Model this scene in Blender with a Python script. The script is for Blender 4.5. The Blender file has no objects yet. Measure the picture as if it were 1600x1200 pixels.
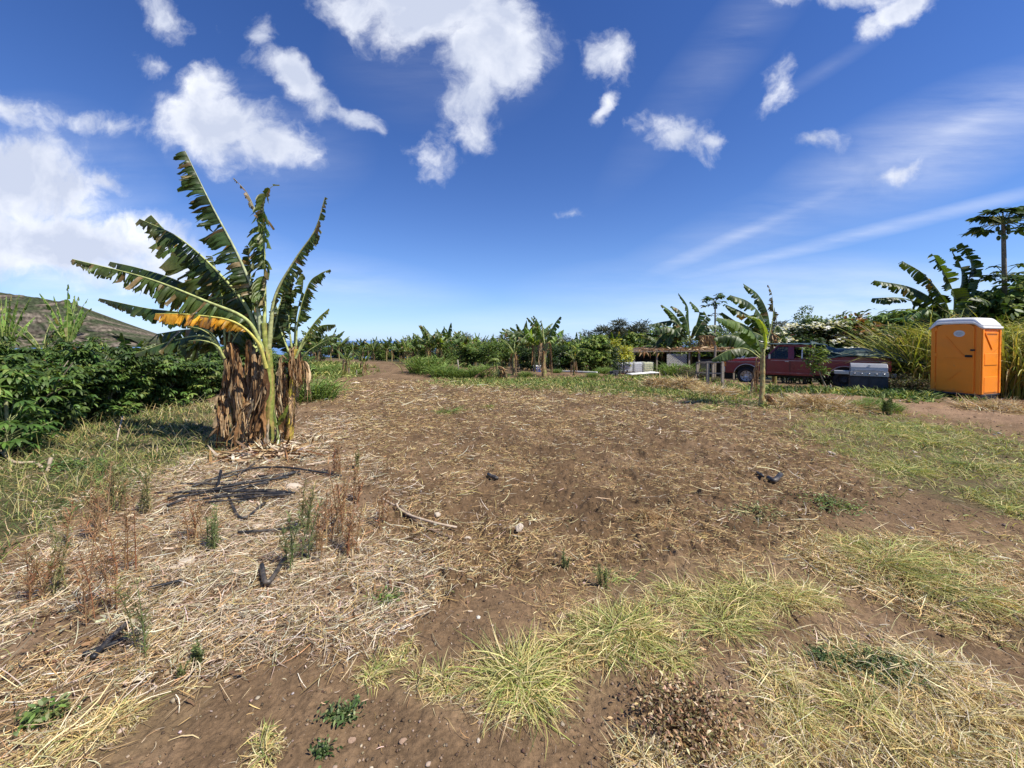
import bpy, bmesh, math, random
import numpy as np
from mathutils import Vector, Matrix
SC = bpy.context.scene
COL = SC.collection
R = math.radians

# ------------------------------------------------------------------ camera
F = 601.0            # focal length in pixels of a 1600 px wide picture
EYE = 1.65
PITCH = 1.0
V0 = 542.5           # row of the principal point (lens shift)
cam = bpy.data.cameras.new('camera')
cam.sensor_width = 36.0
cam.lens = 36.0 * F / 1600.0
cam.shift_y = -(600.0 - V0) / 1600.0
cam.clip_start = 0.05
cam.clip_end = 60000
camo = bpy.data.objects.new('camera', cam)
COL.objects.link(camo)
camo.location = (0, 0, EYE)
camo.rotation_euler = (R(90 - PITCH), 0, 0)
SC.camera = camo
SC.view_settings.view_transform = 'Standard'
SC.view_settings.look = 'None'
SC.view_settings.gamma = 1.0
SC.view_settings.exposure = 0.42
SC.cycles.max_bounces = 6
SC.cycles.transparent_max_bounces = 8

# ------------------------------------------------------------------ sun
SUN = Vector((0.50, -0.28, 0.82)).normalized()
sl = bpy.data.lights.new('sun', 'SUN')
sl.energy = 5.0
sl.angle = R(0.5)
sl.color = (1.0, 0.945, 0.83)
so = bpy.data.objects.new('sun', sl)
COL.objects.link(so)
so.rotation_euler = SUN.to_track_quat('Z', 'Y').to_euler()

# ------------------------------------------------------------------ sky with clouds (in directions)
W = bpy.data.worlds.new('World')
SC.world = W
W.use_nodes = True
nt = W.node_tree
nt.nodes.clear()
N = nt.nodes.new
L = nt.links.new
sky = N('ShaderNodeTexSky')
sky.sky_type = 'NISHITA'
sky.sun_disc = False
sky.sun_elevation = math.asin(SUN.z)
sky.sun_rotation = math.atan2(SUN.x, SUN.y)
sky.altitude = 1500
sky.air_density = 1.0
sky.dust_density = 0.0
sky.ozone_density = 4.5
hsv = N('ShaderNodeHueSaturation')
hsv.inputs['Saturation'].default_value = 1.20
hsv.inputs['Value'].default_value = 1.27
hsv.inputs['Hue'].default_value = 0.514
L(sky.outputs[0], hsv.inputs['Color'])

def mth(op, a, b=None, c=None, clamp=False):
    n = N('ShaderNodeMath'); n.operation = op; n.use_clamp = clamp
    for i, v in enumerate((a, b, c)):
        if v is None: continue
        if isinstance(v, (int, float)): n.inputs[i].default_value = v
        else: L(v, n.inputs[i])
    return n.outputs[0]
def vmath(op, a, b=None):
    n = N('ShaderNodeVectorMath'); n.operation = op
    for i, v in enumerate((a, b)):
        if v is None: continue
        if isinstance(v, (tuple, list)): n.inputs[i].default_value = v
        else: L(v, n.inputs[i])
    return n
def noise(vec, scale, detail=5, rough=0.55, lac=2.0):
    n = N('ShaderNodeTexNoise'); n.inputs['Scale'].default_value = scale
    n.inputs['Detail'].default_value = detail; n.inputs['Roughness'].default_value = rough
    n.inputs['Lacunarity'].default_value = lac
    L(vec, n.inputs['Vector']); return n
tc = N('ShaderNodeTexCoord')
sp = N('ShaderNodeSeparateXYZ'); L(tc.outputs['Generated'], sp.inputs[0])
yy = mth('MAXIMUM', sp.outputs['Y'], 0.03)
A_ = mth('DIVIDE', sp.outputs['X'], yy)
B_ = mth('DIVIDE', sp.outputs['Z'], yy)
cx = N('ShaderNodeCombineXYZ'); L(A_, cx.inputs[0]); L(B_, cx.inputs[1])
wn = noise(cx.outputs[0], 3.2, 3, 0.5)
w1 = vmath('SUBTRACT', wn.outputs['Color'], (0.5, 0.5, 0.5))
w2 = vmath('SCALE', w1.outputs[0]); w2.inputs['Scale'].default_value = 0.15
wn2 = noise(cx.outputs[0], 11.0, 4, 0.6)
w3 = vmath('SCALE', vmath('SUBTRACT', wn2.outputs['Color'], (0.5, 0.5, 0.5)).outputs[0]); w3.inputs['Scale'].default_value = 0.06
wv = vmath('ADD', vmath('ADD', cx.outputs[0], w2.outputs[0]).outputs[0], w3.outputs[0]).outputs[0]
def blob(u, v, ru, rv, rot, s, src=None):
    m = N('ShaderNodeMapping'); m.vector_type = 'TEXTURE'
    m.inputs['Location'].default_value = ((u - 800) / F, (532 - v) / F, 0)
    m.inputs['Rotation'].default_value = (0, 0, -R(rot))
    m.inputs['Scale'].default_value = (ru / F, rv / F, 1)
    L(src or wv, m.inputs['Vector'])
    ln = vmath('LENGTH', m.outputs[0]).outputs['Value']
    return mth('MULTIPLY_ADD', ln, -s, s)
def field(blobs, src=None):
    acc = None
    for b in blobs:
        o = blob(*b, src)
        acc = o if acc is None else mth('MAXIMUM', acc, o)
    return acc
puffy = [
    (355, 205, 150, 75, 15, 1.0), (330, 135, 60, 55, 0, .8), (440, 235, 80, 42, 15, .9), (170, 190, 130, 26, 4, .55),
    (460, 125, 130, 38, 40, 1.0), (408, 65, 40, 55, 10, .8), (550, 190, 60, 26, 25, .8),
    (680, 20, 190, 80, 10, 1.25), (770, 80, 105, 100, 0, 1.2), (735, 165, 62, 80, 0, .85), (560, 25, 90, 50, 20, .8), (745, 205, 45, 45, 0, .7),
    (40, 280, 170, 85, 8, 1.2), (100, 380, 230, 70, 5, 1.1), (20, 180, 80, 45, 30, .7), (175, 270, 50, 30, 20, .6), (250, 400, 110, 40, 10, .55),
    (258, 28, 60, 32, 35, .6), (250, 95, 50, 20, 15, .4),
    (945, 93, 52, 46, -30, .72), (942, 165, 36, 12, -40, .5), (1058, 208, 72, 52, 10, .75), (1115, 215, 38, 26, 0, .55),
    (1395, 25, 85, 34, -40, .95), (1300, 5, 130, 30, 5, .7), (1218, 137, 38, 44, 0, .5), (1265, 228, 40, 24, 0, .5),
    (1392, 284, 60, 18, -14, .5), (900, 340, 44, 12, 0, .4), (680, 255, 44, 36, 0, .22),
]
thin = [
    (1190, 352, 330, 20, -24, .8), (1500, 200, 330, 60, -24, .8), (1320, 372, 520, 15, -14, .75), (1250, 330, 400, 60, -22, .4), (1470, 225, 330, 95, -22, .75),
    (1290, 110, 150, 16, -32, .18), (1150, 60, 350, 60, -50, .22),
    (1400, 480, 620, 90, 2, .95), (1100, 500, 500, 50, -3, .7), (480, 440, 300, 55, 6, .50), (150, 480, 300, 90, 3, .75), (900, 505, 500, 40, -3, .45),
    (170, 430, 380, 130, 6, .95), (60, 330, 230, 190, 0, .7), (400, 220, 200, 110, 10, .35), (700, 90, 200, 130, 0, .2),
]
fp = field(puffy)
ft = field(thin, cx.outputs[0])
n1 = noise(wv, 5.5, 12, 0.62)
n2 = noise(wv, 1.8, 4, 0.55)
det = mth('MULTIPLY_ADD', mth('SUBTRACT', n1.outputs[0], 0.5), 1.95, mth('MULTIPLY', mth('SUBTRACT', n2.outputs[0], 0.5), 0.7))
pin = mth('ADD', mth('MAXIMUM', fp, -0.6), det)
mr = N('ShaderNodeMapRange'); mr.interpolation_type = 'SMOOTHSTEP'
mr.inputs['From Min'].default_value = 0.02; mr.inputs['From Max'].default_value = 0.64; mr.inputs['To Max'].default_value = 0.94
L(pin, mr.inputs['Value'])
# thin streaks: noise stretched along the wind
mp = N('ShaderNodeMapping'); mp.inputs['Rotation'].default_value = (0, 0, R(-20)); mp.inputs['Scale'].default_value = (0.8, 5.5, 1)
L(cx.outputs[0], mp.inputs['Vector'])
n3 = noise(mp.outputs[0], 2.2, 9, 0.62)
tin = mth('MULTIPLY', mth('MAXIMUM', ft, 0), mth('MULTIPLY_ADD', n3.outputs[0], 2.6, -0.65), clamp=True)
tin = mth('MULTIPLY', tin, 0.55)
inv = mth('MULTIPLY', mth('SUBTRACT', 1.0, mr.outputs[0]), mth('SUBTRACT', 1.0, tin))
dens = mth('SUBTRACT', 1.0, inv, clamp=True)
front = N('ShaderNodeMapRange'); front.inputs['From Min'].default_value = 0.04; front.inputs['From Max'].default_value = 0.2
L(sp.outputs['Y'], front.inputs['Value'])
dens = mth('MULTIPLY', dens, front.outputs[0])
# cloud colour: white tops, grey violet bellies
n4 = noise(wv, 5.0, 5, 0.55)
shd = N('ShaderNodeMapRange'); shd.inputs['From Min'].default_value = 0.30; shd.inputs['From Max'].default_value = 0.58
L(mth('MULTIPLY_ADD', fp, -0.20, n4.outputs[0]), shd.inputs['Value'])
cc = N('ShaderNodeMix'); cc.data_type = 'RGBA'
L(shd.outputs[0], cc.inputs['Factor'])
cc.inputs[6].default_value = (5.4, 5.9, 7.2, 1)
cc.inputs[7].default_value = (9.0, 9.2, 9.7, 1)
mixc = N('ShaderNodeMix'); mixc.data_type = 'RGBA'
hz = mth('POWER', 2.718, mth('MULTIPLY', mth('MAXIMUM', sp.outputs['Z'], 0), -8.0))
hm = N('ShaderNodeMix'); hm.data_type = 'RGBA'; L(mth('MULTIPLY', hz, 0.75), hm.inputs['Factor']); L(hsv.outputs[0], hm.inputs[6]); hm.inputs[7].default_value = (2.9, 5.0, 9.0, 1)
L(dens, mixc.inputs['Factor']); L(hm.outputs[2], mixc.inputs[6]); L(cc.outputs[2], mixc.inputs[7])
bg = N('ShaderNodeBackground'); bg.inputs['Strength'].default_value = 0.092
L(mixc.outputs[2], bg.inputs['Color'])
ow = N('ShaderNodeOutputWorld'); L(bg.outputs[0], ow.inputs[0])

# ------------------------------------------------------------------ helpers
rng = np.random.default_rng(7)

def _hash(ix, iy, s):
    h = (ix.astype(np.int64) * 374761393 + iy.astype(np.int64) * 668265263 + s * 2147483647) & 0xffffffff
    h = ((h ^ (h >> 13)) * 1274126177) & 0xffffffff
    return (h ^ (h >> 16)) & 0xffffffff
def pn(x, y, s=0):
    """gradient noise, about -1..1"""
    ix = np.floor(x); iy = np.floor(y); fx = x - ix; fy = y - iy
    ux = fx * fx * fx * (fx * (fx * 6 - 15) + 10); uy = fy * fy * fy * (fy * (fy * 6 - 15) + 10)
    def g(a, b):
        ang = _hash(ix + a, iy + b, s) * (2 * np.pi / 4294967296.0)
        return np.cos(ang) * (fx - a) + np.sin(ang) * (fy - b)
    n0 = g(0, 0) * (1 - ux) + g(1, 0) * ux
    n1_ = g(0, 1) * (1 - ux) + g(1, 1) * ux
    return (n0 * (1 - uy) + n1_ * uy) * 1.5
def fbm(x, y, s=0, o=4, g=0.5):
    t = 0; a = 1.0
    for i in range(o):
        t = t + a * pn(x * 2 ** i + 13.7 * i, y * 2 ** i - 7.3 * i, s + i); a *= g
    return t
def sstep(a, b, x):
    t = np.clip((x - a) / (b - a), 0, 1); return t * t * (3 - 2 * t)

def macro(x, y):
    x = np.asarray(x, float); y = np.asarray(y, float)
    d = 0.61 * x + 0.79 * y
    z = -0.08 * np.maximum(0, (d - 16) - 1.0 + 1.0 * np.exp(-np.maximum(d - 16, 0)))
    z = np.maximum(z, -4.0 - 0.0 * d)
    far = np.hypot(x, y)
    z = z - 19 * sstep(110, 420, far)
    z = z + 0.05 * fbm(x * 0.22, y * 0.22, 3, 2) * sstep(1.0, 5.0, far)
    return z

def at(u, v, Y):
    """the point at distance Y ahead that sits at picture position (u, v)"""
    p = R(PITCH); a = (u - 800) / F; b = (V0 - v) / F
    dy = math.cos(p) + b * math.sin(p); dz = -math.sin(p) + b * math.cos(p)
    k = Y / dy
    return np.array((a * k, Y, EYE + dz * k))
def gnd(u, v):
    """where the ground is seen at picture position (u, v)"""
    Y = 8.0; z = 0.0
    p = R(PITCH); b = (V0 - v) / F
    dy = math.cos(p) + b * math.sin(p); dz = -math.sin(p) + b * math.cos(p)
    for _ in range(40):
        Y = Y * .5 + .5 * min(max((z - EYE) / dz * dy, .3), 200) if dz < 0 else 60
        x = (u - 800) / F * Y / dy
        z = float(macro(x, Y))
    return np.array((x, Y, z))

def gzone(poly):
    P = [gnd(*p)[:2] for p in poly]
    return np.array(P)
def inside(P, x, y):
    x = np.asarray(x); y = np.asarray(y)
    c = np.zeros(x.shape, bool)
    n = len(P)
    for i in range(n):
        x1, y1 = P[i]; x2, y2 = P[(i + 1) % n]
        if y1 == y2: continue
        k = ((y1 > y) != (y2 > y)) & (x < (x2 - x1) * (y - y1) / (y2 - y1) + x1)
        c ^= k
    return c
ZP = {
 'pale': gzone([(-60, 905), (60, 850), (200, 760), (240, 735), (350, 708), (478, 690), (500, 645), (525, 650), (560, 730), (600, 800), (640, 870), (700, 925), (670, 960), (560, 1000), (440, 1030), (330, 1060), (180, 1075), (-60, 1090)]),
 'greenl': gzone([(-500, 640), (150, 655), (335, 628), (352, 640), (345, 702), (235, 740), (130, 800), (40, 850), (-80, 890), (-600, 900)]),
 'field': gzone([(500, 594), (700, 598), (900, 604), (1200, 640), (1290, 700), (1370, 760), (1250, 850), (1000, 890), (720, 930), (640, 870), (560, 730), (515, 640)]),
 'dryr': gzone([(1195, 1085), (1270, 1020), (1420, 1020), (1500, 1085), (1640, 1100), (1700, 1300), (980, 1300), (1010, 1190), (1110, 1165)]),
 'dryl': gzone([(-60, 1075), (200, 1040), (330, 1060), (290, 1130), (200, 1200), (100, 1300), (-90, 1300)]),
 'grassr': gzone([(1300, 645), (1420, 652), (1560, 685), (1720, 730), (1720, 830), (1560, 800), (1440, 775), (1370, 735), (1250, 680)]),
 'band': gzone([(540, 1040), (700, 1020), (870, 960), (960, 910), (1100, 870), (1280, 850), (1500, 840), (1640, 900), (1640, 975), (1500, 935), (1330, 925), (1240, 955), (1130, 985), (1050, 1050), (900, 1100), (760, 1150), (680, 1110)]),
 'tanr': gzone([(1230, 870), (1640, 850), (1640, 1010), (1500, 960), (1380, 930)]),
 'track': gzone([(1140, 607), (1300, 613), (1450, 627), (1800, 652), (1800, 690), (1500, 652), (1300, 634), (1130, 623)]),
 'verge': gzone([(690, 593), (900, 590), (1080, 604), (1190, 618), (1200, 640), (1050, 625), (900, 612), (700, 602)]),
 'grasscl': gzone([(478, 570), (520, 568), (560, 582), (540, 590), (480, 590)]),
}
def zone(name, x, y, j=0.35, s=0):
    x = np.asarray(x, float); y = np.asarray(y, float)
    sc = j * np.clip(np.hypot(x, y) / 6, .35, 3)
    wx = x + sc * fbm(x * 1.3, y * 1.3, 50 + s, 3); wy = y + sc * fbm(x * 1.3, y * 1.3, 70 + s, 3)
    return inside(ZP[name], wx, wy)

def micro(x, y):
    r = np.hypot(x, y)
    fade = 1 - sstep(22, 45, r)
    a = np.full(x.shape, 0.55)
    m = 0.020 * fbm(x * 1.6, y * 1.6, 11, 2) + a * (0.020 * np.abs(fbm(x * 5, y * 5, 21, 2)) + 0.011 * fbm(x * 16, y * 16, 31, 2) + 0.0055 * fbm(x * 48, y * 48, 41, 2))
    fl = zone('field', x, y)
    fur = np.sin((x * 0.97 + y * 0.23) * 2 * np.pi / 0.75 + 1.5 * pn(x * .5, y * .5, 5))
    m = m + fl * (0.013 * fur + 0.050 * np.maximum(0, fbm(x * 7, y * 7, 91, 3)) + 0.018 * fbm(x * 22, y * 22, 92, 2))
    # shallow wheel ruts that cross the right hand side
    return m * fade
def gz(x, y):
    x = np.asarray(x, float); y = np.asarray(y, float)
    return macro(x, y) + micro(x, y)

def mesh_np(name, V, Q, C=None, smooth=False):
    """V (n,3), Q (m,3|4) or list of such, C (n,3) vertex colours"""
    V = np.asarray(V, np.float32)
    Qs = Q if isinstance(Q, list) else [Q]
    Qs = [np.asarray(q, np.int32) for q in Qs if len(q)]
    me = bpy.data.meshes.new(name)
    me.vertices.add(len(V)); me.vertices.foreach_set('co', V.ravel())
    nl = sum(q.size for q in Qs); nf = sum(len(q) for q in Qs)
    me.loops.add(nl); me.polygons.add(nf)
    me.loops.foreach_set('vertex_index', np.concatenate([q.ravel() for q in Qs]))
    tot = np.concatenate([np.full(len(q), q.shape[1], np.int32) for q in Qs])
    st = np.concatenate(([0], np.cumsum(tot)[:-1])).astype(np.int32)
    me.polygons.foreach_set('loop_start', st)
    me.polygons.foreach_set('loop_total', tot)
    me.update(calc_edges=True)
    if smooth: me.polygons.foreach_set('use_smooth', np.ones(nf, bool))
    if C is not None:
        a = me.color_attributes.new('Col', 'FLOAT_COLOR', 'POINT')
        c4 = np.ones((len(V), 4), np.float32); c4[:, :3] = np.asarray(C, np.float32)
        a.data.foreach_set('color', c4.ravel())
    return me

def link(name, me, mat, parent=None, loc=None):
    o = bpy.data.objects.new(name, me)
    COL.objects.link(o)
    if mat is not None and len(me.materials) == 0: me.materials.append(mat)
    if parent is not None: o.parent = parent
    if loc is not None: o.location = loc
    return o
def tag(o, label=None, cat=None, group=None, kind=None):
    if label: o['label'] = label
    if cat: o['category'] = cat
    if group: o['group'] = group
    if kind: o['kind'] = kind
    return o
def thing(name, label, cat, loc=(0, 0, 0), rz=0, group=None):
    o = bpy.data.objects.new(name, None); COL.objects.link(o)
    o.empty_display_size = .2
    o.location = tuple(float(c) for c in loc); o.rotation_euler = (0, 0, rz)
    return tag(o, label, cat, group)
def copy_tree(o, parent=None):
    c = o.copy(); COL.objects.link(c); c.parent = parent
    for ch in list(o.children): copy_tree(ch, c)
    return c

class MB:
    """collects simple solids into one mesh"""
    def __init__(s): s.v = []; s.f = []
    def add(s, V, Fs):
        b = len(s.v); s.v += [tuple(map(float, p)) for p in V]; s.f += [tuple(b + i for i in f) for f in Fs]; return s
    def box(s, c, d, rz=0, ry=0, rx=0):
        m = Matrix.Rotation(rz, 3, 'Z') @ Matrix.Rotation(ry, 3, 'Y') @ Matrix.Rotation(rx, 3, 'X')
        V = []
        for x in (-.5, .5):
            for y in (-.5, .5):
                for z in (-.5, .5): V.append(Vector(c) + m @ Vector((x * d[0], y * d[1], z * d[2])))
        return s.add(V, [(0, 1, 3, 2), (4, 6, 7, 5), (0, 4, 5, 1), (2, 3, 7, 6), (0, 2, 6, 4), (1, 5, 7, 3)])
    def bar(s, a, b, w, t=None):
        a = Vector(a); b = Vector(b); t = t or w
        d = (b - a).normalized(); up = Vector((0, 0, 1)) if abs(d.z) < .95 else Vector((1, 0, 0))
        x = d.cross(up).normalized(); y = x.cross(d)
        V = [p + x * i * w / 2 + y * j * t / 2 for p in (a, b) for i, j in ((-1, -1), (1, -1), (1, 1), (-1, 1))]
        return s.add(V, [(0, 3, 2, 1), (4, 5, 6, 7), (0, 1, 5, 4), (1, 2, 6, 5), (2, 3, 7, 6), (3, 0, 4, 7)])
    def prism(s, prof, y0, y1):
        """profile in x,z pushed along y"""
        n = len(prof)
        V = [(x, y0, z) for x, z in prof] + [(x, y1, z) for x, z in prof]
        return s.add(V, [tuple(range(n)), tuple(range(2 * n - 1, n - 1, -1))] + [(i, i + n, (i + 1) % n + n, (i + 1) % n) for i in range(n)])
    def lathe(s, prof, c, axis='Z', n=28):
        """profile (radius, height)"""
        V = []; k = len(prof)
        for i in range(n):
            a = 2 * math.pi * i / n
            for r, h in prof:
                p = (r * math.cos(a), r * math.sin(a), h)
                if axis == 'Y': p = (p[0], p[2], p[1])
                if axis == 'X': p = (p[2], p[0], p[1])
                V.append((c[0] + p[0], c[1] + p[1], c[2] + p[2]))
        Fs = []
        for i in range(n):
            j = (i + 1) % n
            for q in range(k - 1): Fs.append((i * k + q, j * k + q, j * k + q + 1, i * k + q + 1))
        return s.add(V, Fs)
    def tube(s, P, rad, n=8, cap=True):
        V, Q, _ = tube_np(P, rad, n)
        s.add(V, Q)
        if cap:
            b = len(s.v) - len(V)
            s.f.append(tuple(b + i for i in range(n))[::-1]); s.f.append(tuple(b + len(V) - n + i for i in range(n)))
        return s
    def build(s, name, mat, parent=None, bevel=0, smooth=False, loc=None):
        me = bpy.data.meshes.new(name); me.from_pydata(s.v, [], s.f); me.update()
        b = bmesh.new(); b.from_mesh(me); bmesh.ops.recalc_face_normals(b, faces=b.faces); b.to_mesh(me); b.free()
        o = link(name, me, mat, parent, loc)
        if smooth:
            me.polygons.foreach_set('use_smooth', np.ones(len(me.polygons), bool))
        if bevel:
            m = o.modifiers.new('bevel', 'BEVEL'); m.width = bevel; m.segments = 2; m.limit_method = 'ANGLE'; m.angle_limit = R(35)
            m.harden_normals = False
        return o

def resample(P, n):
    """smooth curve through the points P, n samples"""
    P = np.asarray(P, float)
    if len(P) == 2: 
        t = np.linspace(0, 1, n)[:, None]; return P[0] * (1 - t) + P[1] * t
    ext = np.vstack((2 * P[0] - P[1], P, 2 * P[-1] - P[-2]))
    out = []
    for i in range(len(P) - 1):
        p0, p1, p2, p3 = ext[i:i + 4]
        t = np.linspace(0, 1, 24, endpoint=False)[:, None]
        out.append(.5 * ((2 * p1) + (-p0 + p2) * t + (2 * p0 - 5 * p1 + 4 * p2 - p3) * t ** 2 + (-p0 + 3 * p1 - 3 * p2 + p3) * t ** 3))
    out = np.vstack(out + [P[-1:]])
    s = np.concatenate(([0], np.cumsum(np.linalg.norm(np.diff(out, axis=0), axis=1))))
    q = np.linspace(0, s[-1], n)
    return np.stack([np.interp(q, s, out[:, k]) for k in range(3)], 1)
def tangents(P):
    T = np.gradient(P, axis=0); return T / (np.linalg.norm(T, axis=1)[:, None] + 1e-9)
def tube_np(P, rad, n=8, col=None):
    P = np.asarray(P, float); m = len(P)
    rad = np.interp(np.linspace(0, 1, m), np.linspace(0, 1, len(rad)), rad) if np.ndim(rad) else np.full(m, rad)
    T = tangents(P)
    ref = np.array((0., 0, 1)) if abs(T[:, 2]).mean() < .8 else np.array((1., 0, 0))
    X = np.cross(T, ref); X /= np.linalg.norm(X, axis=1)[:, None] + 1e-9
    Y = np.cross(T, X)
    a = np.linspace(0, 2 * np.pi, n, endpoint=False)
    V = P[:, None] + rad[:, None, None] * (np.cos(a)[None, :, None] * X[:, None] + np.sin(a)[None, :, None] * Y[:, None])
    i = np.arange(m - 1)[:, None] * n; j = np.arange(n)[None]; k = (j + 1) % n
    Q = np.stack((i + j, i + k, i + n + k, i + n + j), -1).reshape(-1, 4)
    C = None if col is None else np.repeat(np.broadcast_to(col, (m, 3)), n, axis=0)
    return V.reshape(-1, 3), Q, C

class Acc:
    """joins numpy pieces into one mesh"""
    def __init__(s): s.V = []; s.Q = []; s.C = []; s.n = 0
    def add(s, V, Q, C):
        if len(V) == 0: return
        s.V.append(np.asarray(V).reshape(-1, 3)); s.Q.append(np.asarray(Q).reshape(-1, 4) + s.n)
        s.C.append(np.broadcast_to(C, (len(s.V[-1]), 3))); s.n += len(s.V[-1])
    def mesh(s, name, smooth=False):
        return mesh_np(name, np.vstack(s.V), np.vstack(s.Q), np.vstack(s.C), smooth)

def blades(P, az, e0, bend, Ln, Wd, col, segs=2, prof=None, twist=0.0, colt=None, g=None, lat=0.0):
    """many thin blades. P (n,3) feet; az heading; e0 starting elevation; bend = how much it droops (radians)"""
    g = g or rng
    n = len(P)
    az = np.broadcast_to(az, n); e0 = np.broadcast_to(e0, n); bend = np.broadcast_to(bend, n)
    Ln = np.broadcast_to(Ln, n); Wd = np.broadcast_to(Wd, n)
    if prof is None: prof = np.linspace(1, .12, segs + 1)
    prof = np.asarray(prof)
    H = np.stack((np.cos(az), np.sin(az), np.zeros(n)), 1)
    S = np.stack((-np.sin(az), np.cos(az), np.zeros(n)), 1)
    tw = g.uniform(-1, 1, n) * twist
    lt = g.normal(0, 1, n) * lat
    pos = P.copy(); V = np.zeros((n, segs + 1, 2, 3))
    step = Ln / segs
    for k in range(segs + 1):
        e = e0 - bend * (k / segs)
        a_ = az + lt * k / segs; H = np.stack((np.cos(a_), np.sin(a_), np.zeros(n)), 1); S = np.stack((-np.sin(a_), np.cos(a_), np.zeros(n)), 1)
        Nn = np.stack((-np.cos(az) * np.sin(e), -np.sin(az) * np.sin(e), np.cos(e)), 1)
        sd = S * np.cos(tw)[:, None] + Nn * np.sin(tw)[:, None]
        w = (Wd * prof[k] / 2)[:, None]
        V[:, k, 0] = pos - sd * w; V[:, k, 1] = pos + sd * w
        em = e - bend / segs / 2
        pos = pos + step[:, None] * (H * np.cos(em)[:, None] + np.array((0, 0, 1.)) * np.sin(em)[:, None])
    b = (np.arange(n) * (segs + 1) * 2)[:, None]; k = (np.arange(segs) * 2)[None]
    Q = np.stack((b + k, b + k + 1, b + k + 3, b + k + 2), -1).reshape(-1, 4)
    C = np.repeat(np.broadcast_to(col, (n, 3)), (segs + 1) * 2, axis=0).reshape(n, segs + 1, 2, 3).copy()
    if colt is not None:
        t = np.linspace(0, 1, segs + 1)[None, :, None, None]
        C = C * (1 - t) + np.broadcast_to(colt, (n, 3))[:, None, None, :] * t
    return V.reshape(-1, 3), Q, C.reshape(-1, 3)

def pick(pal, n, jit=.18, g=None):
    g = g or rng
    pal = np.asarray(pal, float)
    c = pal[g.integers(0, len(pal), n)]
    return np.clip(c * (1 + g.normal(0, jit, (n, 1))) * (1 + g.normal(0, jit * .25, (n, 3))), 0.004, .95)

# ------------------------------------------------------------------ materials
def newmat(name):
    m = bpy.data.materials.new(name); m.use_nodes = True
    t = m.node_tree; t.nodes.clear()
    return m, t
class NB:
    def __init__(s, t): s.t = t
    def n(s, typ, **kw):
        x = s.t.nodes.new(typ)
        for k, v in kw.items(): setattr(x, k, v)
        return x
    def l(s, a, b): s.t.links.new(a, b)
def bsdf(m, t, rough=.6, spec=.4, metal=0):
    b = t.nodes.new('ShaderNodeBsdfPrincipled'); o = t.nodes.new('ShaderNodeOutputMaterial')
    b.inputs['Roughness'].default_value = rough; b.inputs['Specular IOR Level'].default_value = spec
    b.inputs['Metallic'].default_value = metal
    t.links.new(b.outputs[0], o.inputs[0]); return b, o
def mat_attr(name, rough=.6, spec=.3, trans=0.0, var=.25, scale=14.0, tcol=(1.35, 1.25, .55), bump=0.0):
    """colour from the mesh, broken up by noise, a little light passing through"""
    m, t = newmat(name); q = NB(t)
    b, o = bsdf(m, t, rough, spec)
    a = q.n('ShaderNodeAttribute', attribute_name='Col')
    tc_ = q.n('ShaderNodeTexCoord')
    ns = q.n('ShaderNodeTexNoise'); ns.inputs['Scale'].default_value = scale; ns.inputs['Detail'].default_value = 4
    q.l(tc_.outputs['Object'], ns.inputs['Vector'])
    mr_ = q.n('ShaderNodeMapRange'); mr_.inputs['From Min'].default_value = .3; mr_.inputs['From Max'].default_value = .7
    mr_.inputs['To Min'].default_value = 1 - var; mr_.inputs['To Max'].default_value = 1 + var
    q.l(ns.outputs[0], mr_.inputs['Value'])
    vm = q.n('ShaderNodeVectorMath', operation='SCALE'); q.l(a.outputs['Color'], vm.inputs[0]); q.l(mr_.outputs[0], vm.inputs['Scale'])
    q.l(vm.outputs[0], b.inputs['Base Color'])
    if bump:
        bp = q.n('ShaderNodeBump'); bp.inputs['Strength'].default_value = bump; bp.inputs['Distance'].default_value = .01
        q.l(ns.outputs[0], bp.inputs['Height']); q.l(bp.outputs[0], b.inputs['Normal'])
    if trans:
        tr = q.n('ShaderNodeBsdfTranslucent'); mx = q.n('ShaderNodeMixShader'); mx.inputs[0].default_value = trans
        vt = q.n('ShaderNodeVectorMath', operation='MULTIPLY'); vt.inputs[1].default_value = tcol
        q.l(vm.outputs[0], vt.inputs[0]); q.l(vt.outputs[0], tr.inputs['Color'])
        q.l(b.outputs[0], mx.inputs[1]); q.l(tr.outputs[0], mx.inputs[2]); q.l(mx.outputs[0], o.inputs[0])
    return m
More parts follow.
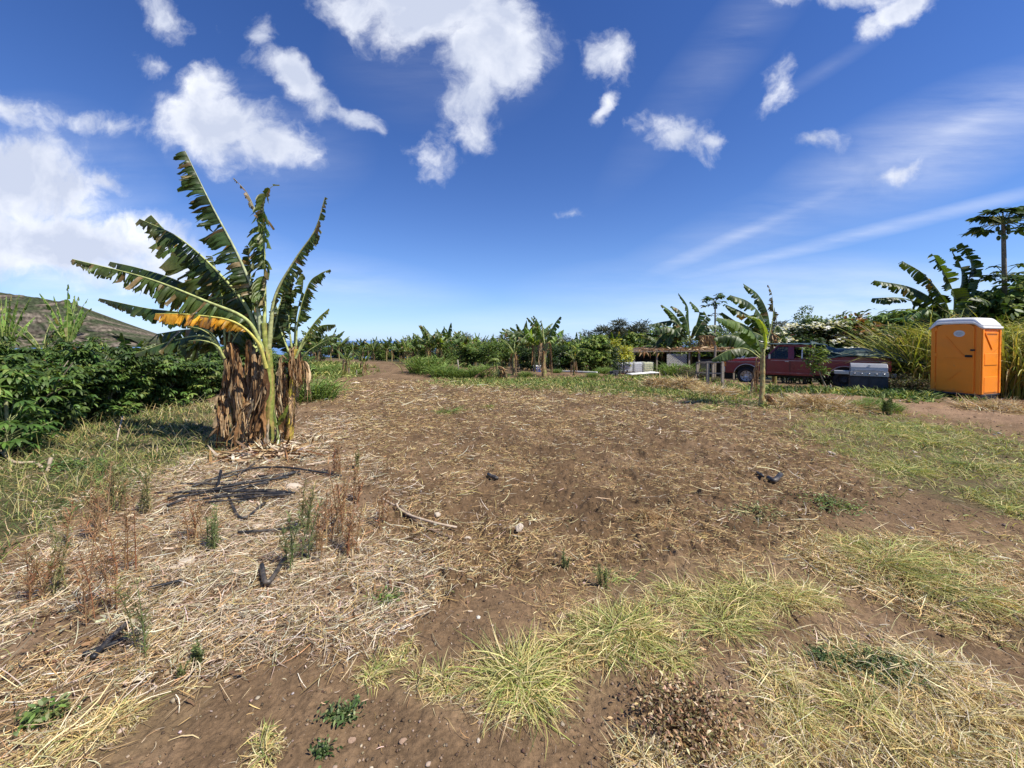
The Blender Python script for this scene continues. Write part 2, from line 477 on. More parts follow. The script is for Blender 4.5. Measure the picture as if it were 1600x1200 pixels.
def mat_solid(name, col, rough=.5, spec=.5, metal=0, var=.12, scale=6, dirt=None, dirt_amt=.3, bump=0.0, bscale=40, coat=0, stretch=(1, 1, 1), foot=None):
    """painted or bare surface with uneven tone and grime"""
    m, t = newmat(name); q = NB(t)
    b, o = bsdf(m, t, rough, spec, metal)
    b.inputs['Coat Weight'].default_value = coat
    tc_ = q.n('ShaderNodeTexCoord')
    mp_ = q.n('ShaderNodeMapping'); mp_.inputs['Scale'].default_value = stretch; q.l(tc_.outputs['Object'], mp_.inputs[0])
    ns = q.n('ShaderNodeTexNoise'); ns.inputs['Scale'].default_value = scale; ns.inputs['Detail'].default_value = 7; ns.inputs['Roughness'].default_value = .6
    q.l(mp_.outputs[0], ns.inputs['Vector'])
    r = q.n('ShaderNodeValToRGB')
    e = r.color_ramp.elements
    e[0].position = .3; e[0].color = tuple(c * (1 - var) for c in col) + (1,)
    e[1].position = .7; e[1].color = tuple(min(1, c * (1 + var)) for c in col) + (1,)
    q.l(ns.outputs[0], r.inputs[0])
    out = r.outputs[0]
    if dirt:
        n2_ = q.n('ShaderNodeTexNoise'); n2_.inputs['Scale'].default_value = scale * .55; n2_.inputs['Detail'].default_value = 9; n2_.inputs['Roughness'].default_value = .7
        q.l(mp_.outputs[0], n2_.inputs['Vector'])
        mr_ = q.n('ShaderNodeMapRange'); mr_.inputs['From Min'].default_value = .5; mr_.inputs['From Max'].default_value = .72; mr_.inputs['To Max'].default_value = dirt_amt
        q.l(n2_.outputs[0], mr_.inputs['Value'])
        mx = q.n('ShaderNodeMix', data_type='RGBA'); q.l(mr_.outputs[0], mx.inputs['Factor']); q.l(out, mx.inputs[6]); mx.inputs[7].default_value = tuple(dirt) + (1,)
        out = mx.outputs[2]
    if foot:      # mud splashed on the lowest part
        sx_ = q.n('ShaderNodeSeparateXYZ'); q.l(tc_.outputs['Object'], sx_.inputs[0])
        n5_ = q.n('ShaderNodeTexNoise'); n5_.inputs['Scale'].default_value = 9; n5_.inputs['Detail'].default_value = 8; q.l(tc_.outputs['Object'], n5_.inputs['Vector'])
        ma = q.n('ShaderNodeMath', operation='MULTIPLY_ADD'); q.l(sx_.outputs['Z'], ma.inputs[0]); ma.inputs[1].default_value = -1.0 / foot[0]; q.l(n5_.outputs[0], ma.inputs[2])
        mr5 = q.n('ShaderNodeMapRange'); mr5.inputs['From Min'].default_value = -.1; mr5.inputs['From Max'].default_value = .35; mr5.inputs['To Max'].default_value = foot[1]; q.l(ma.outputs[0], mr5.inputs['Value'])
        mx5 = q.n('ShaderNodeMix', data_type='RGBA'); q.l(mr5.outputs[0], mx5.inputs['Factor']); q.l(out, mx5.inputs[6]); mx5.inputs[7].default_value = (.24, .15, .09, 1); out = mx5.outputs[2]
    q.l(out, b.inputs['Base Color'])
    rr = q.n('ShaderNodeMapRange'); rr.inputs['To Min'].default_value = rough - .1; rr.inputs['To Max'].default_value = min(1, rough + .15)
    q.l(ns.outputs[0], rr.inputs['Value']); q.l(rr.outputs[0], b.inputs['Roughness'])
    if bump:
        n3_ = q.n('ShaderNodeTexNoise'); n3_.inputs['Scale'].default_value = bscale; n3_.inputs['Detail'].default_value = 4
        q.l(mp_.outputs[0], n3_.inputs['Vector'])
        bp = q.n('ShaderNodeBump'); bp.inputs['Strength'].default_value = bump; bp.inputs['Distance'].default_value = .01
        q.l(n3_.outputs[0], bp.inputs['Height']); q.l(bp.outputs[0], b.inputs['Normal'])
    return m

M = {}
M['leaf'] = mat_attr('foliage', .5, .35, .28, .3, 9)
M['banana'] = mat_attr('banana_leaf', .42, .45, .38, .22, 25, (1.9, 1.7, .5), .25)
M['grass'] = mat_attr('grass_blade', .65, .25, .25, .2, 5)
M['straw'] = mat_attr('straw_litter', .8, .15, .12, .2, 8, (1.1, 1.0, .8))
M['dead'] = mat_attr('dead_leaf', .85, .12, .15, .35, 22, (1.2, 1.0, .7), .6)
M['stem'] = mat_attr('stem', .6, .3, 0, .35, 18, bump=.5)
M['bark'] = mat_attr('bark', .9, .1, 0, .4, 14, bump=.9)
M['pipe'] = mat_solid('pipe_plastic', (.018, .018, .02), .42, .5, var=.4, scale=12, dirt=(.30, .24, .18), dirt_amt=.55)
M['rock'] = mat_solid('rock', (.36, .28, .20), .9, .2, var=.3, scale=9, dirt=(.14, .085, .05), dirt_amt=.6, bump=.8, bscale=25)
# ------------------------------------------------------------------ ground sheet
def build_ground():
    ta = np.tan(R(61)); n_in = 860
    ang = np.arctan(np.linspace(-ta, ta, n_in))
    ang2 = np.linspace(R(61), R(299), 62)[1:-1]
    th = np.concatenate((ang, ang2))                     # 0 = straight ahead
    rows = 385 * 1.65 / np.linspace(640, 14, 720)        # even steps as seen from eye height
    r = np.concatenate(([0.35, .6, .8], rows, np.geomspace(rows[-1] * 1.03, 1500, 60)))
    X = r[:, None] * np.sin(th)[None]; Y = r[:, None] * np.cos(th)[None]
    nr, nc = X.shape
    Z = gz(X, Y)
    # colours: what the soil itself is in each patch
    soil = np.array((.178, .115, .065)); 
    fieldc = np.array((.125, .079, .043)); palec = np.array((.20, .135, .085)); greenc = np.array((.070, .072, .034))
    trackc = np.array((.25, .160, .098)); dryc = np.array((.22, .155, .085))
    C = np.zeros((nr, nc, 3)) + soil
    n_a = fbm(X * .9, Y * .9, 201, 4)[..., None]; n_b = fbm(X * 4, Y * 4, 205, 4)[..., None]; n_c = fbm(X * 14, Y * 14, 209, 3)[..., None]
    for nm, c, k in (('field', fieldc, .9), ('pale', palec, .6), ('dryr', dryc, .5), ('dryl', dryc, .45), ('tanr', dryc, .7), ('grassr', greenc, .5), ('band', dryc, .35), ('greenl', greenc, .75), ('verge', greenc, .7), ('track', trackc, 1)):
        m = 0
        for j in range(3): m = m + zone(nm, X, Y, .35, j * 7)
        m = (m / 3.0)[..., None] * k
        C = C * (1 - m) + c * m
    rr = np.hypot(X, Y)[..., None]
    C = C * np.clip(1 + .22 * n_a + .16 * n_b + .12 * n_c, .5, 1.7)
    dust = np.clip(n_a * .6 + n_b * .35 - .12, 0, 1) * .7
    C = C * (1 - dust) + np.array((.26, .18, .115)) * dust
    far = sstep(26, 60, rr); C = C * (1 - far) + np.array((.05, .055, .025)) * far
    V = np.stack((X, Y, Z), -1).reshape(-1, 3)
    i = np.arange(nr - 1)[:, None] * nc; j = np.arange(nc)[None]; k = (j + 1) % nc
    Q = np.stack((i + j, i + k, i + nc + k, i + nc + j), -1).reshape(-1, 4)
    V = np.vstack((V, [[0, 0, float(macro(0., 0.))]])); c = len(V) - 1
    T = np.stack((np.full(nc, c), (np.arange(nc) + 1) % nc, np.arange(nc)), 1)
    me = mesh_np('ground', V, [Q, T], np.vstack((C.reshape(-1, 3), soil[None])), True)
    m, t = newmat('soil'); q = NB(t); b, o = bsdf(m, t, .95, .12)
    a = q.n('ShaderNodeAttribute', attribute_name='Col'); tc_ = q.n('ShaderNodeTexCoord')
    n1_ = q.n('ShaderNodeTexNoise'); n1_.inputs['Scale'].default_value = 38; n1_.inputs['Detail'].default_value = 8; n1_.inputs['Roughness'].default_value = .7
    q.l(tc_.outputs['Object'], n1_.inputs['Vector'])
    v1 = q.n('ShaderNodeTexVoronoi'); v1.inputs['Scale'].default_value = 55; q.l(tc_.outputs['Object'], v1.inputs['Vector'])
    mr_ = q.n('ShaderNodeMapRange'); mr_.inputs['From Min'].default_value = .3; mr_.inputs['From Max'].default_value = .7; mr_.inputs['To Min'].default_value = .62; mr_.inputs['To Max'].default_value = 1.4
    q.l(n1_.outputs[0], mr_.inputs['Value'])
    # little pale pebbles and crumbs
    mr2 = q.n('ShaderNodeMapRange'); mr2.inputs['From Min'].default_value = .10; mr2.inputs['From Max'].default_value = .18; mr2.inputs['To Min'].default_value = .55; mr2.inputs['To Max'].default_value = 0
    q.l(v1.outputs['Distance'], mr2.inputs['Value'])
    n2_ = q.n('ShaderNodeTexNoise'); n2_.inputs['Scale'].default_value = 9; q.l(tc_.outputs['Object'], n2_.inputs['Vector'])
    g_ = q.n('ShaderNodeMath', operation='GREATER_THAN'); g_.inputs[1].default_value = .56; q.l(n2_.outputs[0], g_.inputs[0])
    m2 = q.n('ShaderNodeMath', operation='MULTIPLY'); q.l(g_.outputs[0], m2.inputs[0]); q.l(mr2.outputs[0], m2.inputs[1])
    vm = q.n('ShaderNodeVectorMath', operation='SCALE'); q.l(a.outputs['Color'], vm.inputs[0]); q.l(mr_.outputs[0], vm.inputs['Scale'])
    mx = q.n('ShaderNodeMix', data_type='RGBA'); q.l(m2.outputs[0], mx.inputs['Factor']); q.l(vm.outputs[0], mx.inputs[6]); mx.inputs[7].default_value = (.34, .26, .19, 1)
    q.l(mx.outputs[2], b.inputs['Base Color'])
    bp = q.n('ShaderNodeBump'); bp.inputs['Strength'].default_value = .8; bp.inputs['Distance'].default_value = .02
    q.l(n1_.outputs[0], bp.inputs['Height']); q.l(bp.outputs[0], b.inputs['Normal'])
    tag(link('ground', me, m), kind='structure')
build_ground()

# sea beyond the farm
def build_sea():
    V = [(-30000, 380, -20), (30000, 380, -20), (30000, 50000, -20), (-30000, 50000, -20)]
    me = mesh_np('sea', V, np.array([[0, 1, 2, 3]]))
    m, t = newmat('sea_water'); q = NB(t); b, o = bsdf(m, t, .5, .4)
    ns = q.n('ShaderNodeTexNoise'); ns.inputs['Scale'].default_value = .02; tc_ = q.n('ShaderNodeTexCoord'); q.l(tc_.outputs['Object'], ns.inputs[0])
    r = q.n('ShaderNodeValToRGB'); r.color_ramp.elements[0].color = (.10, .20, .40, 1); r.color_ramp.elements[1].color = (.12, .23, .43, 1)
    q.l(ns.outputs[0], r.inputs[0]); q.l(r.outputs[0], b.inputs['Base Color'])
    tag(link('sea', me, m), kind='structure')
build_sea()

# rocky mountain ridge far behind on the left
def build_hills():
    D = 1300.0
    prof = [(-900, 430), (-500, 425), (-260, 440), (-120, 438), (0, 457), (30, 461), (60, 465), (92, 471), (100, 468), (118, 478), (140, 494), (165, 508), (190, 524), (215, 535), (235, 546), (270, 560)]
    P = np.array([at(u, v, D) for u, v in prof])
    n = 420; m = 120
    xs = np.linspace(P[0, 0], P[-1, 0], n)
    top = np.interp(xs, P[:, 0], P[:, 2])
    t = np.linspace(0, 1, m)
    base = -26.0
    h = top - base
    T, Xs = np.meshgrid(t, xs)                # (n, m)
    top2 = top[:, None] + 2.5 * fbm(xs * .03, xs * 0, 3, 3)[:, None]
    run = 2.3
    spur = fbm(Xs * .006 + T * .4, T * 1.2, 300, 4)
    Y = D - T * (h[:, None] * run) - 60 * spur * np.sin(T * np.pi)
    Z = base + (top2 - base) * (1 - T) ** 1.25
    Z = Z + h[:, None] * .26 * fbm(Xs * .012, T * 2.0, 310, 5) * np.sin(T * np.pi) + 4.0 * np.sin(Z * .34 + fbm(Xs * .01, T * 2, 5, 2) * 2) * np.sin(T * np.pi)
    Xo = Xs + 18 * fbm(Xs * .02, T * 5, 320, 3) * np.sin(T * np.pi)
    V = np.stack((Xo, Y, Z), -1)
    back = V[:, :1].copy(); back[..., 1] += 500; back[..., 2] = base - 5
    V = np.concatenate((back, V), 1); m += 1
    i = np.arange(n - 1)[:, None] * m; j = np.arange(m - 1)[None]
    Q = np.stack((i + j, i + j + 1, i + m + j + 1, i + m + j), -1).reshape(-1, 4)
    Zc = V[..., 2]; Xc = V[..., 0]
    veg = sstep(-.1, .45, fbm(Xc * .018, Zc * .05, 330, 5) + .45 * sstep(.6, 1, (Zc - base) / (h[:, None])) )[..., None]
    st = (.5 + .5 * np.sin(Zc * .42 + 2.5 * fbm(Xc * .008, Zc * .02, 340, 3)))[..., None]
    C = np.array((.125, .102, .078)) * (.55 + .8 * st) * (1 - veg) + np.array((.045, .056, .028)) * veg
    C = C * (1 + .3 * fbm(Xc * .08, Zc * .15, 350, 4)[..., None])
    me = mesh_np('hills', V.reshape(-1, 3), Q, np.clip(C, .01, .5).reshape(-1, 3), True)
    tag(link('hills', me, mat_attr('mountain_rock', .95, .1, 0, .6, .12, bump=0)), kind='structure')
build_hills()

# ------------------------------------------------------------------ scattered litter and grass
def scatter(n, zn, keep=None, ymax=40, near=1.2, s=0, j=.4, pw=1.0, soft=.16):
    """n random ground points inside a zone, denser close to where one stands"""
    P = ZP[zn]; lo = P.min(0) - .8; hi = P.max(0) + .8
    out = []; tot = 0
    while tot < n:
        k = n * 3
        x = rng.uniform(lo[0], hi[0], k); y = rng.uniform(lo[1], hi[1], k)
        d = np.hypot(x, y)
        a = (y > .5) & (rng.random(k) < np.minimum(1, (near / d) ** pw)) & zone(zn, x + rng.normal(0, 1, k) * soft * np.clip(d / 4, .3, 3), y + rng.normal(0, 1, k) * soft * np.clip(d / 4, .3, 3), j, s)
        x, y = x[a], y[a]
        out.append(np.stack((x, y), 1)); tot += len(x)
    o = np.vstack(out)[:n]
    return o
def on_ground(xy, dz=0.0):
    return np.column_stack((xy, gz(xy[:, 0], xy[:, 1]) + dz))

PALE = [(.60, .50, .36), (.70, .61, .46), (.48, .38, .26), (.36, .27, .17), (.76, .68, .53), (.28, .20, .12)]
TAN = [(.46, .31, .14), (.56, .40, .20), (.36, .225, .10), (.64, .49, .27), (.28, .17, .08), (.48, .33, .16)]
GOLD = [(.58, .46, .21), (.66, .55, .30), (.50, .37, .16), (.70, .60, .36), (.38, .28, .12)]
YGRN = [(.34, .35, .10), (.42, .41, .14), (.26, .30, .08), (.50, .47, .20), (.58, .51, .24), (.20, .25, .07)]
GRN = [(.10, .17, .035), (.14, .22, .05), (.08, .13, .03), (.18, .25, .06), (.22, .26, .08)]
DGRN = [(.045, .085, .02), (.06, .11, .028), (.035, .065, .018), (.08, .13, .035)]

def litter(name, zn, n, Lr, Wr, pal, e=(-.06, .22), pw=1.0, s=0, j=.4, mat='straw', lift=.012, clump=0.0, far=1.0):
    xy = scatter(n, zn, s=s, j=j, pw=pw)
    if clump:
        q = fbm(xy[:, 0] * 2.2, xy[:, 1] * 2.2, 400 + s, 3) + .6 * fbm(xy[:, 0] * .6, xy[:, 1] * .6, 420 + s, 2)
        xy = xy[q > rng.normal(clump, .25, len(xy))]
    n = len(xy); d = np.hypot(xy[:, 0], xy[:, 1])
    w = rng.uniform(*Wr, n) * np.maximum(1, d / 5 * far)
    l = (Lr[0] + (Lr[1] - Lr[0]) * rng.random(n) ** 2.2) * np.clip(d / 7, 1, 1.6)
    P = on_ground(xy); P[:, 2] += rng.uniform(0, lift, n) + .002
    V, Q, C = blades(P, rng.uniform(0, 2 * np.pi, n), rng.uniform(*e, n), rng.normal(.1, .35, n), l, w, pick(pal, n, .24), 3, (.8, 1, .9, .35), 1.2, lat=.75)
    Ac = Acc(); Ac.add(V, Q, C)
    return tag(link(name, Ac.mesh(name), M[mat]), kind='stuff')
tag(litter('straw_litter', 'pale', 66000, (.02, .22), (.0013, .0045), PALE + TAN[:2], pw=1.1, lift=.03, clump=-.25), 'pale bleached straw lying thick around the banana clump', 'straw')
tag(litter('straw_litter', 'field', 118000, (.02, .12), (.0016, .0042), TAN + TAN + GOLD[:3] + PALE[:1], pw=1.15, s=3, clump=-.1, lift=.03), 'tan crumbs of cut straw strewn over the tilled field', 'straw')
tag(litter('straw_litter', 'field', 9000, (.08, .30), (.003, .006), GOLD + PALE, pw=1.0, s=4, clump=.12, lift=.03), 'longer loose straws in patches on the tilled field', 'straw')
FLK = [(.30, .19, .10), (.40, .30, .19), (.22, .13, .07), (.52, .44, .32), (.15, .09, .05)]
tag(litter('leaf_scraps', 'pale', 4500, (.02, .08), (.006, .018), FLK, (-.2, .4), 1.1, 61, lift=.03), 'brown and pale scraps of dead leaf among the straw', 'leaf scraps')
tag(litter('leaf_scraps', 'field', 6500, (.015, .06), (.005, .013), FLK, (-.2, .5), 1.2, 62, lift=.02, clump=-.05), 'brown scraps of dead leaf on the tilled field', 'leaf scraps')
tag(litter('straw_litter', 'dryr', 13000, (.04, .20), (.0015, .004), GOLD + PALE[:2], (-.05, .4), 1.0, 5, clump=.1), 'golden straw at the bottom right corner of the plot', 'straw')
tag(litter('straw_litter', 'dryl', 6500, (.05, .26), (.0015, .005), GOLD + PALE[:3] + TAN, (-.05, .30), 1.0, 6, clump=.05), 'yellow straw scattered over bare soil at the bottom left', 'straw')
tag(litter('straw_litter', 'tanr', 15000, (.04, .18), (.002, .005), GOLD + PALE[:2] + TAN, (-.05, .35), 1.0, 7, clump=-.15), 'dry straw mat on the right beside the bare soil', 'straw')
tag(litter('straw_litter', 'band', 11000, (.04, .16), (.0015, .004), GOLD + TAN, (-.05, .4), 1.0, 8, clump=0.5), 'dry thatch between the green grass tufts', 'straw')
ZP['all'] = gzone([(-40, 1290), (-40, 640), (480, 592), (1640, 625), (1640, 1290)])
tag(litter('straw_litter', 'all', 16000, (.015, .07), (.0012, .0035), TAN + PALE[:4], (-.05, .2), 1.3, 9, j=.01, clump=.1), 'thin sprinkle of straw crumbs on the bare brown soil', 'straw')

def clods():
    """crumbs and small lumps of earth"""
    n = 15000; xy = scatter(n, 'all', j=.01, pw=1.5, s=12)
    P = on_ground(xy, .002); d = np.hypot(xy[:, 0], xy[:, 1])
    sz = rng.uniform(.0025, .009, n) * np.clip(d / 5, .7, 1.5); sz[rng.random(n) < .03] *= 1.8
    base = np.array([(x, y, z) for x in (-1, 1) for y in (-1, 1) for z in (-1, 1)], float)
    V = base[None] * sz[:, None, None] * rng.uniform(.55, 1.1, (n, 8, 3)) * np.array((1, 1, .7))
    a = rng.uniform(0, 6.28, n); c, s_ = np.cos(a)[:, None], np.sin(a)[:, None]
    V = np.stack((V[..., 0] * c - V[..., 1] * s_, V[..., 0] * s_ + V[..., 1] * c, V[..., 2]), -1) + P[:, None]
    q = np.array([(0, 1, 3, 2), (4, 6, 7, 5), (0, 4, 5, 1), (2, 3, 7, 6), (0, 2, 6, 4), (1, 5, 7, 3)])
    Q = (np.arange(n) * 8)[:, None, None] + q[None]
    C = np.repeat(pick([(.16, .11, .07), (.20, .14, .09), (.12, .08, .052), (.28, .21, .15), (.17, .12, .078)], n, .2), 8, axis=0)
    tag(link('soil_clods', mesh_np('soil_clods', V.reshape(-1, 3), Q.reshape(-1, 4), C), M['bark']), 'small crumbs and clods of brown earth over the plot', 'clods', kind='stuff')
clods()

def turf(name, zn, n, Lr, Wr, pal, e=(.4, 1.4), bend=(.4, 1.4), pw=1.0, s=0, clump=None, label='', far=1.0, j=.4, soft=.16):
    xy = scatter(n, zn, s=s, j=j, pw=pw, soft=soft)
    if clump is not None:
        q = fbm(xy[:, 0] * 1.7, xy[:, 1] * 1.7, 500 + s, 3)
        xy = xy[q > rng.normal(clump, .2, len(xy))]
    # pull blades together into bunches
    c = scatter(max(60, n // 40), zn, s=s, j=j, pw=pw)
    pick_ = rng.random(len(xy)) < .55
    near = c[rng.integers(0, len(c), pick_.sum())]
    ok = rng.normal(0, 1, near.shape) * .035 * np.clip(np.hypot(near[:, 0], near[:, 1])[:, None] / 4, 1, 3)
    xy[pick_] = near + ok
    n = len(xy); d = np.hypot(xy[:, 0], xy[:, 1])
    P = on_ground(xy)
    V, Q, C = blades(P, rng.uniform(0, 6.28, n), rng.uniform(*e, n), rng.uniform(*bend, n), rng.uniform(*Lr, n), rng.uniform(*Wr, n) * np.maximum(1, d / 6 * far), pick(pal, n, .22), 3, (1, .9, .6, .1), 1.0, lat=.5)
    Ac = Acc(); Ac.add(V, Q, C)
    return tag(link(name, Ac.mesh(name), M['grass']), label, 'grass', kind='stuff')
turf('grass', 'greenl', 30000, (.05, .16), (.003, .008), GRN[:2] + DGRN + DGRN + YGRN[:2] + PALE[:1] + TAN[:2], pw=1.0, s=1, label='low green weeds and grass under the left shrubs')
turf('grass', 'greenl', 11000, (.10, .42), (.002, .005), GOLD + YGRN + YGRN, (.8, 1.5), (.3, 1.3), pw=1.0, s=21, clump=0.05, label='straw coloured grass mixed into the green strip on the left')
turf('grass', 'grassr', 26000, (.06, .20), (.003, .006), GRN + YGRN + YGRN + GOLD[:2], (.2, 1.2), (.3, 1.5), pw=1.0, s=2, clump=.12, label='green grass growing along the right side of the plot')
turf('grass', 'verge', 16000, (.05, .20), (.006, .012), GRN + YGRN[:3] + DGRN[:2] + GOLD[:1], pw=.3, s=3, label='green grass on the far edge of the tilled field')
turf('grass', 'grasscl', 5000, (.15, .45), (.01, .016), GRN + YGRN[:4], pw=.3, s=4, label='bright green grass behind the banana clump')
turf('grass', 'tanr', 3500, (.05, .16), (.002, .005), YGRN + GOLD, (.1, .9), (.3, 1.2), pw=1.0, s=5, clump=.0, label='thin yellow green grass on the right of the bare soil')
turf('grass', 'dryr', 13000, (.07, .20), (.0015, .0038), GOLD + PALE[:2] + YGRN[2:5], (.1, 1.1), (.5, 1.8), pw=1.0, s=6, clump=.22, label='dry golden grass at the bottom right corner of the plot')
turf('grass', 'pale', 1800, (.05, .15), (.0015, .004), YGRN + PALE[:2], (.3, 1.2), (.3, 1.2), pw=1.0, s=8, clump=.2, label='sparse green shoots among the pale straw')
# ------------------------------------------------------------------ banana plants
LEAFD = np.array((.052, .088, .022)); LEAFM = np.array((.085, .130, .030)); LEAFY = np.array((.17, .22, .045))
RIB = np.array((.40, .44, .16))
DEADP = [(.24, .13, .055), (.34, .20, .095), (.16, .08, .035), (.44, .31, .17), (.54, .42, .26), (.12, .06, .03)]
UP = np.array((0., 0., 1.))

def leaf_geo(path, W, th=(55, 80), tear=.5, seed=0, col=LEAFD, tip=None, down=None, start=.12, nst=72, strip=(2, 6), m=4, rib=.016, ribc=RIB, sides=(1, -1), ragged=.25, sweep=.35, jit=0.0, endw=.25, wmul=1.0, dn=1.0):
    """one banana leaf: torn strips on both sides of a thick rib"""
    g = np.random.default_rng(seed); col = np.asarray(col, float)
    nst = int(nst * dn); P = resample(path, nst); T = tangents(P)
    D = -UP if down is None else np.asarray(down, float)
    D = D[None] - (T @ D)[:, None] * T; D /= np.linalg.norm(D, axis=1)[:, None] + 1e-6
    S = np.cross(T, D)
    ln = np.linalg.norm(np.diff(P, axis=0), axis=1).sum()
    t = np.linspace(0, 1, nst)
    s_ = np.clip((t - start) / (1 - start), 0, 1)
    w = W * np.minimum(1, (s_ * 5.5)) ** .6 * (1 - (1 - endw) * np.clip((s_ - .45) / .55, 0, 1) ** 1.6) * (s_ > 0)
    A = Acc()
    for side in sides:
        i = int(start * nst)
        drift = 0.0
        while i < nst - 1:
            k = int(g.integers(strip[0], strip[1] + 1)) if g.random() > .10 else int(g.integers(strip[1] + 1, strip[1] * 2 + 4)); j = min(nst - 1, i + k)
            idx = np.arange(i, j + 1)
            if g.random() < .04 * tear * 2 and t[i] > .3: i = j; continue
            drift = .75 * drift + .25 * g.uniform(-1, 1) * 3; a0 = R(np.clip((th[0] + th[1]) / 2 + drift * (th[1] - th[0]) * .35, th[0] - 10, th[1] + 10)); a1 = a0 + R(g.normal(20, 34)) * tear + R(8)
            a0b = R(th[0]) * .5 + a0 * .5
            sc_ = wmul * (1 - ragged * (.4 + tear) * g.random() ** 1.3)
            skew = g.normal(0, .16) * tear; curl = g.normal(0, .5) * tear
            pin = 1 - tear * g.uniform(.0, .62)
            lean = g.normal(sweep, .18)
            cen = P[idx].mean(0)
            rows = []
            off = np.zeros((len(idx), 3)); 
            for q in range(m + 1):
                f = q / m
                ang = a0b + (a1 - a0b) * f + curl * f * f + (g.normal(0, .16 * (.3 + tear)) if q else 0)
                an = (ang + f * (.10 + .22 * tear) * np.sin(np.arange(len(idx)) * 1.9 + drift * 7 + q * .6))[:, None]
                dirv = side * S[idx] * np.cos(an) + D[idx] * np.sin(an) + T[idx] * lean * f - UP * (.75 * tear * f * f)
                if q: off = off + dirv * (w[idx] * sc_ / m * (1 + (skew * np.linspace(-1, 1, len(idx)) + g.normal(0, .05 + .12 * tear, len(idx))) * (f > .9) * 1.6))[:, None]
                p = P[idx] + off
                # pull the outer ends together so that slits open between strips
                tt = (P[idx] - cen)
                p = p - tt * (1 - pin) * f ** 1.3
                if jit: p = p + g.normal(0, jit, p.shape) * f
                rows.append(p)
            V = np.stack(rows, 1)                      # (k, m+1, 3)
            kk = len(idx)
            a = (np.arange(kk - 1) * (m + 1))[:, None]; b = np.arange(m)[None]
            Q = np.stack((a + b, a + b + 1, a + m + 1 + b + 1, a + m + 1 + b), -1).reshape(-1, 4)
            c = col * (1 + g.normal(0, .22)) * np.array((1 + g.normal(0, .06), 1, 1))
            if g.random() < .11 * tear: c = np.array(DEADP[int(g.integers(0, 5))]) * .8 + .3 * c
            f = np.linspace(0, 1, m + 1)[None, :, None]
            Cc = np.broadcast_to(c, (kk, m + 1, 3)) * np.ones((kk, 1, 1))
            if tip is not None:
                e = np.clip(f ** 3 * g.uniform(-.3, .8) + np.clip((s_[idx][:, None, None] - .82) * 4, 0, 1) * .6, 0, 1)
                Cc = Cc * (1 - e) + np.asarray(tip) * e
            A.add(V, Q, np.clip(Cc, .004, .9).reshape(-1, 3))
            i = j
    rr = rib * np.interp(t, (0, .15, .5, 1), (1.25, 1, .55, .12))
    rv, rq, rc = tube_np(P - D * .002, rr, 6, ribc)
    return A, (rv, rq, rc)

def dead_geo(path, W, seed, col, k=16):
    g = np.random.default_rng(seed); A = Acc(); P = resample(path, 16); T = tangents(P)
    S = np.cross(T, np.array((.25, .97, 0))); S /= np.linalg.norm(S, axis=1)[:, None] + 1e-6; B = np.cross(T, S)
    t = np.linspace(0, 1, 16)
    for i in range(k):
        o = g.uniform(-1, 1); n_ = int(g.integers(9, 17)); w = W * g.uniform(.05, .22)
        ph = g.uniform(0, 6.28, 3); amp = W * g.uniform(.15, .5)
        C_ = P + S * (o * W * t ** .6)[:, None] * .7 + (S * np.sin(t * g.uniform(4, 11) + ph[0])[:, None] + B * np.sin(t * g.uniform(4, 11) + ph[1])[:, None]) * (amp * t ** .5)[:, None]
        C_ = C_ + g.normal(0, W * .05, C_.shape)
        tw = ph[2] + t * g.normal(0, 3.0)
        d = S * np.cos(tw)[:, None] + B * np.sin(tw)[:, None]
        ww = (w * (.35 + .65 * np.sin(np.pi * np.clip(t * 1.1, 0, 1))) * (1 + g.normal(0, .25, 16)))[:, None]
        fold = np.cross(T, d) * ww * g.uniform(.2, .6)
        V = np.stack((C_ - d * ww, C_ + fold, C_ + d * ww), 1)[:n_]
        a = (np.arange(n_ - 1) * 3)[:, None]; b = np.arange(2)[None]
        Q = np.stack((a + b, a + b + 1, a + 4 + b, a + 3 + b), -1).reshape(-1, 4)
        c = np.asarray(col) * (1 + g.normal(0, .25)) * .5 + .5 * np.array(DEADP[int(g.integers(0, 6))]); c = c[None] * (1 + g.normal(0, .18, (n_ * 3, 1)))
        A.add(V, Q, np.clip(c, .01, .8))
    return A
def add_dead(parent, path, W, seed=0, col=(.25, .15, .08), k=16, **kw):
    rv, rq, rc = tube_np(resample(path, 16), np.linspace(.012, .003, 16), 5, np.array((.32, .21, .12)))
    A = dead_geo(path, W, seed, col, k); A.add(rv, rq, rc)
    return link('dead_leaf', A.mesh('dead_leaf'), M['dead'], parent)
def add_leaf(parent, path, W, name='leaf', mat='banana', split=True, label=None, **kw):
    A, (rv, rq, rc) = leaf_geo(path, W, **kw)
    if split:
        lo = link(name, A.mesh(name), M[mat], parent)
        if len(rv): link('midrib', mesh_np('midrib', rv, rq, rc, True), M['stem'], lo)
    else:
        A.add(rv, rq, rc); lo = link(name, A.mesh(name), M[mat], parent)
    if label: lo['label'] = label
    return lo

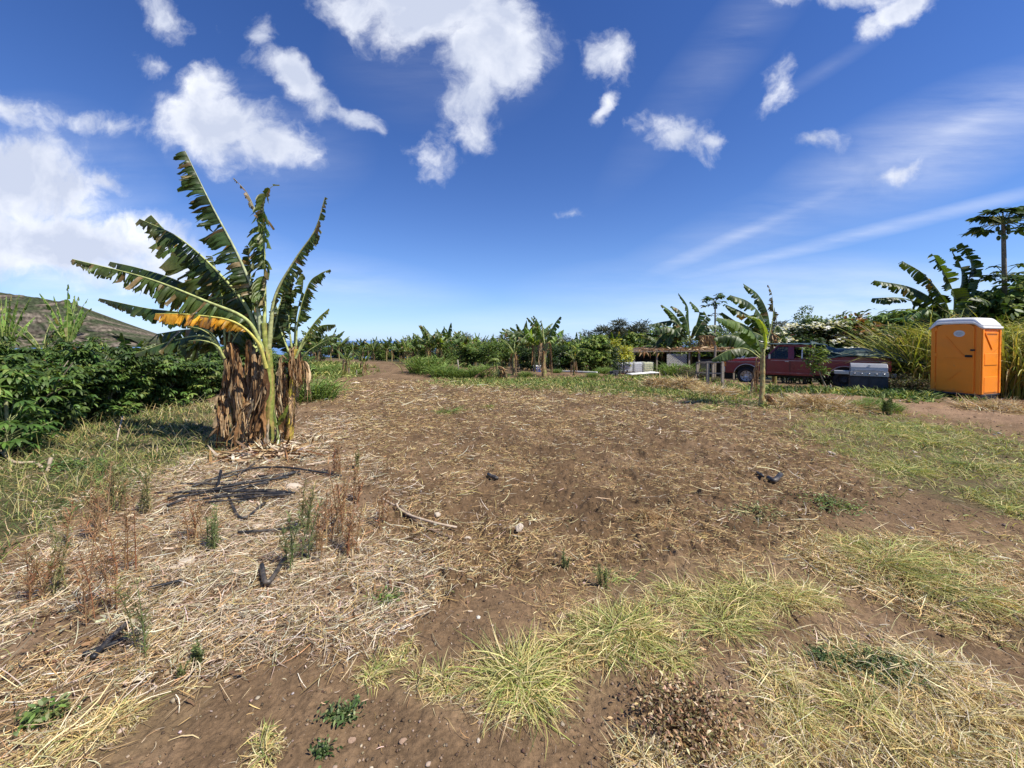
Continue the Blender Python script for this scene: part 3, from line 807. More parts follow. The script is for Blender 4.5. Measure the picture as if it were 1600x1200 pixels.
def stem_mesh(pts, r0, r1, seed=0, green=.5, c0=(.20, .24, .07), c1=(.30, .20, .10)):
    """pseudostem: stacked sheaths, part green, part brown"""
    g = np.random.default_rng(seed)
    n = 40; P = resample(pts, n); V, Q, C = tube_np(P, np.linspace(r0, r1, n) * (1 + .05 * g.normal(0, 1, n)), 14, np.zeros(3))
    Vn = V.reshape(n, 14, 3)
    k = np.arange(14)[None] ; z = np.linspace(0, 1, n)[:, None]
    Cn = P[:, None]
    Vn = Cn + (Vn - Cn) * (1 + .10 * np.sin(k * 1.35 + z * 4 + seed))[..., None]
    nz = fbm(k * .55 + seed * 3.1, z * 6 + 0 * k, seed, 3)
    br = sstep(-.2 + green - .5, .3 + green - .5, nz + (0.5 - z) * .25)[..., None]
    Cc = np.array(c0) * (1 - br) + np.array(c1) * br
    Cc = Cc * (1 + .25 * fbm(k * 1.7, z * 14, seed + 9, 2)[..., None])
    return mesh_np('pseudostem', Vn.reshape(-1, 3), Q, np.clip(Cc, .01, .8).reshape(-1, 3), True)

def W3(pl, Y):
    """list of (u, v, dy) to points"""
    return [at(p[0], p[1], Y + (p[2] if len(p) > 2 else 0)) for p in pl]
def local(pts, base):
    return [np.asarray(p) - base for p in pts]

def explicit_banana(label, base_uv, Y, trunk, leaves, r=(.075, .05), group=None, dead=(), seed=0, split=True, tint=1.0, name='banana_plant', trunkc=None, green=.5):
    b = at(base_uv[0], base_uv[1], Y); b[2] = float(gz(b[0], b[1]))
    root = thing(name, label, 'banana plant', b, 0, group)
    tp = local(W3(trunk, Y), b); tp[0] = np.array((tp[0][0], tp[0][1], -.05))
    kw = {} if trunkc is None else dict(c0=trunkc[0], c1=trunkc[1])
    link('pseudostem', stem_mesh(tp, r[0], r[1], seed, green, **kw), M['stem'], root)
    for i, lf in enumerate(leaves):
        d = dict(lf); pl = d.pop('p'); Wd = d.pop('W'); d.setdefault('seed', seed * 100 + i)
        if Y < 7: d.setdefault('dn', 1.45); d['tear'] = min(1.0, d.get('tear', .5) * 1.15); d.setdefault('tip', (.14, .12, .05))
        c = d.pop('col', LEAFD)
        add_leaf(root, local(W3(pl, Y), b), Wd, col=np.asarray(c) * tint, split=split, **d)
    for i, lf in enumerate(dead):
        d = dict(lf); pl = d.pop('p'); Wd = d.pop('W'); d.setdefault('seed', seed * 100 + 50 + i)
        g = np.random.default_rng(seed * 77 + i)
        c = np.array(DEADP[int(g.integers(0, len(DEADP)))]) * g.uniform(.8, 1.3)
        d.setdefault('col', c); d.setdefault('ribc', np.array((.30, .20, .11)))
        add_dead(root, local(W3(pl, Y), b), Wd * 1.15, **{k_: v_ for k_, v_ in d.items() if k_ in ('seed', 'col', 'k')})
    return root

YELL = np.array((.62, .36, .03))
dirL = (-1, 0, -.35); dirR = (1, 0, -.3)
big = [
 dict(p=[(408, 530, 0), (400, 470, -.05), (372, 400, -.15), (330, 320, -.25), (289, 236, -.35)], W=.31, th=(58, 84), tear=.85, strip=(1, 3), nst=84, tip=(.05, .06, .02), start=.18, rib=.028, endw=.45, ribc=(.42, .46, .26)),
 dict(p=[(405, 535, 0), (385, 480, .05), (340, 425, .05), (280, 372, 0), (218, 342, -.1)], W=.30, th=(60, 86), tear=.7, strip=(1, 3), nst=84, start=.15, rib=.028, endw=.25),
 dict(p=[(400, 540, .2), (380, 495, .3), (330, 440, .5), (280, 385, .6), (236, 336, .7)], W=.42, th=(40, 80), tear=.75, strip=(1, 4), nst=70, start=.2, col=LEAFM, endw=.5),
 dict(p=[(412, 550, -.1), (385, 500, -.3), (320, 470, -.5), (230, 435, -.7), (113, 405, -.9)], W=.25, th=(60, 84), tear=.7, strip=(1, 3), nst=96, start=.15, rib=.028, endw=.2, col=LEAFM),
 dict(p=[(400, 545, .3), (350, 480, .5), (280, 440, .7), (220, 420, .8), (172, 409, .9)], W=.26, th=(55, 80), tear=.4, strip=(2, 6), nst=70, start=.15, endw=.3),
 dict(p=[(395, 560, .2), (360, 520, .4), (300, 492, .6), (230, 482, .7), (155, 466, .8)], W=.22, th=(60, 85), tear=.5, strip=(1, 4), nst=70, start=.2, endw=.2),
 dict(p=[(416, 575, -.15), (402, 535, -.3), (365, 503, -.45), (300, 492, -.6), (243, 490, -.75)], W=.15, th=(66, 88), tear=.55, strip=(2, 5), nst=90, start=.36, col=YELL, tip=(.35, .13, .02), ribc=(.55, .50, .12), rib=.026, endw=.6, label='yellowed dying leaf'),
 dict(p=[(413, 510, 0), (414, 450, .05), (413, 390, .05), (411, 340, 0), (413, 302, -.05)], W=.27, th=(25, 78), tear=.7, strip=(2, 5), nst=72, start=.12, down=(0, -1, .1), endw=.6, col=LEAFM * 1.25, rib=.024, sweep=-.7),
 dict(p=[(413, 400, .1), (409, 350, .12), (414, 310, .1), (424, 292, .05), (437, 290, .05)], W=.13, th=(10, 60), tear=.7, strip=(2, 5), nst=36, start=.05, down=(0, -1, 0), col=LEAFM),
 dict(p=[(412, 420, .1), (402, 345, .15), (388, 305, .15), (365, 278, .1)], W=.06, th=(30, 85), tear=.9, strip=(1, 3), nst=40, start=.6, col=(.2, .15, .08), rib=.012, ribc=(.35, .33, .2)),
 dict(p=[(420, 545, 0), (430, 465, -.05), (462, 405, -.1), (492, 360, -.15), (508, 308, -.2)], W=.14, th=(62, 88), tear=.8, strip=(1, 3), nst=84, start=.24, rib=.03, col=LEAFM, tip=(.12, .09, .03), endw=.3, ribc=(.45, .46, .20)),
 dict(p=[(421, 545, .2), (437, 480, .3), (447, 440, .3), (470, 420, .3)], W=.16, th=(50, 85), tear=.6, strip=(1, 4), nst=40, col=LEAFD, start=.25),
 dict(p=[(400, 560, .5), (385, 500, .7), (372, 450, .8), (345, 430, .9)], W=.26, th=(45, 80), tear=.5, strip=(2, 5), nst=50),
 dict(p=[(412, 560, .3), (395, 500, .3), (392, 440, .35), (388, 385, .35)], W=.22, th=(20, 70), tear=.6, strip=(2, 5), nst=50, down=(0, -1, 0), start=.4, col=LEAFD),
]
deads = []
gg = np.random.default_rng(5)
for i in range(6):
    u0 = gg.uniform(400, 416); v0 = gg.uniform(555, 640); dx = -abs(gg.normal(0, 11)); 
    deads.append(dict(p=[(u0, v0, gg.uniform(-.05, .05)), (u0 + dx, v0 + gg.uniform(-12, 14), -.1), (u0 + dx * 1.8, v0 + 45, gg.uniform(-.25, 0)), (u0 + dx * 2.2 + gg.normal(0, 6), min(712, v0 + gg.uniform(75, 130)), gg.uniform(-.35, 0))], W=gg.uniform(.05, .13), th=(20, 85), tear=.8, strip=(1, 4), nst=34, start=.1, jit=.012, rib=.010, down=(0, -1, 0)))
# the pale bleached sheath that hangs to the ground
deads.append(dict(p=[(420, 655, -.12), (417, 692, -.3), (419, 732, -.42)], W=.06, th=(0, 30), tear=.15, strip=(6, 9), nst=24, start=0, down=(0, -1, 0), col=(.62, .56, .44), rib=.006))
CL = 'banana plants of the near clump'
for i in range(8):
    u0 = gg.uniform(384, 408); v0 = gg.uniform(540, 600); deads.append(dict(p=[(u0, v0, .2), (u0 - 2, v0 + 4, .15), (u0 + gg.normal(0, 4), v0 + 50, .12), (u0 + gg.normal(0, 6), min(704, v0 + gg.uniform(80, 140)), .1)], W=gg.uniform(.06, .12)))
for i in range(6):
    u0 = gg.uniform(430, 448); v0 = gg.uniform(570, 620); deads.append(dict(p=[(u0, v0, .25), (u0, v0 + 4, .2), (u0 + gg.normal(0, 4), v0 + 40, .18), (u0 + gg.normal(0, 5), min(700, v0 + gg.uniform(60, 110)), .15)], W=gg.uniform(.05, .10)))
for tp_ in ([(396, 560, .5), (380, 500, .6), (355, 450, .7), (318, 418, .8)], [(402, 560, .5), (395, 500, .6), (382, 450, .7), (372, 405, .8)], [(418, 560, .4), (428, 510, .5), (440, 470, .6), (462, 450, .7)], [(398, 570, .4), (370, 525, .5), (340, 510, .6), (305, 518, .7)], [(400, 570, .5), (378, 530, .6), (360, 490, .7), (326, 470, .8)]):
    big.append(dict(p=tp_, W=.24, th=(45, 85), tear=.6, strip=(1, 4), nst=44, start=.12, col=LEAFD * gg.uniform(.8, 1.3)))
explicit_banana('tallest banana plant of the near clump, tattered leaves high against the sky, one yellow', (419, 700), 5.9,
    [(419, 706), (421, 640), (420, 580), (413, 505)], big, (.085, .05), CL, deads, 1, green=.75, trunkc=((.24, .27, .06), (.33, .24, .08)))
left_l = [
 dict(p=[(350, 560, 0), (330, 520, .1), (295, 515, .2), (245, 522, .3)], W=.42, th=(45, 80), tear=.55, strip=(2, 5), nst=50, start=.1, endw=.7),
 dict(p=[(350, 560, 0), (325, 527, 0), (280, 530, .1), (212, 552, .1)], W=.22, th=(40, 75), tear=.3, strip=(3, 7), nst=50, rib=.022, start=.15),
 dict(p=[(352, 560, 0), (350, 505, .1), (345, 450, .2), (330, 400, .3)], W=.28, th=(30, 75), tear=.6, strip=(1, 4), nst=50, start=.35),
 dict(p=[(355, 560, 0), (362, 500, .1), (375, 440, .2), (360, 390, .3)], W=.28, th=(30, 80), tear=.6, strip=(2, 5), nst=50, start=.3),
 dict(p=[(350, 560, -.1), (335, 530, -.2), (315, 515, -.3), (293, 510, -.3)], W=.05, th=(60, 85), tear=.6, nst=30, start=.7, rib=.018),
 dict(p=[(350, 560, -.1), (338, 540, -.2), (315, 532, -.3), (295, 533, -.3)], W=.05, th=(60, 85), tear=.6, nst=30, start=.7, rib=.018),
 dict(p=[(350, 560, 0), (372, 520, 0), (392, 500, 0), (400, 470, .1)], W=.22, th=(40, 80), tear=.6, nst=40),
]
ld = []
for i in range(13):
    u0 = gg.uniform(350, 392); v0 = gg.uniform(540, 620); dx = float(np.clip(gg.normal(-1, 6), -8, 10))
    ld.append(dict(p=[(u0, v0, gg.uniform(-.1, .1)), (u0 + dx, v0 - gg.uniform(0, 10), -.1), (u0 + dx * 1.5, v0 + 55, gg.uniform(-.3, -.05)), (u0 + dx * 1.9 + gg.normal(2, 6), min(706, v0 + gg.uniform(80, 160)), gg.uniform(-.4, -.05))], W=gg.uniform(.06, .15), th=(20, 88), tear=.8, strip=(1, 4), nst=36, start=.08, jit=.014, rib=.012, down=(0, -1, 0)))
explicit_banana('banana plant wrapped in brown dead leaves, left of the tallest one in the near clump', (378, 690), 6.1,
    [(378, 698), (368, 640), (360, 590), (352, 545)], left_l, (.08, .055), CL, ld, 2, green=.2)
right_l = [
 dict(p=[(462, 560, 0), (466, 500, 0), (482, 445, 0), (500, 428, 0), (516, 421, 0)], W=.16, th=(55, 85), tear=.8, strip=(1, 3), nst=56, start=.3, col=LEAFM),
 dict(p=[(460, 560, .1), (462, 500, .2), (472, 455, .2), (474, 428, .2)], W=.20, th=(20, 70), tear=.7, strip=(1, 4), nst=50, start=.3, down=(0, -1, 0), col=LEAFM),
 dict(p=[(458, 560, 0), (452, 510, 0), (452, 470, .1), (456, 440, .1)], W=.16, th=(20, 70), tear=.7, strip=(1, 4), nst=50, start=.3, down=(0, -1, 0)),
 dict(p=[(462, 560, -.1), (475, 530, -.1), (495, 500, -.1), (514, 482, -.1)], W=.10, th=(50, 85), tear=.8, strip=(1, 3), nst=50, start=.3, col=LEAFY, tip=(.3, .28, .1)),
 dict(p=[(462, 560, .2), (480, 530, .2), (500, 510, .3), (524, 507, .3)], W=.13, th=(45, 85), tear=.6, strip=(2, 4), nst=44, start=.45),
 dict(p=[(462, 570, 0), (478, 552, 0), (495, 540, 0), (514, 530, 0)], W=.08, th=(50, 85), tear=.7, strip=(1, 4), nst=44, start=.45),
 dict(p=[(455, 560, 0), (440, 520, 0), (435, 490, .1), (445, 460, .1)], W=.22, th=(40, 85), tear=.6, strip=(1, 4), nst=44, start=.2),
 dict(p=[(455, 570, .3), (445, 530, .3), (440, 500, .3), (428, 470, .3)], W=.22, th=(40, 85), tear=.6, strip=(1, 4), nst=44, start=.2),
 dict(p=[(450, 585, .1), (438, 560, .1), (433, 570, .1), (431, 605, .1)], W=.12, th=(30, 70), tear=.4, strip=(3, 6), nst=40, start=.2),
]
rd = []
for i in range(11):
    u0 = gg.uniform(448, 468); v0 = gg.uniform(545, 630); dx = gg.normal(3, 8)
    rd.append(dict(p=[(u0, v0, gg.uniform(-.1, .2)), (u0 + dx, v0 - 5, 0), (u0 + dx * 1.4, v0 + 45, gg.uniform(-.2, .1)), (u0 + dx * 1.7 + gg.normal(0, 5), min(690, v0 + gg.uniform(40, 75)), gg.uniform(-.2, .1))], W=gg.uniform(.05, .10), th=(20, 88), tear=.8, strip=(1, 4), nst=34, start=.1, jit=.012, rib=.010, down=(0, -1, 0)))
explicit_banana('banana plant with a yellow lower stem on the right of the near clump', (451, 680), 6.15,
    [(450, 686), (455, 630), (459, 590), (463, 545)], right_l, (.07, .045), CL, rd, 3, green=.55, trunkc=((.50, .40, .05), (.36, .19, .08)))
mid_l = [dict(p=[(434, 690, 0), (432, 660, 0), (428, 640, 0)], W=.04, th=(10, 50), tear=.1, strip=(5, 8), nst=24, start=.4, col=LEAFY, rib=.010),
 dict(p=[(434, 690, 0), (434, 665, -.05), (442, 648, -.1), (450, 632, -.1)], W=.05, th=(10, 40), tear=.2, strip=(4, 8), nst=30, start=.4, col=LEAFY * 1.2, down=(0, -.3, -1), rib=.008)]
explicit_banana('small green banana sucker with two short leaves at the foot of the near clump', (434, 700), 5.75,
    [(434, 705), (434, 670)], mid_l, (.03, .018), CL, (), 4, green=.9)
# loose dead leaves heaped round the foot of the clump
def leaf_heap(label, c, rad, n, Lr, Wr, pal, hz=.25, name='dead_leaf_heap', cat='dead leaves', seed=0, mat='dead', e=(-.1, .5), segs=4, tw=1.2):
    g = np.random.default_rng(seed); A = Acc()
    xy = g.normal(0, .5, (n, 2)) * np.array(rad)
    rr = np.hypot(xy[:, 0] / rad[0], xy[:, 1] / rad[1])
    z = gz(c[0] + xy[:, 0], c[1] + xy[:, 1]) - c[2] + hz * np.maximum(0, 1 - rr ** 1.5) * g.random(n) ** .5
    P = np.column_stack((xy, z))
    V, Q, C = blades(P, g.uniform(0, 6.28, n), g.uniform(*e, n), g.normal(.4, .5, n), g.uniform(*Lr, n), g.uniform(*Wr, n), pick(pal, n, .2, g), segs, (.5, 1, .9, .7, .15)[:segs + 1], tw, g=g)
    A.add(V, Q, C)
    o = link(name, A.mesh(name), M[mat]); o.location = tuple(c); return tag(o, label, cat)
leaf_heap('brown and bleached dead banana leaves lying round the foot of the near clump', gnd(415, 712), (.75, .45), 620, (.08, .4), (.010, .04), DEADP + PALE, .10, seed=3)
leaf_heap('pale dry leaf scraps right of the near clump by the field edge', gnd(478, 690), (.5, .5), 420, (.05, .22), (.006, .022), DEADP + PALE + PALE, .07, seed=4)

# ---- banana plants that stand further off share a handful of shapes
def rosette(seed, h, nleaf, L, Wd, el=(.5, 1.35), bend=(.5, 1.3), col=LEAFD, r=(.09, .06), ndead=5, th=(25, 65), tear=.5, deadl=(.6, 1.2), stub=0):
    g = np.random.default_rng(seed)
    root = thing('banana_plant', 'x', 'banana plant')
    link('pseudostem', stem_mesh([(0, 0, -.15), (g.normal(0, .03), g.normal(0, .03), h * .5), (g.normal(0, .06), 0, h)], r[0], r[1], seed, .35), M['stem'], root)
    for i in range(nleaf):
        az = i * 2.39996 + g.normal(0, .25); e0 = g.uniform(*el); bd = g.uniform(*bend) * (1.5 - e0 * .5); l = L * g.uniform(.7, 1.1)
        p = [np.array((0, 0, h - .15))]; k = 6
        for q in range(k):
            e = e0 - bd * ((q + .5) / k) ** 1.4
            p.append(p[-1] + l / k * np.array((math.cos(az) * math.cos(e), math.sin(az) * math.cos(e), math.sin(e))))
        c = col * g.uniform(1.1, 1.8) if g.random() < .65 else LEAFM * 1.3 * (1 if g.random() < .5 else 1.7)
        t = th if e0 < 1.25 else (5, 45)
        add_leaf(root, p, Wd * g.uniform(.75, 1.1), split=False, seed=seed * 31 + i, th=t, tear=tear * g.uniform(.6, 1.5), col=c, nst=40, m=2, strip=(2, 5), rib=.022, start=.16, tip=(.16, .13, .05) if g.random() < .3 else None)
    for i in range(ndead):
        az = g.uniform(0, 6.28); l = g.uniform(*deadl) * min(1, h / 1.3); z0 = h * g.uniform(.55, .98); o = .12
        d = np.array((math.cos(az), math.sin(az), 0))
        p = [d * .03 + UP * z0, d * o * 1.6 + UP * (z0 + .05), d * o * 2.0 + UP * (z0 - l * .5), d * o * 2.2 + UP * max(.02, z0 - l)]
        add_dead(root, p, g.uniform(.08, .14), seed=seed * 57 + i, col=np.array(DEADP[i % 6]), k=8)
    return root
proto = {
 'A': rosette(11, 1.9, 13, 2.1, .34, (.55, 1.45), (.3, .9)),
 'B': rosette(12, 1.5, 13, 2.0, .34, (.6, 1.4), (.4, 1.2)),
 'C': rosette(13, 2.1, 15, 2.3, .36, (.5, 1.45), (.5, 1.2)),
 'D': rosette(14, 1.1, 6, 1.3, .17, (.7, 1.4), (.3, .9), ndead=6, tear=.8),
 'E': rosette(15, 1.2, 9, 1.7, .12, (.7, 1.5), (.2, .7), col=LEAFM * 2.1, tear=.8, ndead=4),
 'F': rosette(16, 1.3, 5, 1.5, .10, (.6, 1.4), (.6, 1.5), tear=1, ndead=9),
}
used = set()
def natural(root):
    """height of a prototype above its foot"""
    if 'h_nat' not in NAT.setdefault(root.name, {}):
        NAT[root.name]['h_nat'] = max(float(np.percentile([v.co.z for v in c.data.vertices], 99.7)) for c in root.children)
    return NAT[root.name]['h_nat'] * .96
NAT = {}
def place_banana(kind, u, Y, top, label, rz=0, group=None, z=None, squash=1.0):
    o = proto[kind] if kind not in used else copy_tree(proto[kind])
    used.add(kind)
    x = (u - 800) / F * Y * 1.0
    b = np.array((x, Y, float(macro(x, Y))))
    ht = at(u, top, Y)[2] - b[2]
    nat = natural(proto[kind])
    s = ht / nat
    o.location = tuple(b); o.rotation_euler = (0, 0, rz); o.scale = (s * squash, s * squash, s)
    tag(o, label, 'banana plant', group); return o
GB = 'banana plants in the grove behind the field'
GL = 'banana plants rising behind the left shrubs'
place_banana('E', 8, 10.5, 452, 'banana plant at the far left, thin yellow green upright leaves before the mountain', .3, GL, squash=.45)
place_banana('F', 66, 11.5, 492, 'banana plant with withered brown leaves behind the left shrubs, second from the left', 1.0, GL, squash=.7)
place_banana('E', 105, 11.5, 452, 'banana plant with tall spiky yellow green leaves before the mountain, third from the left', 2.2, GL, squash=.62)
place_banana('B', 200, 13.5, 524, 'low banana plant with flat spreading leaves at the right foot of the mountain', 3.1, GL, squash=1.15)
place_banana('E', 292, 15, 532, 'small pale banana rosette above the shrubs left of the near clump', 4.0, GL)
place_banana('B', 245, 17, 530, 'banana plant peeping over the shrubs between mountain foot and near clump', 4.6, GL)
B = [('C', 497, 26, 512, 'dark banana plant seen just right of the near clump'), ('A', 517, 28, 514, 'dark banana plant standing right behind the one next to the near clump'),
 ('D', 541, 18.5, 546, 'small banana plant with a bare thin stem at the left edge of the clearing'), ('D', 568, 17.6, 550, 'small banana plant with a bare thin stem, right one of the pair at the clearing'),
 ('B', 583, 33, 527, 'banana plant behind the pair of small ones, under the strip of sea'), ('A', 604, 35, 527, 'banana plant in the grove under the right end of the sea strip'),
 ('B', 625, 36, 531, 'short banana plant in the grove left of the tall dark cluster'), ('C', 646, 31, 524, 'banana plant on the left flank of the tall dark cluster'),
 ('C', 672, 28, 510, 'tall dark banana plant, left half of the middle cluster'), ('A', 697, 27, 507, 'tallest dark banana plant of the middle cluster with three upright leaves'),
 ('B', 722, 30, 517, 'banana plant on the right flank of the middle cluster'), ('E', 742, 33, 522, 'pale banana plant in the grove right of the middle cluster'),
 ('B', 762, 34, 524, 'banana plant in the grove between the middle and the right cluster'), ('A', 783, 33, 522, 'banana plant in the grove behind the collapsed dead one'),
 ('F', 803, 18.3, 522, 'banana plant with arching bare midribs left of the tall pair'), ('A', 836, 20.5, 500, 'tall dark banana plant behind the blue cooler'),
 ('D', 851, 17.6, 498, 'tall thin banana plant with a pale shredded leaf in front of the dark one'), ('F', 897, 17.9, 542, 'short banana plant with drooping bare leaves before the white boards'),
 ('E', 915, 30, 520, 'banana plant in the grove behind the white boards'), ('B', 945, 33, 524, 'banana plant in the grove left of the yellow bush')]
for i, (k, u, Y, top, lab) in enumerate(B): place_banana(k, u, Y, top, lab, i * 1.37, GB)
filler = [('B', 489, 30), ('A', 530, 36), ('B', 552, 38), ('C', 566, 39), ('B', 590, 40), ('A', 612, 44), ('B', 632, 40), ('E', 648, 38), ('B', 660, 36), ('A', 684, 33), ('B', 706, 34), ('C', 728, 38), ('E', 750, 38), ('A', 772, 40), ('B', 792, 38), ('C', 818, 27), ('A', 826, 24), ('E', 862, 34), ('B', 885, 34), ('A', 905, 36), ('E', 930, 37), ('C', 960, 38), ('B', 985, 38), ('A', 575, 48), ('B', 640, 50), ('B', 600, 52), ('A', 668, 24.5), ('B', 689, 25), ('B', 653, 27.5), ('E', 636, 27)]
tops = [524, 530, 536, 537, 536, 534, 533, 531, 527, 519, 520, 522, 524, 526, 526, 512, 506, 524, 523, 524, 525, 524, 521, 539, 535, 538, 520, 518, 528, 534]
pos_w = ['leftmost', 'second', 'third', 'fourth', 'fifth', 'sixth', 'seventh', 'eighth', 'ninth', 'tenth', 'eleventh', 'twelfth', 'thirteenth', 'fourteenth', 'fifteenth', 'sixteenth', 'seventeenth', 'eighteenth', 'nineteenth', 'twentieth', 'twenty first', 'twenty second', 'rightmost']
tops = [t_ - (7 if t_ > 528 else 3) for t_ in tops]
for i, ((k, u, Y), tp_) in enumerate(zip(filler, tops)):
    lab = ('banana plant in the back rows of the grove, %s from the left' % pos_w[i]) if i < 23 else ['distant banana plant at the end of the clearing, left one', 'distant banana plant left of the middle cluster, far back', 'distant banana plant at the end of the clearing, right one', 'dark banana plant at the left front of the middle cluster', 'dark banana plant at the centre front of the middle cluster', 'banana plant on the left shoulder of the middle cluster, lower', 'pale banana plant before the left shoulder of the middle cluster'][i - 23]
    place_banana(k, u, Y, tp_, lab, i * 2.1, GB, squash=1.1)
place_banana('C', 1038, 33, 508, 'banana plant behind the left half of the shed roof', 2.5, GB)

# explicit ones on the right
explicit_banana('lone banana plant with a bright yellow green leaf in front of the red truck', (1189, 633), float(gnd(1189, 634)[1]),
  [(1189, 636), (1191, 600), (1192, 545)], [
  dict(p=[(1192, 560, 0), (1182, 528, -.1), (1160, 506, -.2), (1120, 496, -.3)], W=.30, th=(45, 80), tear=.25, strip=(3, 7), nst=50, start=.08, col=LEAFM * 1.4, rib=.018),
  dict(p=[(1193, 556, 0), (1196, 525, -.1), (1186, 500, -.2), (1166, 493, -.3)], W=.13, th=(40, 75), tear=.25, strip=(3, 8), nst=50, start=.1, down=(-.3, -.6, -.4), col=LEAFY * 1.5, rib=.014, ribc=(.6, .6, .25)),
  dict(p=[(1191, 562, .1), (1165, 545, .2), (1138, 548, .2), (1112, 562, .2)], W=.26, th=(45, 80), tear=.5, nst=40, start=.1),
  dict(p=[(1190, 558, .2), (1160, 530, .4), (1138, 524, .5), (1116, 528, .5)], W=.32, th=(40, 80), tear=.5, nst=40, start=.1),
  dict(p=[(1192, 556, .2), (1200, 530, .3), (1206, 505, .4), (1210, 480, .5)], W=.08, th=(50, 85), tear=.9, nst=40, start=.4)],
  (.065, .05), None, [dict(p=[(1188 + dx * .5, 562 + k * 7, -.05), (1186 + dx, 560 + k * 7, -.1), (1184 + dx * 1.2, 595 + k, -.1), (1183 + dx * 1.5, 618 + 3 * (k % 3), -.1)], W=.05, k=7, th=(20, 85), tear=.8, strip=(1, 4), nst=26, jit=.015, rib=.01, down=(0, -1, 0)) for k, dx in enumerate((-4, -1, -6, -2, -8))] + [dict(p=[(1194, 618, -.1), (1203, 622, -.15), (1212, 634, -.2)], W=.10, th=(20, 60), tear=.3, nst=20, rib=.01)], 7, green=.45, trunkc=((.36, .34, .14), (.40, .26, .10)))
explicit_banana('big banana plant rising behind the red truck bonnet with leaves arching left', (1209, 600), 18.2,
  [(1210, 600), (1208, 560), (1203, 518)], [
  dict(p=[(1204, 525, 0), (1199, 488, 0), (1184, 460, 0), (1161, 443, 0)], W=.36, th=(50, 85), tear=.5, strip=(1, 4), nst=50, start=.1),
  dict(p=[(1203, 530, 0), (1190, 495, -.2), (1170, 472, -.3), (1141, 461, -.4)], W=.48, th=(30, 70), tear=.3, strip=(2, 6), nst=50, start=.1, endw=.5),
  dict(p=[(1203, 532, .3), (1188, 506, .3), (1165, 490, .3), (1132, 475, .3)], W=.42, th=(30, 75), tear=.3, nst=40, start=.1),
  dict(p=[(1203, 535, .3), (1180, 515, .4), (1155, 505, .4), (1128, 488, .4)], W=.38, th=(30, 75), tear=.3, nst=40, start=.1),
  dict(p=[(1203, 535, -.3), (1180, 520, -.4), (1150, 520, -.4), (1122, 540, -.4)], W=.46, th=(30, 75), tear=.4, nst=40, start=.1),
  dict(p=[(1203, 540, -.3), (1175, 535, -.6), (1150, 545, -.6), (1132, 566, -.6)], W=.46, th=(30, 75), tear=.4, nst=40, start=.1),
  dict(p=[(1204, 525, 0), (1208, 490, 0), (1206, 460, 0), (1200, 445, 0)], W=.22, th=(30, 85), tear=.9, strip=(1, 3), nst=40, start=.2, col=(.13, .11, .05), tip=(.2, .13, .08)),
  dict(p=[(1206, 530, 0), (1214, 510, 0), (1224, 520, 0), (1230, 540, 0)], W=.22, th=(40, 85), tear=.7, nst=40, start=.2)],
  (.11, .07), None, [dict(p=[(1206, 520, -.1), (1212, 530, -.2), (1212, 548, -.2)], W=.2, th=(20, 60), tear=.5, nst=20)], 8)
fan = [((1075, 530), (1056, 503), (1040, 502), (1013, 508)), ((1076, 530), (1062, 503), (1050, 488), (1034, 476)), ((1078, 530), (1072, 500), (1062, 485), (1049, 478)), ((1078, 530), (1076, 500), (1074, 478), (1060, 458)), ((1080, 530), (1090, 500), (1092, 485), (1079, 471)), ((1082, 530), (1096, 505), (1104, 495), (1100, 486)), ((1075, 535), (1050, 518), (1030, 528), (1022, 545)), ((1082, 535), (1105, 520), (1122, 524), (1135, 545)), ((1078, 535), (1062, 520), (1042, 512), (1020, 518)), ((1080, 535), (1100, 512), (1118, 508), (1130, 515)), ((1078, 535), (1085, 510), (1100, 510), (1112, 530)), ((1078, 535), (1065, 512), (1050, 520), (1040, 545))]
explicit_banana('large banana plant fanning out over the middle of the shed roof', (1080, 580), 31.5, [(1080, 590), (1079, 560), (1078, 525)],
  [dict(p=[(a, b, .5 * math.sin(i * 2.1)) for a, b in f], W=.50 if i not in (3,) else .28, th=(25, 70), tear=.25 if i not in (3, 5) else .8, strip=(2, 6), nst=40, start=.08, m=2, rib=.02, col=LEAFD * (1 + .5 * (i % 3 == 1))) for i, f in enumerate(fan)], (.16, .1), None,
  [dict(p=[(1090 + 5 * k, 528 + 2 * k, -.5), (1094 + 5 * k, 526, -.6), (1096 + 5 * k, 548 + k, -.6)], W=.25, th=(20, 80), tear=.8, strip=(1, 3), nst=20, m=2, col=(.48, .34, .17)) for k in range(5)], 9)
aa = [(((1480, 500), (1470, 478), (1425, 450), (1366, 438)), .42), (((1480, 505), (1455, 482), (1410, 466), (1363, 466)), .40), (((1485, 500), (1476, 470), (1445, 430), (1410, 408)), .40), (((1490, 500), (1490, 460), (1473, 422), (1456, 396)), .50), (((1496, 500), (1508, 455), (1518, 410), (1500, 380)), .42), (((1490, 505), (1500, 465), (1502, 420), (1485, 388)), .34), (((1498, 505), (1512, 470), (1530, 466), (1556, 476)), .36), (((1480, 510), (1460, 488), (1440, 485), (1418, 500)), .34), (((1500, 510), (1520, 490), (1535, 490), (1548, 505)), .34), (((1484, 512), (1474, 480), (1455, 480), (1442, 496)), .3)]
explicit_banana('banana plant with broad dark leaves towering behind the orange toilet', (1492, 590), 14.5, [(1492, 600), (1490, 540), (1489, 490)],
  [dict(p=[(a, b, .35 * math.sin(i * 1.7)) for a, b in f], W=w * .88, th=(25, 70), tear=.5, dn=1.5, strip=(2, 6), nst=56, start=.08, rib=.022, endw=.45, down=(0, -.6, -.8) if i in (3, 4, 5) else None, col=LEAFD * (.9 if i != 7 else 2)) for i, (f, w) in enumerate(aa)], (.15, .1), None, (), 10)
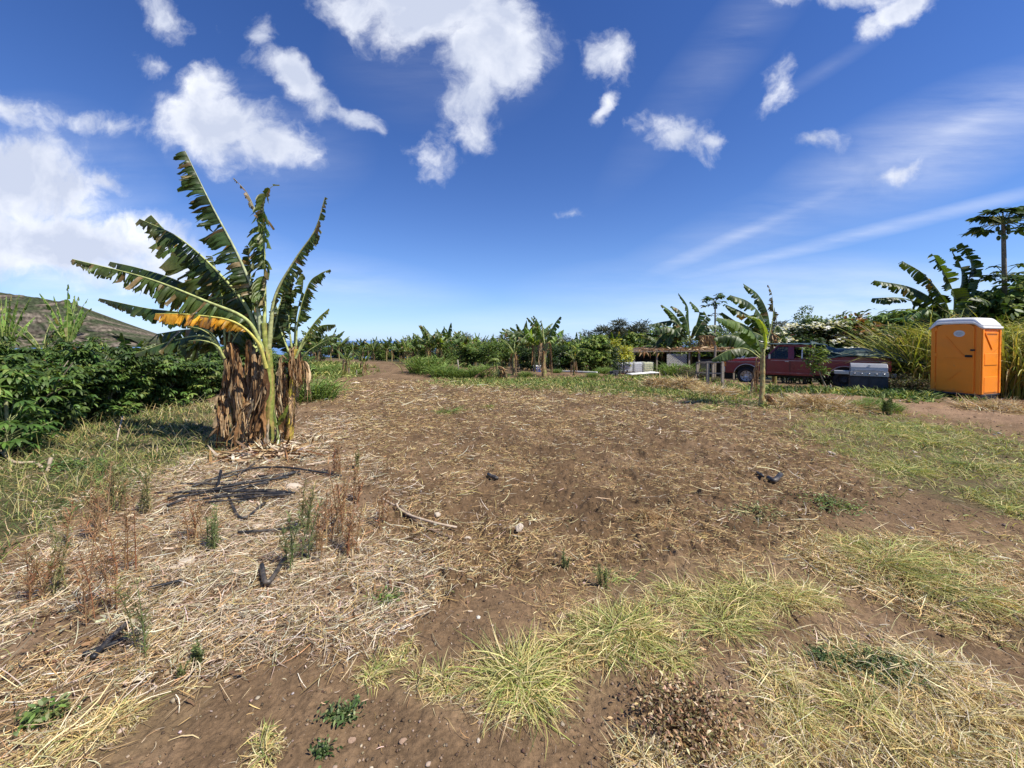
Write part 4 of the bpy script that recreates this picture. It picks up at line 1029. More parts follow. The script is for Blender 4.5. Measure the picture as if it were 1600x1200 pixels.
explicit_banana('collapsed dead banana plant leaning like a tent on the far field edge', (770, 600), 17.0, [(782, 607), (781, 590), (776, 572)],
  [dict(p=[(777, 572, 0), (779, 562, 0), (770, 560, 0), (762, 566, 0)], W=.12, th=(20, 60), tear=.3, nst=20, col=LEAFY)], (.08, .05), None,
  [dict(p=[(777, 572, 0), (768 - 3 * k, 585 - k, -.1), (752 - 4 * k, 598, -.1 * k), (738 - 4 * k + 9 * (k % 2), 606, -.1 * k)], W=.12, th=(10, 70), tear=.4, nst=24, rib=.02, col=((.6, .5, .25), (.2, .13, .09), (.14, .09, .06))[k % 3]) for k in range(5)] + [dict(p=[(777, 572, 0), (784 + 2 * k, 580, -.1), (786 + 3 * k, 604, -.1)], W=.13, th=(10, 80), tear=.8, nst=24, rib=.02) for k in range(3)], 12)

# ------------------------------------------------------------------ shrubs, trees, grasses
def leaf_cloud(g, n, rad, kind, size, pal, K=40, zc=None, hollow=.55, lob=.25):
    """leaves in clumps through an uneven ellipsoid volume"""
    d = g.normal(0, 1, (K, 3)); d /= np.linalg.norm(d, axis=1)[:, None]
    r = (hollow + (1 - hollow) * g.random(K)) * (1 + lob * g.normal(0, 1, K)).clip(.5, 1.35)
    cen = d * r[:, None] * np.array(rad) * .85
    if zc is not None: cen[:, 2] += zc; cen[:, 2] = np.maximum(cen[:, 2], .05)
    w = g.integers(0, K, n); cr = np.array(rad).mean() * (.16 + .2 * g.random(K)) * (40 / K) ** .33
    o = g.normal(0, 1, (n, 3)); o /= np.linalg.norm(o, axis=1)[:, None]; o *= g.random(n)[:, None] ** .4
    P = cen[w] + o * cr[w][:, None] * np.array((1.1, 1.1, .8))
    P[:, 2] = np.maximum(P[:, 2], .03)
    cc = g.normal(1, .18, K)[w][:, None]
    az = np.arctan2(o[:, 1], o[:, 0]) + g.normal(0, .7, n)
    if kind == 'palm':        # five to seven drooping fingers
        k = 6
        Pr = np.repeat(P, k, 0); a0 = np.repeat(az, k) + np.tile(np.linspace(-1.9, 1.9, k), n) + g.normal(0, .12, n * k)
        e = np.repeat(g.uniform(-.5, .5, n), k) - .25 * np.abs(np.tile(np.linspace(-1, 1, k), n))
        c = np.repeat(pick(pal, n, .2, g) * cc, k, 0)
        return blades(Pr, a0, e, g.uniform(.5, 1.3, n * k), size * g.uniform(.75, 1.15, n * k), size * .27, c, 3, (.25, 1, .8, .08), .5, g=g)
    if kind == 'broad':
        return blades(P, az, g.uniform(-.7, .7, n), g.uniform(.1, .9, n), size * g.uniform(.7, 1.2, n), size * .5, pick(pal, n, .2, g) * cc, 2, (.3, 1, .1), .9, g=g)
    if kind == 'fine':
        return blades(P, az, g.uniform(-.6, 1.2, n), g.uniform(0, .8, n), size * g.uniform(.6, 1.3, n), size * .22, pick(pal, n, .2, g) * cc, 1, (1, .3), 1.2, g=g)
def shrub_proto(name, seed, n, rad, zc, kind, size, pal, K=40, part='foliage', stems=5, extra=None, hollow=.55, wood='stem', cut=None):
    g = np.random.default_rng(seed)
    root = thing(name, 'x', 'shrub')
    V, Q, C = leaf_cloud(g, n, rad, kind, size, pal, K, zc, hollow)
    A = Acc(); A.add(V, Q, np.clip(C, .004, .9)); link(part, A.mesh(part), M['leaf'], root)
    S = Acc()
    for i in range(stems):
        a = i * 2.4 + g.uniform(0, 1); q = g.uniform(.4, .8)
        p = [(.06 * math.cos(a), .06 * math.sin(a), -.1), (.25 * rad[0] * math.cos(a), .25 * rad[1] * math.sin(a), zc * .7), (q * rad[0] * math.cos(a), q * rad[1] * math.sin(a), zc + rad[2] * g.uniform(.1, .6))]
        v, qd, c = tube_np(resample(p, 10), np.linspace(.02, .008, 10) * max(1, rad[0]), 6, (.22, .18, .12)); S.add(v, qd, c)
    if stems: link('stem', S.mesh('stem', True), M['stem'], root)
    if extra: extra(root, g)
    return root
CASS = [(.070, .125, .026), (.095, .160, .034), (.055, .098, .022), (.13, .20, .045), (.085, .14, .03)]
prot2 = {}
CASS += [(.16, .20, .05), (.055, .105, .022), (.075, .135, .028)]
prot2['cass1'] = shrub_proto('leafy_shrub', 31, 1500, (1.0, 1.0, .9), .85, 'palm', .16, CASS, 44, stems=9)
prot2['cass2'] = shrub_proto('leafy_shrub', 32, 1400, (1.05, .95, .85), .8, 'palm', .15, CASS, 38, stems=8)
prot2['cass3'] = shrub_proto('leafy_shrub', 33, 1500, (.95, 1.0, .95), .88, 'palm', .15, CASS, 46, stems=9)
used2 = set()
def put(kind, x, y, label, cat, group=None, s=1.0, sz=None, rz=0.0, name=None, z=None):
    o = prot2[kind] if kind not in used2 else copy_tree(prot2[kind])
    used2.add(kind)
    if name: o.name = name
    o.location = (float(x), float(y), float(macro(x, y)) - .02 if z is None else z); o.rotation_euler = (0, 0, rz); o.scale = (s, s, sz if sz else s)
    return tag(o, label, cat, group)
GH = 'dark leafy shrubs of the left hedge'
hedge = [(-8.1, 4.9), (-8.3, 6.5), (-8.6, 8.1), (-8.9, 9.7), (-9.2, 11.4), (-9.5, 13.2), (-9.8, 15.2),
         (-9.8, 5.6), (-10.1, 7.4), (-10.4, 9.2), (-10.7, 11.0), (-11.1, 13.1), (-11.6, 15.6), (-12.0, 8.6), (-12.6, 11.2), (-13.2, 14.0), (-10.0, 17.6), (-12.6, 18.0), (-15.5, 12.5), (-16.5, 16.0)]
hl = ['front row of the left hedge, nearest shrub at the frame edge', 'front row of the left hedge, second shrub, above the bright leafy plant', 'front row of the left hedge, third shrub with bare twigs at its foot', 'front row of the left hedge, fourth shrub, above the shaded grass', 'front row of the left hedge, fifth shrub, just left of the near banana clump', 'front row of the left hedge, sixth shrub, partly behind the banana clump', 'front row of the left hedge, last shrub, hidden mostly by the banana clump',
      'second row of the left hedge, shrub nearest the camera', 'second row of the left hedge, shrub under the leftmost banana leaves', 'second row of the left hedge, shrub below the withered banana plant', 'second row of the left hedge, shrub below the spiky banana leaves', 'second row of the left hedge, shrub below the mountain foot', 'second row of the left hedge, farthest shrub before the small rosette', 'back row of the left hedge, nearest shrub at the left frame edge', 'back row of the left hedge, shrub under the mountain peak', 'back row of the left hedge, shrub under the mountain slope', 'end of the left hedge, shrub behind the banana clump', 'end of the left hedge, shrub left of the banana clump in the distance', 'outermost back shrub of the left hedge by the frame edge', 'outermost far shrub of the left hedge under the mountain']
for i, (x, y) in enumerate(hedge):
    put(('cass1', 'cass2', 'cass3')[i % 3], x, y, 'dark shrub, ' + hl[i].replace('left hedge, fifth shrub, just left', 'left hedge, fifth shrub, left'), 'shrub', GH, 1.02 + .05 * math.sin(i * 3), .94 + .06 * math.sin(i * 1.9), i * 1.3)

# bright bigger leaved plant by the left edge
def bright_plant():
    g = np.random.default_rng(40); c = gnd(8, 712); root = thing('leafy_plant', 'bright green plant with long finger leaves at the left edge in front of the hedge', 'plant', c)
    A = Acc(); S = Acc()
    for i in range(70):
        a = g.uniform(0, 6.28); z = g.uniform(.15, .85); r = g.uniform(.1, .48) 
        tipp = np.array((r * math.cos(a), r * math.sin(a), z)); 
        v, q, cc = tube_np(resample([(0.02 * math.cos(a), .02 * math.sin(a), z * .6), tipp * .6 + np.array((0, 0, .1)), tipp], 6), .005, 5, (.30, .34, .14)); S.add(v, q, cc)
        k = 7; az = a + np.linspace(-1.8, 1.8, k)
        A.add(*blades(np.repeat(tipp[None], k, 0), az, g.uniform(-.3, .3, k), g.uniform(.6, 1.4, k), g.uniform(.13, .2, k), .042, pick([(.08, .16, .03), (.11, .20, .04), (.06, .12, .025)], k, .15, g), 4, (.3, .8, 1, .7, .05), .4, g=g))
    link('foliage', A.mesh('foliage'), M['leaf'], root)
    v, q, cc = tube_np(resample([(0, 0, -.05), (.02, .01, .4), (0, .02, .85)], 8), .02, 8, (.3, .3, .16)); S.add(v, q, cc)
    link('stem', S.mesh('stem', True), M['stem'], root)
bright_plant()

def crown_leaves(part, mat, g, pts, n_each, size, pal, kind='palm'):
    pass

GREENB = [(.075, .13, .024), (.11, .18, .032), (.055, .10, .02), (.16, .22, .045)]
LIMEB = [(.14, .20, .035), (.20, .26, .05), (.10, .15, .03), (.26, .30, .07)]
GREYB = [(.055, .068, .042), (.07, .082, .05), (.042, .052, .034), (.085, .09, .06)]
YELB = [(.42, .42, .05), (.52, .50, .08), (.28, .32, .05), (.36, .38, .06)]
REDB = [(.22, .07, .03), (.14, .10, .03), (.28, .12, .04), (.07, .10, .025)]
DARKB = [(.03, .06, .016), (.045, .08, .02), (.025, .045, .014)]
prot2['green'] = shrub_proto('green_bush', 51, 2600, (1.4, 1.3, 1.2), 1.15, 'broad', .16, GREENB, 44)
prot2['lime'] = shrub_proto('light_green_bush', 52, 2600, (1.3, 1.3, 1.3), 1.25, 'palm', .24, LIMEB + GREENB[:2], 40)
prot2['yellow'] = shrub_proto('yellow_bush', 53, 2200, (1.2, 1.1, 1.2), 1.15, 'broad', .16, YELB, 34)
prot2['dark'] = shrub_proto('dark_bush', 54, 2600, (1.4, 1.3, 1.2), 1.1, 'broad', .17, DARKB, 40)
prot2['red'] = shrub_proto('reddish_bush', 55, 1800, (1.0, 1.0, 1.0), 1.0, 'broad', .16, REDB, 30)
def tree_proto(name, seed, n, rad, zc, kind, size, pal, K, trunk_r=.22):
    g = np.random.default_rng(seed); root = thing(name, 'x', 'tree')
    V, Q, C = leaf_cloud(g, n, rad, kind, size, pal, K, zc, .45, .3)
    A = Acc(); A.add(V, Q, np.clip(C, .004, .9)); link('crown', A.mesh('crown'), M['leaf'], root)
    S = Acc(); v, q, c = tube_np(resample([(0, 0, -.3), (.1, 0, zc * .5), (0, .1, zc * 1.1)], 14), np.linspace(trunk_r, trunk_r * .4, 14), 10, (.16, .13, .10)); S.add(v, q, c)
    for i in range(7):
        a = i * 2.4; z0 = zc * g.uniform(.35, .8); e = np.array((math.cos(a) * rad[0] * .7, math.sin(a) * rad[1] * .7, zc + rad[2] * g.uniform(-.1, .6)))
        v, q, c = tube_np(resample([(0.05, 0, z0), e * .5 + np.array((0, 0, z0 * .5)), e], 10), np.linspace(trunk_r * .4, .03, 10), 7, (.16, .13, .10)); S.add(v, q, c)
    link('trunk', S.mesh('trunk', True), M['bark'], root)
    return root
prot2['greytree'] = tree_proto('grey_green_tree', 61, 5200, (4.2, 3.6, 3.0), 5.2, 'fine', .62, GREYB, 70, .3)
prot2['greytree2'] = tree_proto('grey_green_tree', 62, 4600, (5.0, 3.4, 2.2), 3.6, 'fine', .62, GREYB, 64, .3)
prot2['roundtree'] = tree_proto('round_tree', 63, 3400, (1.7, 1.7, 1.9), 3.9, 'broad', .2, GREENB + LIMEB[:2], 40, .12)
def putv(kind, u, Y, top, nat, label, cat, group=None, wide=1.0, rz=0, name=None):
    x = (u - 800) / F * Y; z = float(macro(x, Y)); s = (at(u, top, Y)[2] - z) / natural(prot2[kind])
    return put(kind, x, Y, label, cat, group, s * wide, s, rz, name)
GT = 'grey green trees along the far tree line'
ft_ = [('greytree', 981, 62, 503, 7.9, 'rounded grey tree standing highest in the far tree line'), ('greytree2', 925, 75, 521, 5.6, 'low grey tree of the far tree line left of the highest one'), ('greytree2', 880, 80, 524, 5.6, 'grey tree of the far tree line behind the tall banana pair'),
 ('greytree2', 780, 85, 525, 5.6, 'grey tree of the far tree line above the collapsed banana'), ('greytree2', 725, 80, 524, 5.6, 'grey tree of the far tree line right of the middle banana cluster'), ('greytree', 640, 90, 530, 7.9, 'grey tree of the far tree line near the sea strip'),
 ('greytree2', 1030, 70, 518, 5.6, 'grey tree of the far tree line right of the highest one'), ('greytree', 1236, 48, 506, 7.9, 'grey tree behind the white flowering bush'), ('greytree', 1216, 55, 515, 7.9, 'grey tree behind the big banana by the truck'), ('greytree2', 1330, 45, 505, 5.6, 'grey tree in the distance right of the white flowering bush'), ('greytree2', 1120, 60, 512, 5.6, 'grey tree far behind the papaya by the shed'),
 ('greytree', -30, 48, 520, 7.9, 'grey tree beyond the hedge at the left frame edge'), ('greytree2', 470, 80, 531, 5.6, 'grey tree hidden mostly by the near banana clump'), ('greytree2', 545, 95, 534, 5.6, 'low grey tree under the strip of sea'), ('greytree2', 830, 85, 520, 5.6, 'grey tree between the two tall banana clusters')]
for i, (k, u, Y, tp_, nat, lab) in enumerate(ft_): putv(k, u, Y, tp_, nat, lab, 'tree', GT, 1.15, i * 1.7)
putv('roundtree', 1268, 30, 484, 5.6, 'slim light green tree top rising above the white flowering bush', 'tree', None, .9)
GM = 'bushes behind the tilled field'
mb = [('green', 762, 24, 536, 2.3, 'leafy bush right of the middle banana cluster'), ('lime', 735, 25, 540, 2.55, 'light bush at the foot of the middle banana cluster'), ('dark', 868, 24, 541, 2.25, 'dark bush behind the tall thin banana plant'), ('dark', 832, 23, 545, 2.25, 'dark bush behind the blue cooler'),
 ('green', 790, 27, 537, 2.3, 'leafy bush behind the collapsed dead banana'), ('lime', 926, 25, 526, 2.55, 'lime green bush with finger leaves left of the yellow bush'), ('green', 893, 26, 535, 2.3, 'green bush behind the white boards'), ('lime', 905, 23.5, 546, 2.55, 'low light green bush right above the white boards'),
 ('yellow', 967, 29, 532, 2.35, 'bright yellow green bush left of the shed'), ('green', 1000, 37, 524, 2.3, 'green bush behind the left end of the shed'), ('lime', 1022, 38, 515, 2.55, 'light bush behind the shed under the banana fan'), ('green', 1050, 38, 525, 2.3, 'green bush behind the lattice panel of the shed'),
 ('green', 1120, 37, 518, 2.3, 'green bush under the papaya tree by the shed'), ('green', 1165, 33, 518, 2.3, 'green bush behind the truck bonnet'), ('dark', 1228, 26, 520, 2.25, 'dark bush left of the white flowering bush'), ('green', 1240, 24, 530, 2.3, 'green bush low behind the truck cab'),
 ('dark', 948, 27, 540, 2.25, 'dark bush between lime and yellow bushes'), ('green', 700, 26, 545, 2.3, 'green bush below the middle banana cluster'), ('green', 815, 30, 530, 2.3, 'green bush behind the two tall banana clusters'), ('green', 660, 34, 540, 2.3, 'green bush in the gap of the banana grove'), ('dark', 500, 31, 548, 2.25, 'dark bush just right of the near clump'), ('green', 596, 40, 545, 2.3, 'green bush at the end of the clearing')]
mb += [(('dark', 'green', 'lime')[i_ % 3], u_, 52 + 3 * (i_ % 3), t_, 2.25, 'bush closing the view between the grove trunks, %s from the left' % w_) for i_, (u_, t_, w_) in enumerate([(478, 537, 'first'), (500, 539, 'second'), (521, 540, 'third'), (542, 541, 'fourth'), (563, 541, 'fifth'), (584, 540, 'sixth'), (605, 539, 'seventh'), (626, 538, 'eighth'), (647, 537, 'ninth'), (668, 542, 'tenth'), (690, 541, 'eleventh'), (712, 540, 'twelfth'), (735, 539, 'thirteenth'), (758, 538, 'fourteenth')])]
for i, (k, u, Y, tp_, nat, lab) in enumerate(mb): putv(k, u, Y, tp_, nat, lab, 'bush', GM, 1.1 if Y < 50 else 1.9, i * 2.3)
# flowering bush
def flowers(root, g):
    A = Acc()
    for i in range(52):
        a = g.uniform(0, 6.28); e = g.uniform(.15, 1.4); c = np.array((math.cos(a) * math.cos(e) * 1.5, math.sin(a) * math.cos(e) * 1.38, 1.12 + 1.25 * math.sin(e)))
        k = 16; P = c + g.normal(0, .07, (k, 3)) * np.array((1.3, 1.3, .5))
        A.add(*blades(P, g.uniform(0, 6.28, k), g.uniform(-.2, .5, k), .3, .08, .06, pick([(.86, .86, .82), (.8, .8, .74)], k, .04, g), 1, (1, .7), .8, g=g))
    link('flowers', A.mesh('flowers'), M['leaf'], root)
prot2['flower'] = shrub_proto('flowering_bush', 58, 2600, (1.4, 1.3, 1.15), 1.1, 'broad', .16, DARKB, 40, extra=flowers)
putv('flower', 1255, 20, 508, 2.35, 'dark bush topped with white flower heads behind the truck cab', 'bush', 'white flowering bushes behind the truck', 1.1)
putv('flower', 1298, 20.5, 505, 2.35, 'dark bush with fewer white flower heads, right one of the two behind the truck', 'bush', 'white flowering bushes behind the truck', 1.1, 2.0)
rb = [('red', 1338, 20, 497, 1.95, 'bush with reddish brown leaves behind the truck bed'), ('green', 1360, 20, 492, 2.3, 'green bush right of the reddish one behind the truck bed'), ('lime', 1385, 19.5, 492, 2.55, 'light leafy bush behind the rear end of the truck'), ('lime', 1405, 19.5, 494, 2.55, 'light leafy bush left of the banana behind the toilet'), ('green', 1432, 18, 502, 2.3, 'green bush behind the left edge of the toilet'),
 ('red', 1318, 20.5, 526, 1.95, 'rust coloured low bush behind the truck bed'), ('dark', 1330, 21, 505, 2.25, 'dark bush behind the reddish bush'), ('green', 1468, 17, 500, 2.3, 'green bush right behind the toilet roof'), ('dark', 1520, 16, 500, 2.25, 'dark bush between toilet roof and papaya trunk'),
 ('lime', 1590, 15.5, 440, 2.55, 'tall light green bush under the papaya at the right edge'), ('green', 1560, 16, 470, 2.3, 'green bush at the foot of the papaya trunk'), ('green', 1620, 14, 455, 2.3, 'green bush at the right frame edge')]
for i, (k, u, Y, tp_, nat, lab) in enumerate(rb): putv(k, u, Y, tp_, nat, lab, 'bush', 'bushes behind the truck and the toilet', 1.05, i * 1.9)

# tall cane grass
def cane_proto(seed, n, h, spread, pal):
    g = np.random.default_rng(seed); A = Acc()
    xy = g.normal(0, spread * .45, (n, 2)); P = np.column_stack((xy, np.zeros(n)))
    az = np.arctan2(xy[:, 1], xy[:, 0]) + g.normal(0, .5, n)
    hh = h * g.uniform(.55, 1.25, n)
    A.add(*blades(P, az, g.uniform(1.15, 1.5, n), g.uniform(.5, 1.9, n), hh, g.uniform(.018, .034, n), pick(pal, n, .2, g), 6, (.8, 1, 1, .9, .7, .4, .08), .9, g=g))
    # leaves from halfway up the canes
    m = n * 2; i = g.integers(0, n, m); z = g.uniform(.2, .75, m) * h
    P2 = P[i] + np.column_stack((np.cos(az[i]) * z * .16, np.sin(az[i]) * z * .16, z))
    A.add(*blades(P2, g.uniform(0, 6.28, m), g.uniform(.5, 1.3, m), g.uniform(.8, 2.0, m), h * g.uniform(.2, .42, m), g.uniform(.014, .03, m), pick(pal, m, .2, g), 4, (.7, 1, .8, .5, .06), .9, g=g))
    return link('cane_grass', A.mesh('cane_grass'), M['grass'])
CANE = [(.34, .37, .07), (.44, .44, .09), (.20, .26, .05), (.54, .52, .18), (.10, .15, .035), (.50, .42, .20)]
cp = cane_proto(71, 420, 2.3, .62, CANE)
GC = 'clumps of tall cane grass by the toilet and truck'
cs = [(1438, 16.2, 520, 'yellow green cane grass right behind the truck tailgate'), (1441, 14.2, 508, 'yellow green cane grass beside the left wall of the toilet'), (1372, 20, 532, 'cane grass behind the middle of the truck bed'), (1337, 20.5, 534, 'cane grass behind the front of the truck bed'), (1402, 19.5, 528, 'cane grass behind the tarpaulin, next to the tailgate clump'),
 (1578, 12.5, 512, 'cane grass touching the right wall of the toilet'), (1606, 12.3, 505, 'cane grass at the right frame edge beside the toilet'), (1560, 13.8, 505, 'cane grass just behind the right wall of the toilet'), (1462, 14.2, 518, 'cane grass hidden behind the toilet'), (1625, 13.5, 500, 'cane grass partly outside the right edge')]
for i, (u, Y, tp_, lab) in enumerate(cs):
    o = cp if i == 0 else cp.copy()
    if i: COL.objects.link(o)
    x = (u - 800) / F * Y; z = float(macro(x, Y)); s = (at(u, tp_, Y)[2] - z) / 1.9
    o.location = (x, Y, z); o.scale = (s, s, s); o.rotation_euler = (0, 0, i * 1.1); tag(o, lab, 'cane grass', GC)
GUIN = [(.12, .20, .04), (.18, .27, .06), (.08, .14, .03), (.24, .32, .09)]
gp = cane_proto(72, 300, 1.0, .8, GUIN); gp.name = 'tall_grass_clump'
gs = [(668, 19.5, 556, 'lush grass clump at the left end of the green strip'), (690, 17.6, 570, 'lush grass clump below the middle banana cluster'), (712, 17.4, 576, 'lush blue green grass clump by the thin pale pole'), (735, 17.3, 578, 'lush grass clump left of the bright one'), (752, 17.4, 570, 'bright green grass clump beside the collapsed banana'), (785, 17.2, 585, 'short grass at the right foot of the collapsed banana'),
 (822, 17.5, 580, 'grass clump between the two standing banana plants'), (870, 19.5, 578, 'grass clump by the blue cooler'), (943, 21, 574, 'grass clump left of the white tanks'), (925, 17.2, 588, 'grass clump in front of the white boards'),  (1060, 24.5, 568, 'big grass clump in front of the lattice panel'), (520, 20.5, 570, 'bright grass clump at the clearing left side'), (505, 19.5, 574, 'bright grass clump behind the near banana clump'), (486, 10.8, 592, 'green grass clump right behind the near banana clump'), (1040, 15.8, 600, 'grass clump on the right field edge by the hay'), (1365, 9.6, 628, 'green grass clump on the near side of the dirt track'), (1390, 9.0, 640, 'spiky light grass clump near the dirt track'), (1345, 9.2, 648, 'small grass clump left of the spiky one near the track'), (560, 19, 582, 'grass clump between the two small banana stems')]
for i, (u, Y, tp_, lab) in enumerate(gs):
    o = gp if i == 0 else gp.copy()
    if i: COL.objects.link(o)
    x = (u - 800) / F * Y; z = float(macro(x, Y)); s = max(.25, (at(u, tp_, Y)[2] - z) / .85)
    o.location = (x, Y, z); o.scale = (s * 1.3, s * 1.3, s); o.rotation_euler = (0, 0, i * 1.7); tag(o, lab, 'grass clump', 'tall grass clumps round the field')

# papaya trees
def papaya(label, u, Y, crown_v, rpx, lean=(0, 0), nl=26, seed=0, lower=None, dark=1.0):
    g = np.random.default_rng(seed); x = (u - 800) / F * Y; z0 = float(macro(x, Y)); root = thing('papaya_tree', label, 'papaya tree', (x, Y, z0))
    top = at(u, crown_v, Y)[2] - z0; Rr = rpx / F * Y
    tp = resample([(0, 0, -.1), (lean[0] * .3, 0, top * .5), (lean[0], lean[1], top)], 20)
    v, q, c = tube_np(tp, np.linspace(.10, .055, 20), 10, (.20, .17, .12)); link('trunk', mesh_np('trunk', v, q, c, True), M['bark'], root)
    A = Acc(); S = Acc()
    def crown(cen, Rr, nl):
        for i in range(nl):
            a = i * 2.4 + g.normal(0, .2); e = g.uniform(-.35, 1.1); l = Rr * g.uniform(.6, 1.0)
            d = np.array((math.cos(a) * math.cos(e), math.sin(a) * math.cos(e), math.sin(e)))
            tipp = cen + d * l * .75 + np.array((0, 0, -.06 * Rr))
            v, q, c = tube_np(resample([cen, cen + d * l * .4 + UP * .05, tipp], 6), .012, 5, (.25, .28, .12)); S.add(v, q, c)
            k = 9; az = a + np.linspace(-2.2, 2.2, k)
            A.add(*blades(np.repeat(tipp[None], k, 0), az, g.uniform(-.25, .25, k) + .1, g.uniform(.3, 1.1, k), Rr * g.uniform(.28, .42, k), Rr * .12, pick([(.045, .085, .025), (.07, .12, .035), (.11, .15, .04), (.30, .30, .08)] if g.random() < .25 else [(.045, .085, .025), (.06, .11, .03)], k, .15, g) * dark, 3, (.3, .9, 1, .1), .5, g=g))
    cen = np.array((lean[0], lean[1], top)); crown(cen, Rr, nl)
    if lower: crown(np.array((lean[0] * .5 + lower[2], 0, at(u, lower[0], Y)[2] - z0)), lower[1] / F * Y, lower[3])
    link('crown', A.mesh('crown'), M['leaf'], root); link('leaf_stalks', S.mesh('leaf_stalks', True), M['stem'], root)
    for i in range(9):
        a = i * .8; mb_ = MB().lathe([(0, -.11), (.035, -.09), (.06, -.03), (.055, .04), (.02, .08), (0, .085)], (cen[0] + .13 * math.cos(a), cen[1] + .13 * math.sin(a), cen[2] - .14 - .17 * (i % 3)), n=10)
        mb_.build('fruit', M['fruit'], root, smooth=True)
M['fruit'] = mat_solid('papaya_skin', (.06, .10, .03), .4, .5, var=.3)
papaya('tall papaya tree with a tufted crown at the right edge above the bushes', 1571, 14.5, 350, 46, (-.18, 0), 34, 81, (432, 34, .0, 16), .9)
papaya('thin papaya tree behind the shed right of the banana fan', 1117, 33, 472, 24, (0, 0), 18, 82, (495, 14, .0, 6))
papaya('slim papaya tree under the middle banana cluster', 925, 27, 536, 22, (.1, 0), 16, 83)

# small tree with thin leaning trunk in front of the truck
def truck_bush():
    g = np.random.default_rng(90); Y = 12.3; b = at(1294, 610, Y); b[2] = float(macro(b[0], b[1])); root = thing('small_tree', 'thin young tree with feathery leaves in front of the red truck bed', 'tree', b)
    tp = local(W3([(1294, 612), (1284, 590), (1277, 572), (1272, 550)], Y), b); v, q, c = tube_np(resample(tp, 14), np.linspace(.025, .012, 14), 7, (.3, .24, .17)); link('trunk', mesh_np('trunk', v, q, c, True), M['bark'], root)
    A = Acc()
    cl = [((1275, 553), .26), ((1266, 562), .22), ((1283, 560), .22), ((1272, 573), .22), ((1287, 578), .15), ((1264, 547), .14), ((1285, 548), .14)]
    for (u, v_), r in cl:
        cen = at(u, v_, Y) - b; n = 150
        n = 90; P = cen + g.normal(0, .45, (n, 3)) * r
        A.add(*blades(P, g.uniform(0, 6.28, n), g.uniform(-.5, .6, n), g.uniform(.2, 1, n), g.uniform(.10, .2, n), .035, pick(GREENB + LIMEB[:2], n, .2, g), 2, (.5, 1, .1), .8, g=g))
    link('crown', A.mesh('crown'), M['leaf'], root)
truck_bush()
# shrub with red brown leaves beside the timber frame
prot2['scrub'] = shrub_proto('scrubby_bush', 92, 900, (.6, .5, .5), .5, 'broad', .09, [(.12, .10, .05), (.09, .12, .04), (.2, .14, .09), (.06, .09, .03)], 30, stems=9)
for i, (u, Y, tp_, lab) in enumerate([(1072, 18, 572, 'brownish scrub left of the timber frame'), (1092, 17, 575, 'brownish scrub inside the timber frame'), (1118, 15.5, 588, 'green scrub under the front bumper of the truck'), (1420, 13.2, 585, 'dark weeds between truck tailgate and toilet'), (1400, 13.0, 592, 'dark weeds behind the grill'), (1440, 12.6, 590, 'weeds left of the toilet base')]):
    putv('scrub', u, Y, tp_, .98, lab, 'scrub', 'scrubby bushes round the truck', 1.5, i * 1.2)
# ------------------------------------------------------------------ materials for made things
M['orange'] = mat_solid('orange_plastic', (.93, .265, .004), .42, .5, var=.05, scale=3, dirt=(.50, .22, .05), dirt_amt=.2, bump=.12, bscale=160, foot=(.35, .6))
M['white'] = mat_solid('white_plastic', (.80, .79, .76), .4, .5, var=.04, scale=3, dirt=(.5, .46, .4), dirt_amt=.25)
M['black'] = mat_solid('black_plastic', (.012, .012, .012), .5, .4, var=.3)
M['maroon'] = mat_solid('maroon_paint', (.19, .011, .017), .28, .5, var=.18, scale=2.5, dirt=(.14, .075, .06), dirt_amt=.45, coat=.35)
M['fadedred'] = mat_solid('faded_maroon_paint', (.24, .07, .07), .6, .3, var=.3, scale=8, dirt=(.42, .30, .27), dirt_amt=.7)
M['chrome'] = mat_solid('dull_chrome', (.55, .55, .55), .3, .5, metal=.9, var=.2, scale=8, dirt=(.25, .2, .16), dirt_amt=.5)
M['stripe'] = mat_solid('pale_stripe', (.42, .30, .30), .5, .4, var=.2)
M['rubber'] = mat_solid('tyre_rubber', (.022, .022, .023), .85, .3, var=.3, scale=14, dirt=(.14, .10, .07), dirt_amt=.5, bump=.4, bscale=60)
M['steel'] = mat_solid('stainless_steel', (.40, .40, .40), .38, .5, metal=.5, var=.1, scale=3, dirt=(.30, .28, .25), dirt_amt=.4, stretch=(1, 1, 14))
M['char'] = mat_solid('charcoal_metal', (.035, .036, .04), .6, .4, var=.35, scale=5, dirt=(.13, .12, .11), dirt_amt=.4)
M['amber'] = mat_solid('amber_lens', (.55, .16, .02), .25, .5, var=.1)
M['redlens'] = mat_solid('red_lens', (.50, .015, .02), .2, .6, var=.1)
M['wood'] = mat_solid('weathered_wood', (.34, .29, .23), .85, .2, var=.3, scale=7, dirt=(.16, .12, .09), dirt_amt=.5, bump=.5, stretch=(1, 1, 6))
M['oldwood'] = mat_solid('old_brown_wood', (.17, .12, .085), .9, .1, var=.35, scale=7, dirt=(.35, .28, .2), dirt_amt=.5, bump=.5)
M['whitewood'] = mat_solid('white_painted_wood', (.72, .71, .67), .7, .3, var=.08, dirt=(.4, .35, .28), dirt_amt=.4)
M['block'] = mat_solid('concrete_block', (.33, .31, .28), .95, .1, var=.15, bump=.5)
M['shade'] = mat_solid('shade_dark_board', (.05, .045, .04), .9, .1, var=.4)  # near-black tone puts the shed's inner shade into the board colour
M['blue'] = mat_solid('blue_plastic', (.03, .07, .30), .4, .5, var=.1)
M['bluesheet'] = mat_solid('blue_sheet', (.10, .17, .32), .6, .3, var=.2)
M['cage'] = mat_solid('galvanised_tube', (.55, .56, .57), .5, .5, var=.2)
M['stick'] = mat_solid('bleached_branch', (.48, .38, .28), .85, .2, var=.25, scale=15, dirt=(.26, .15, .10), dirt_amt=.6, bump=.4)

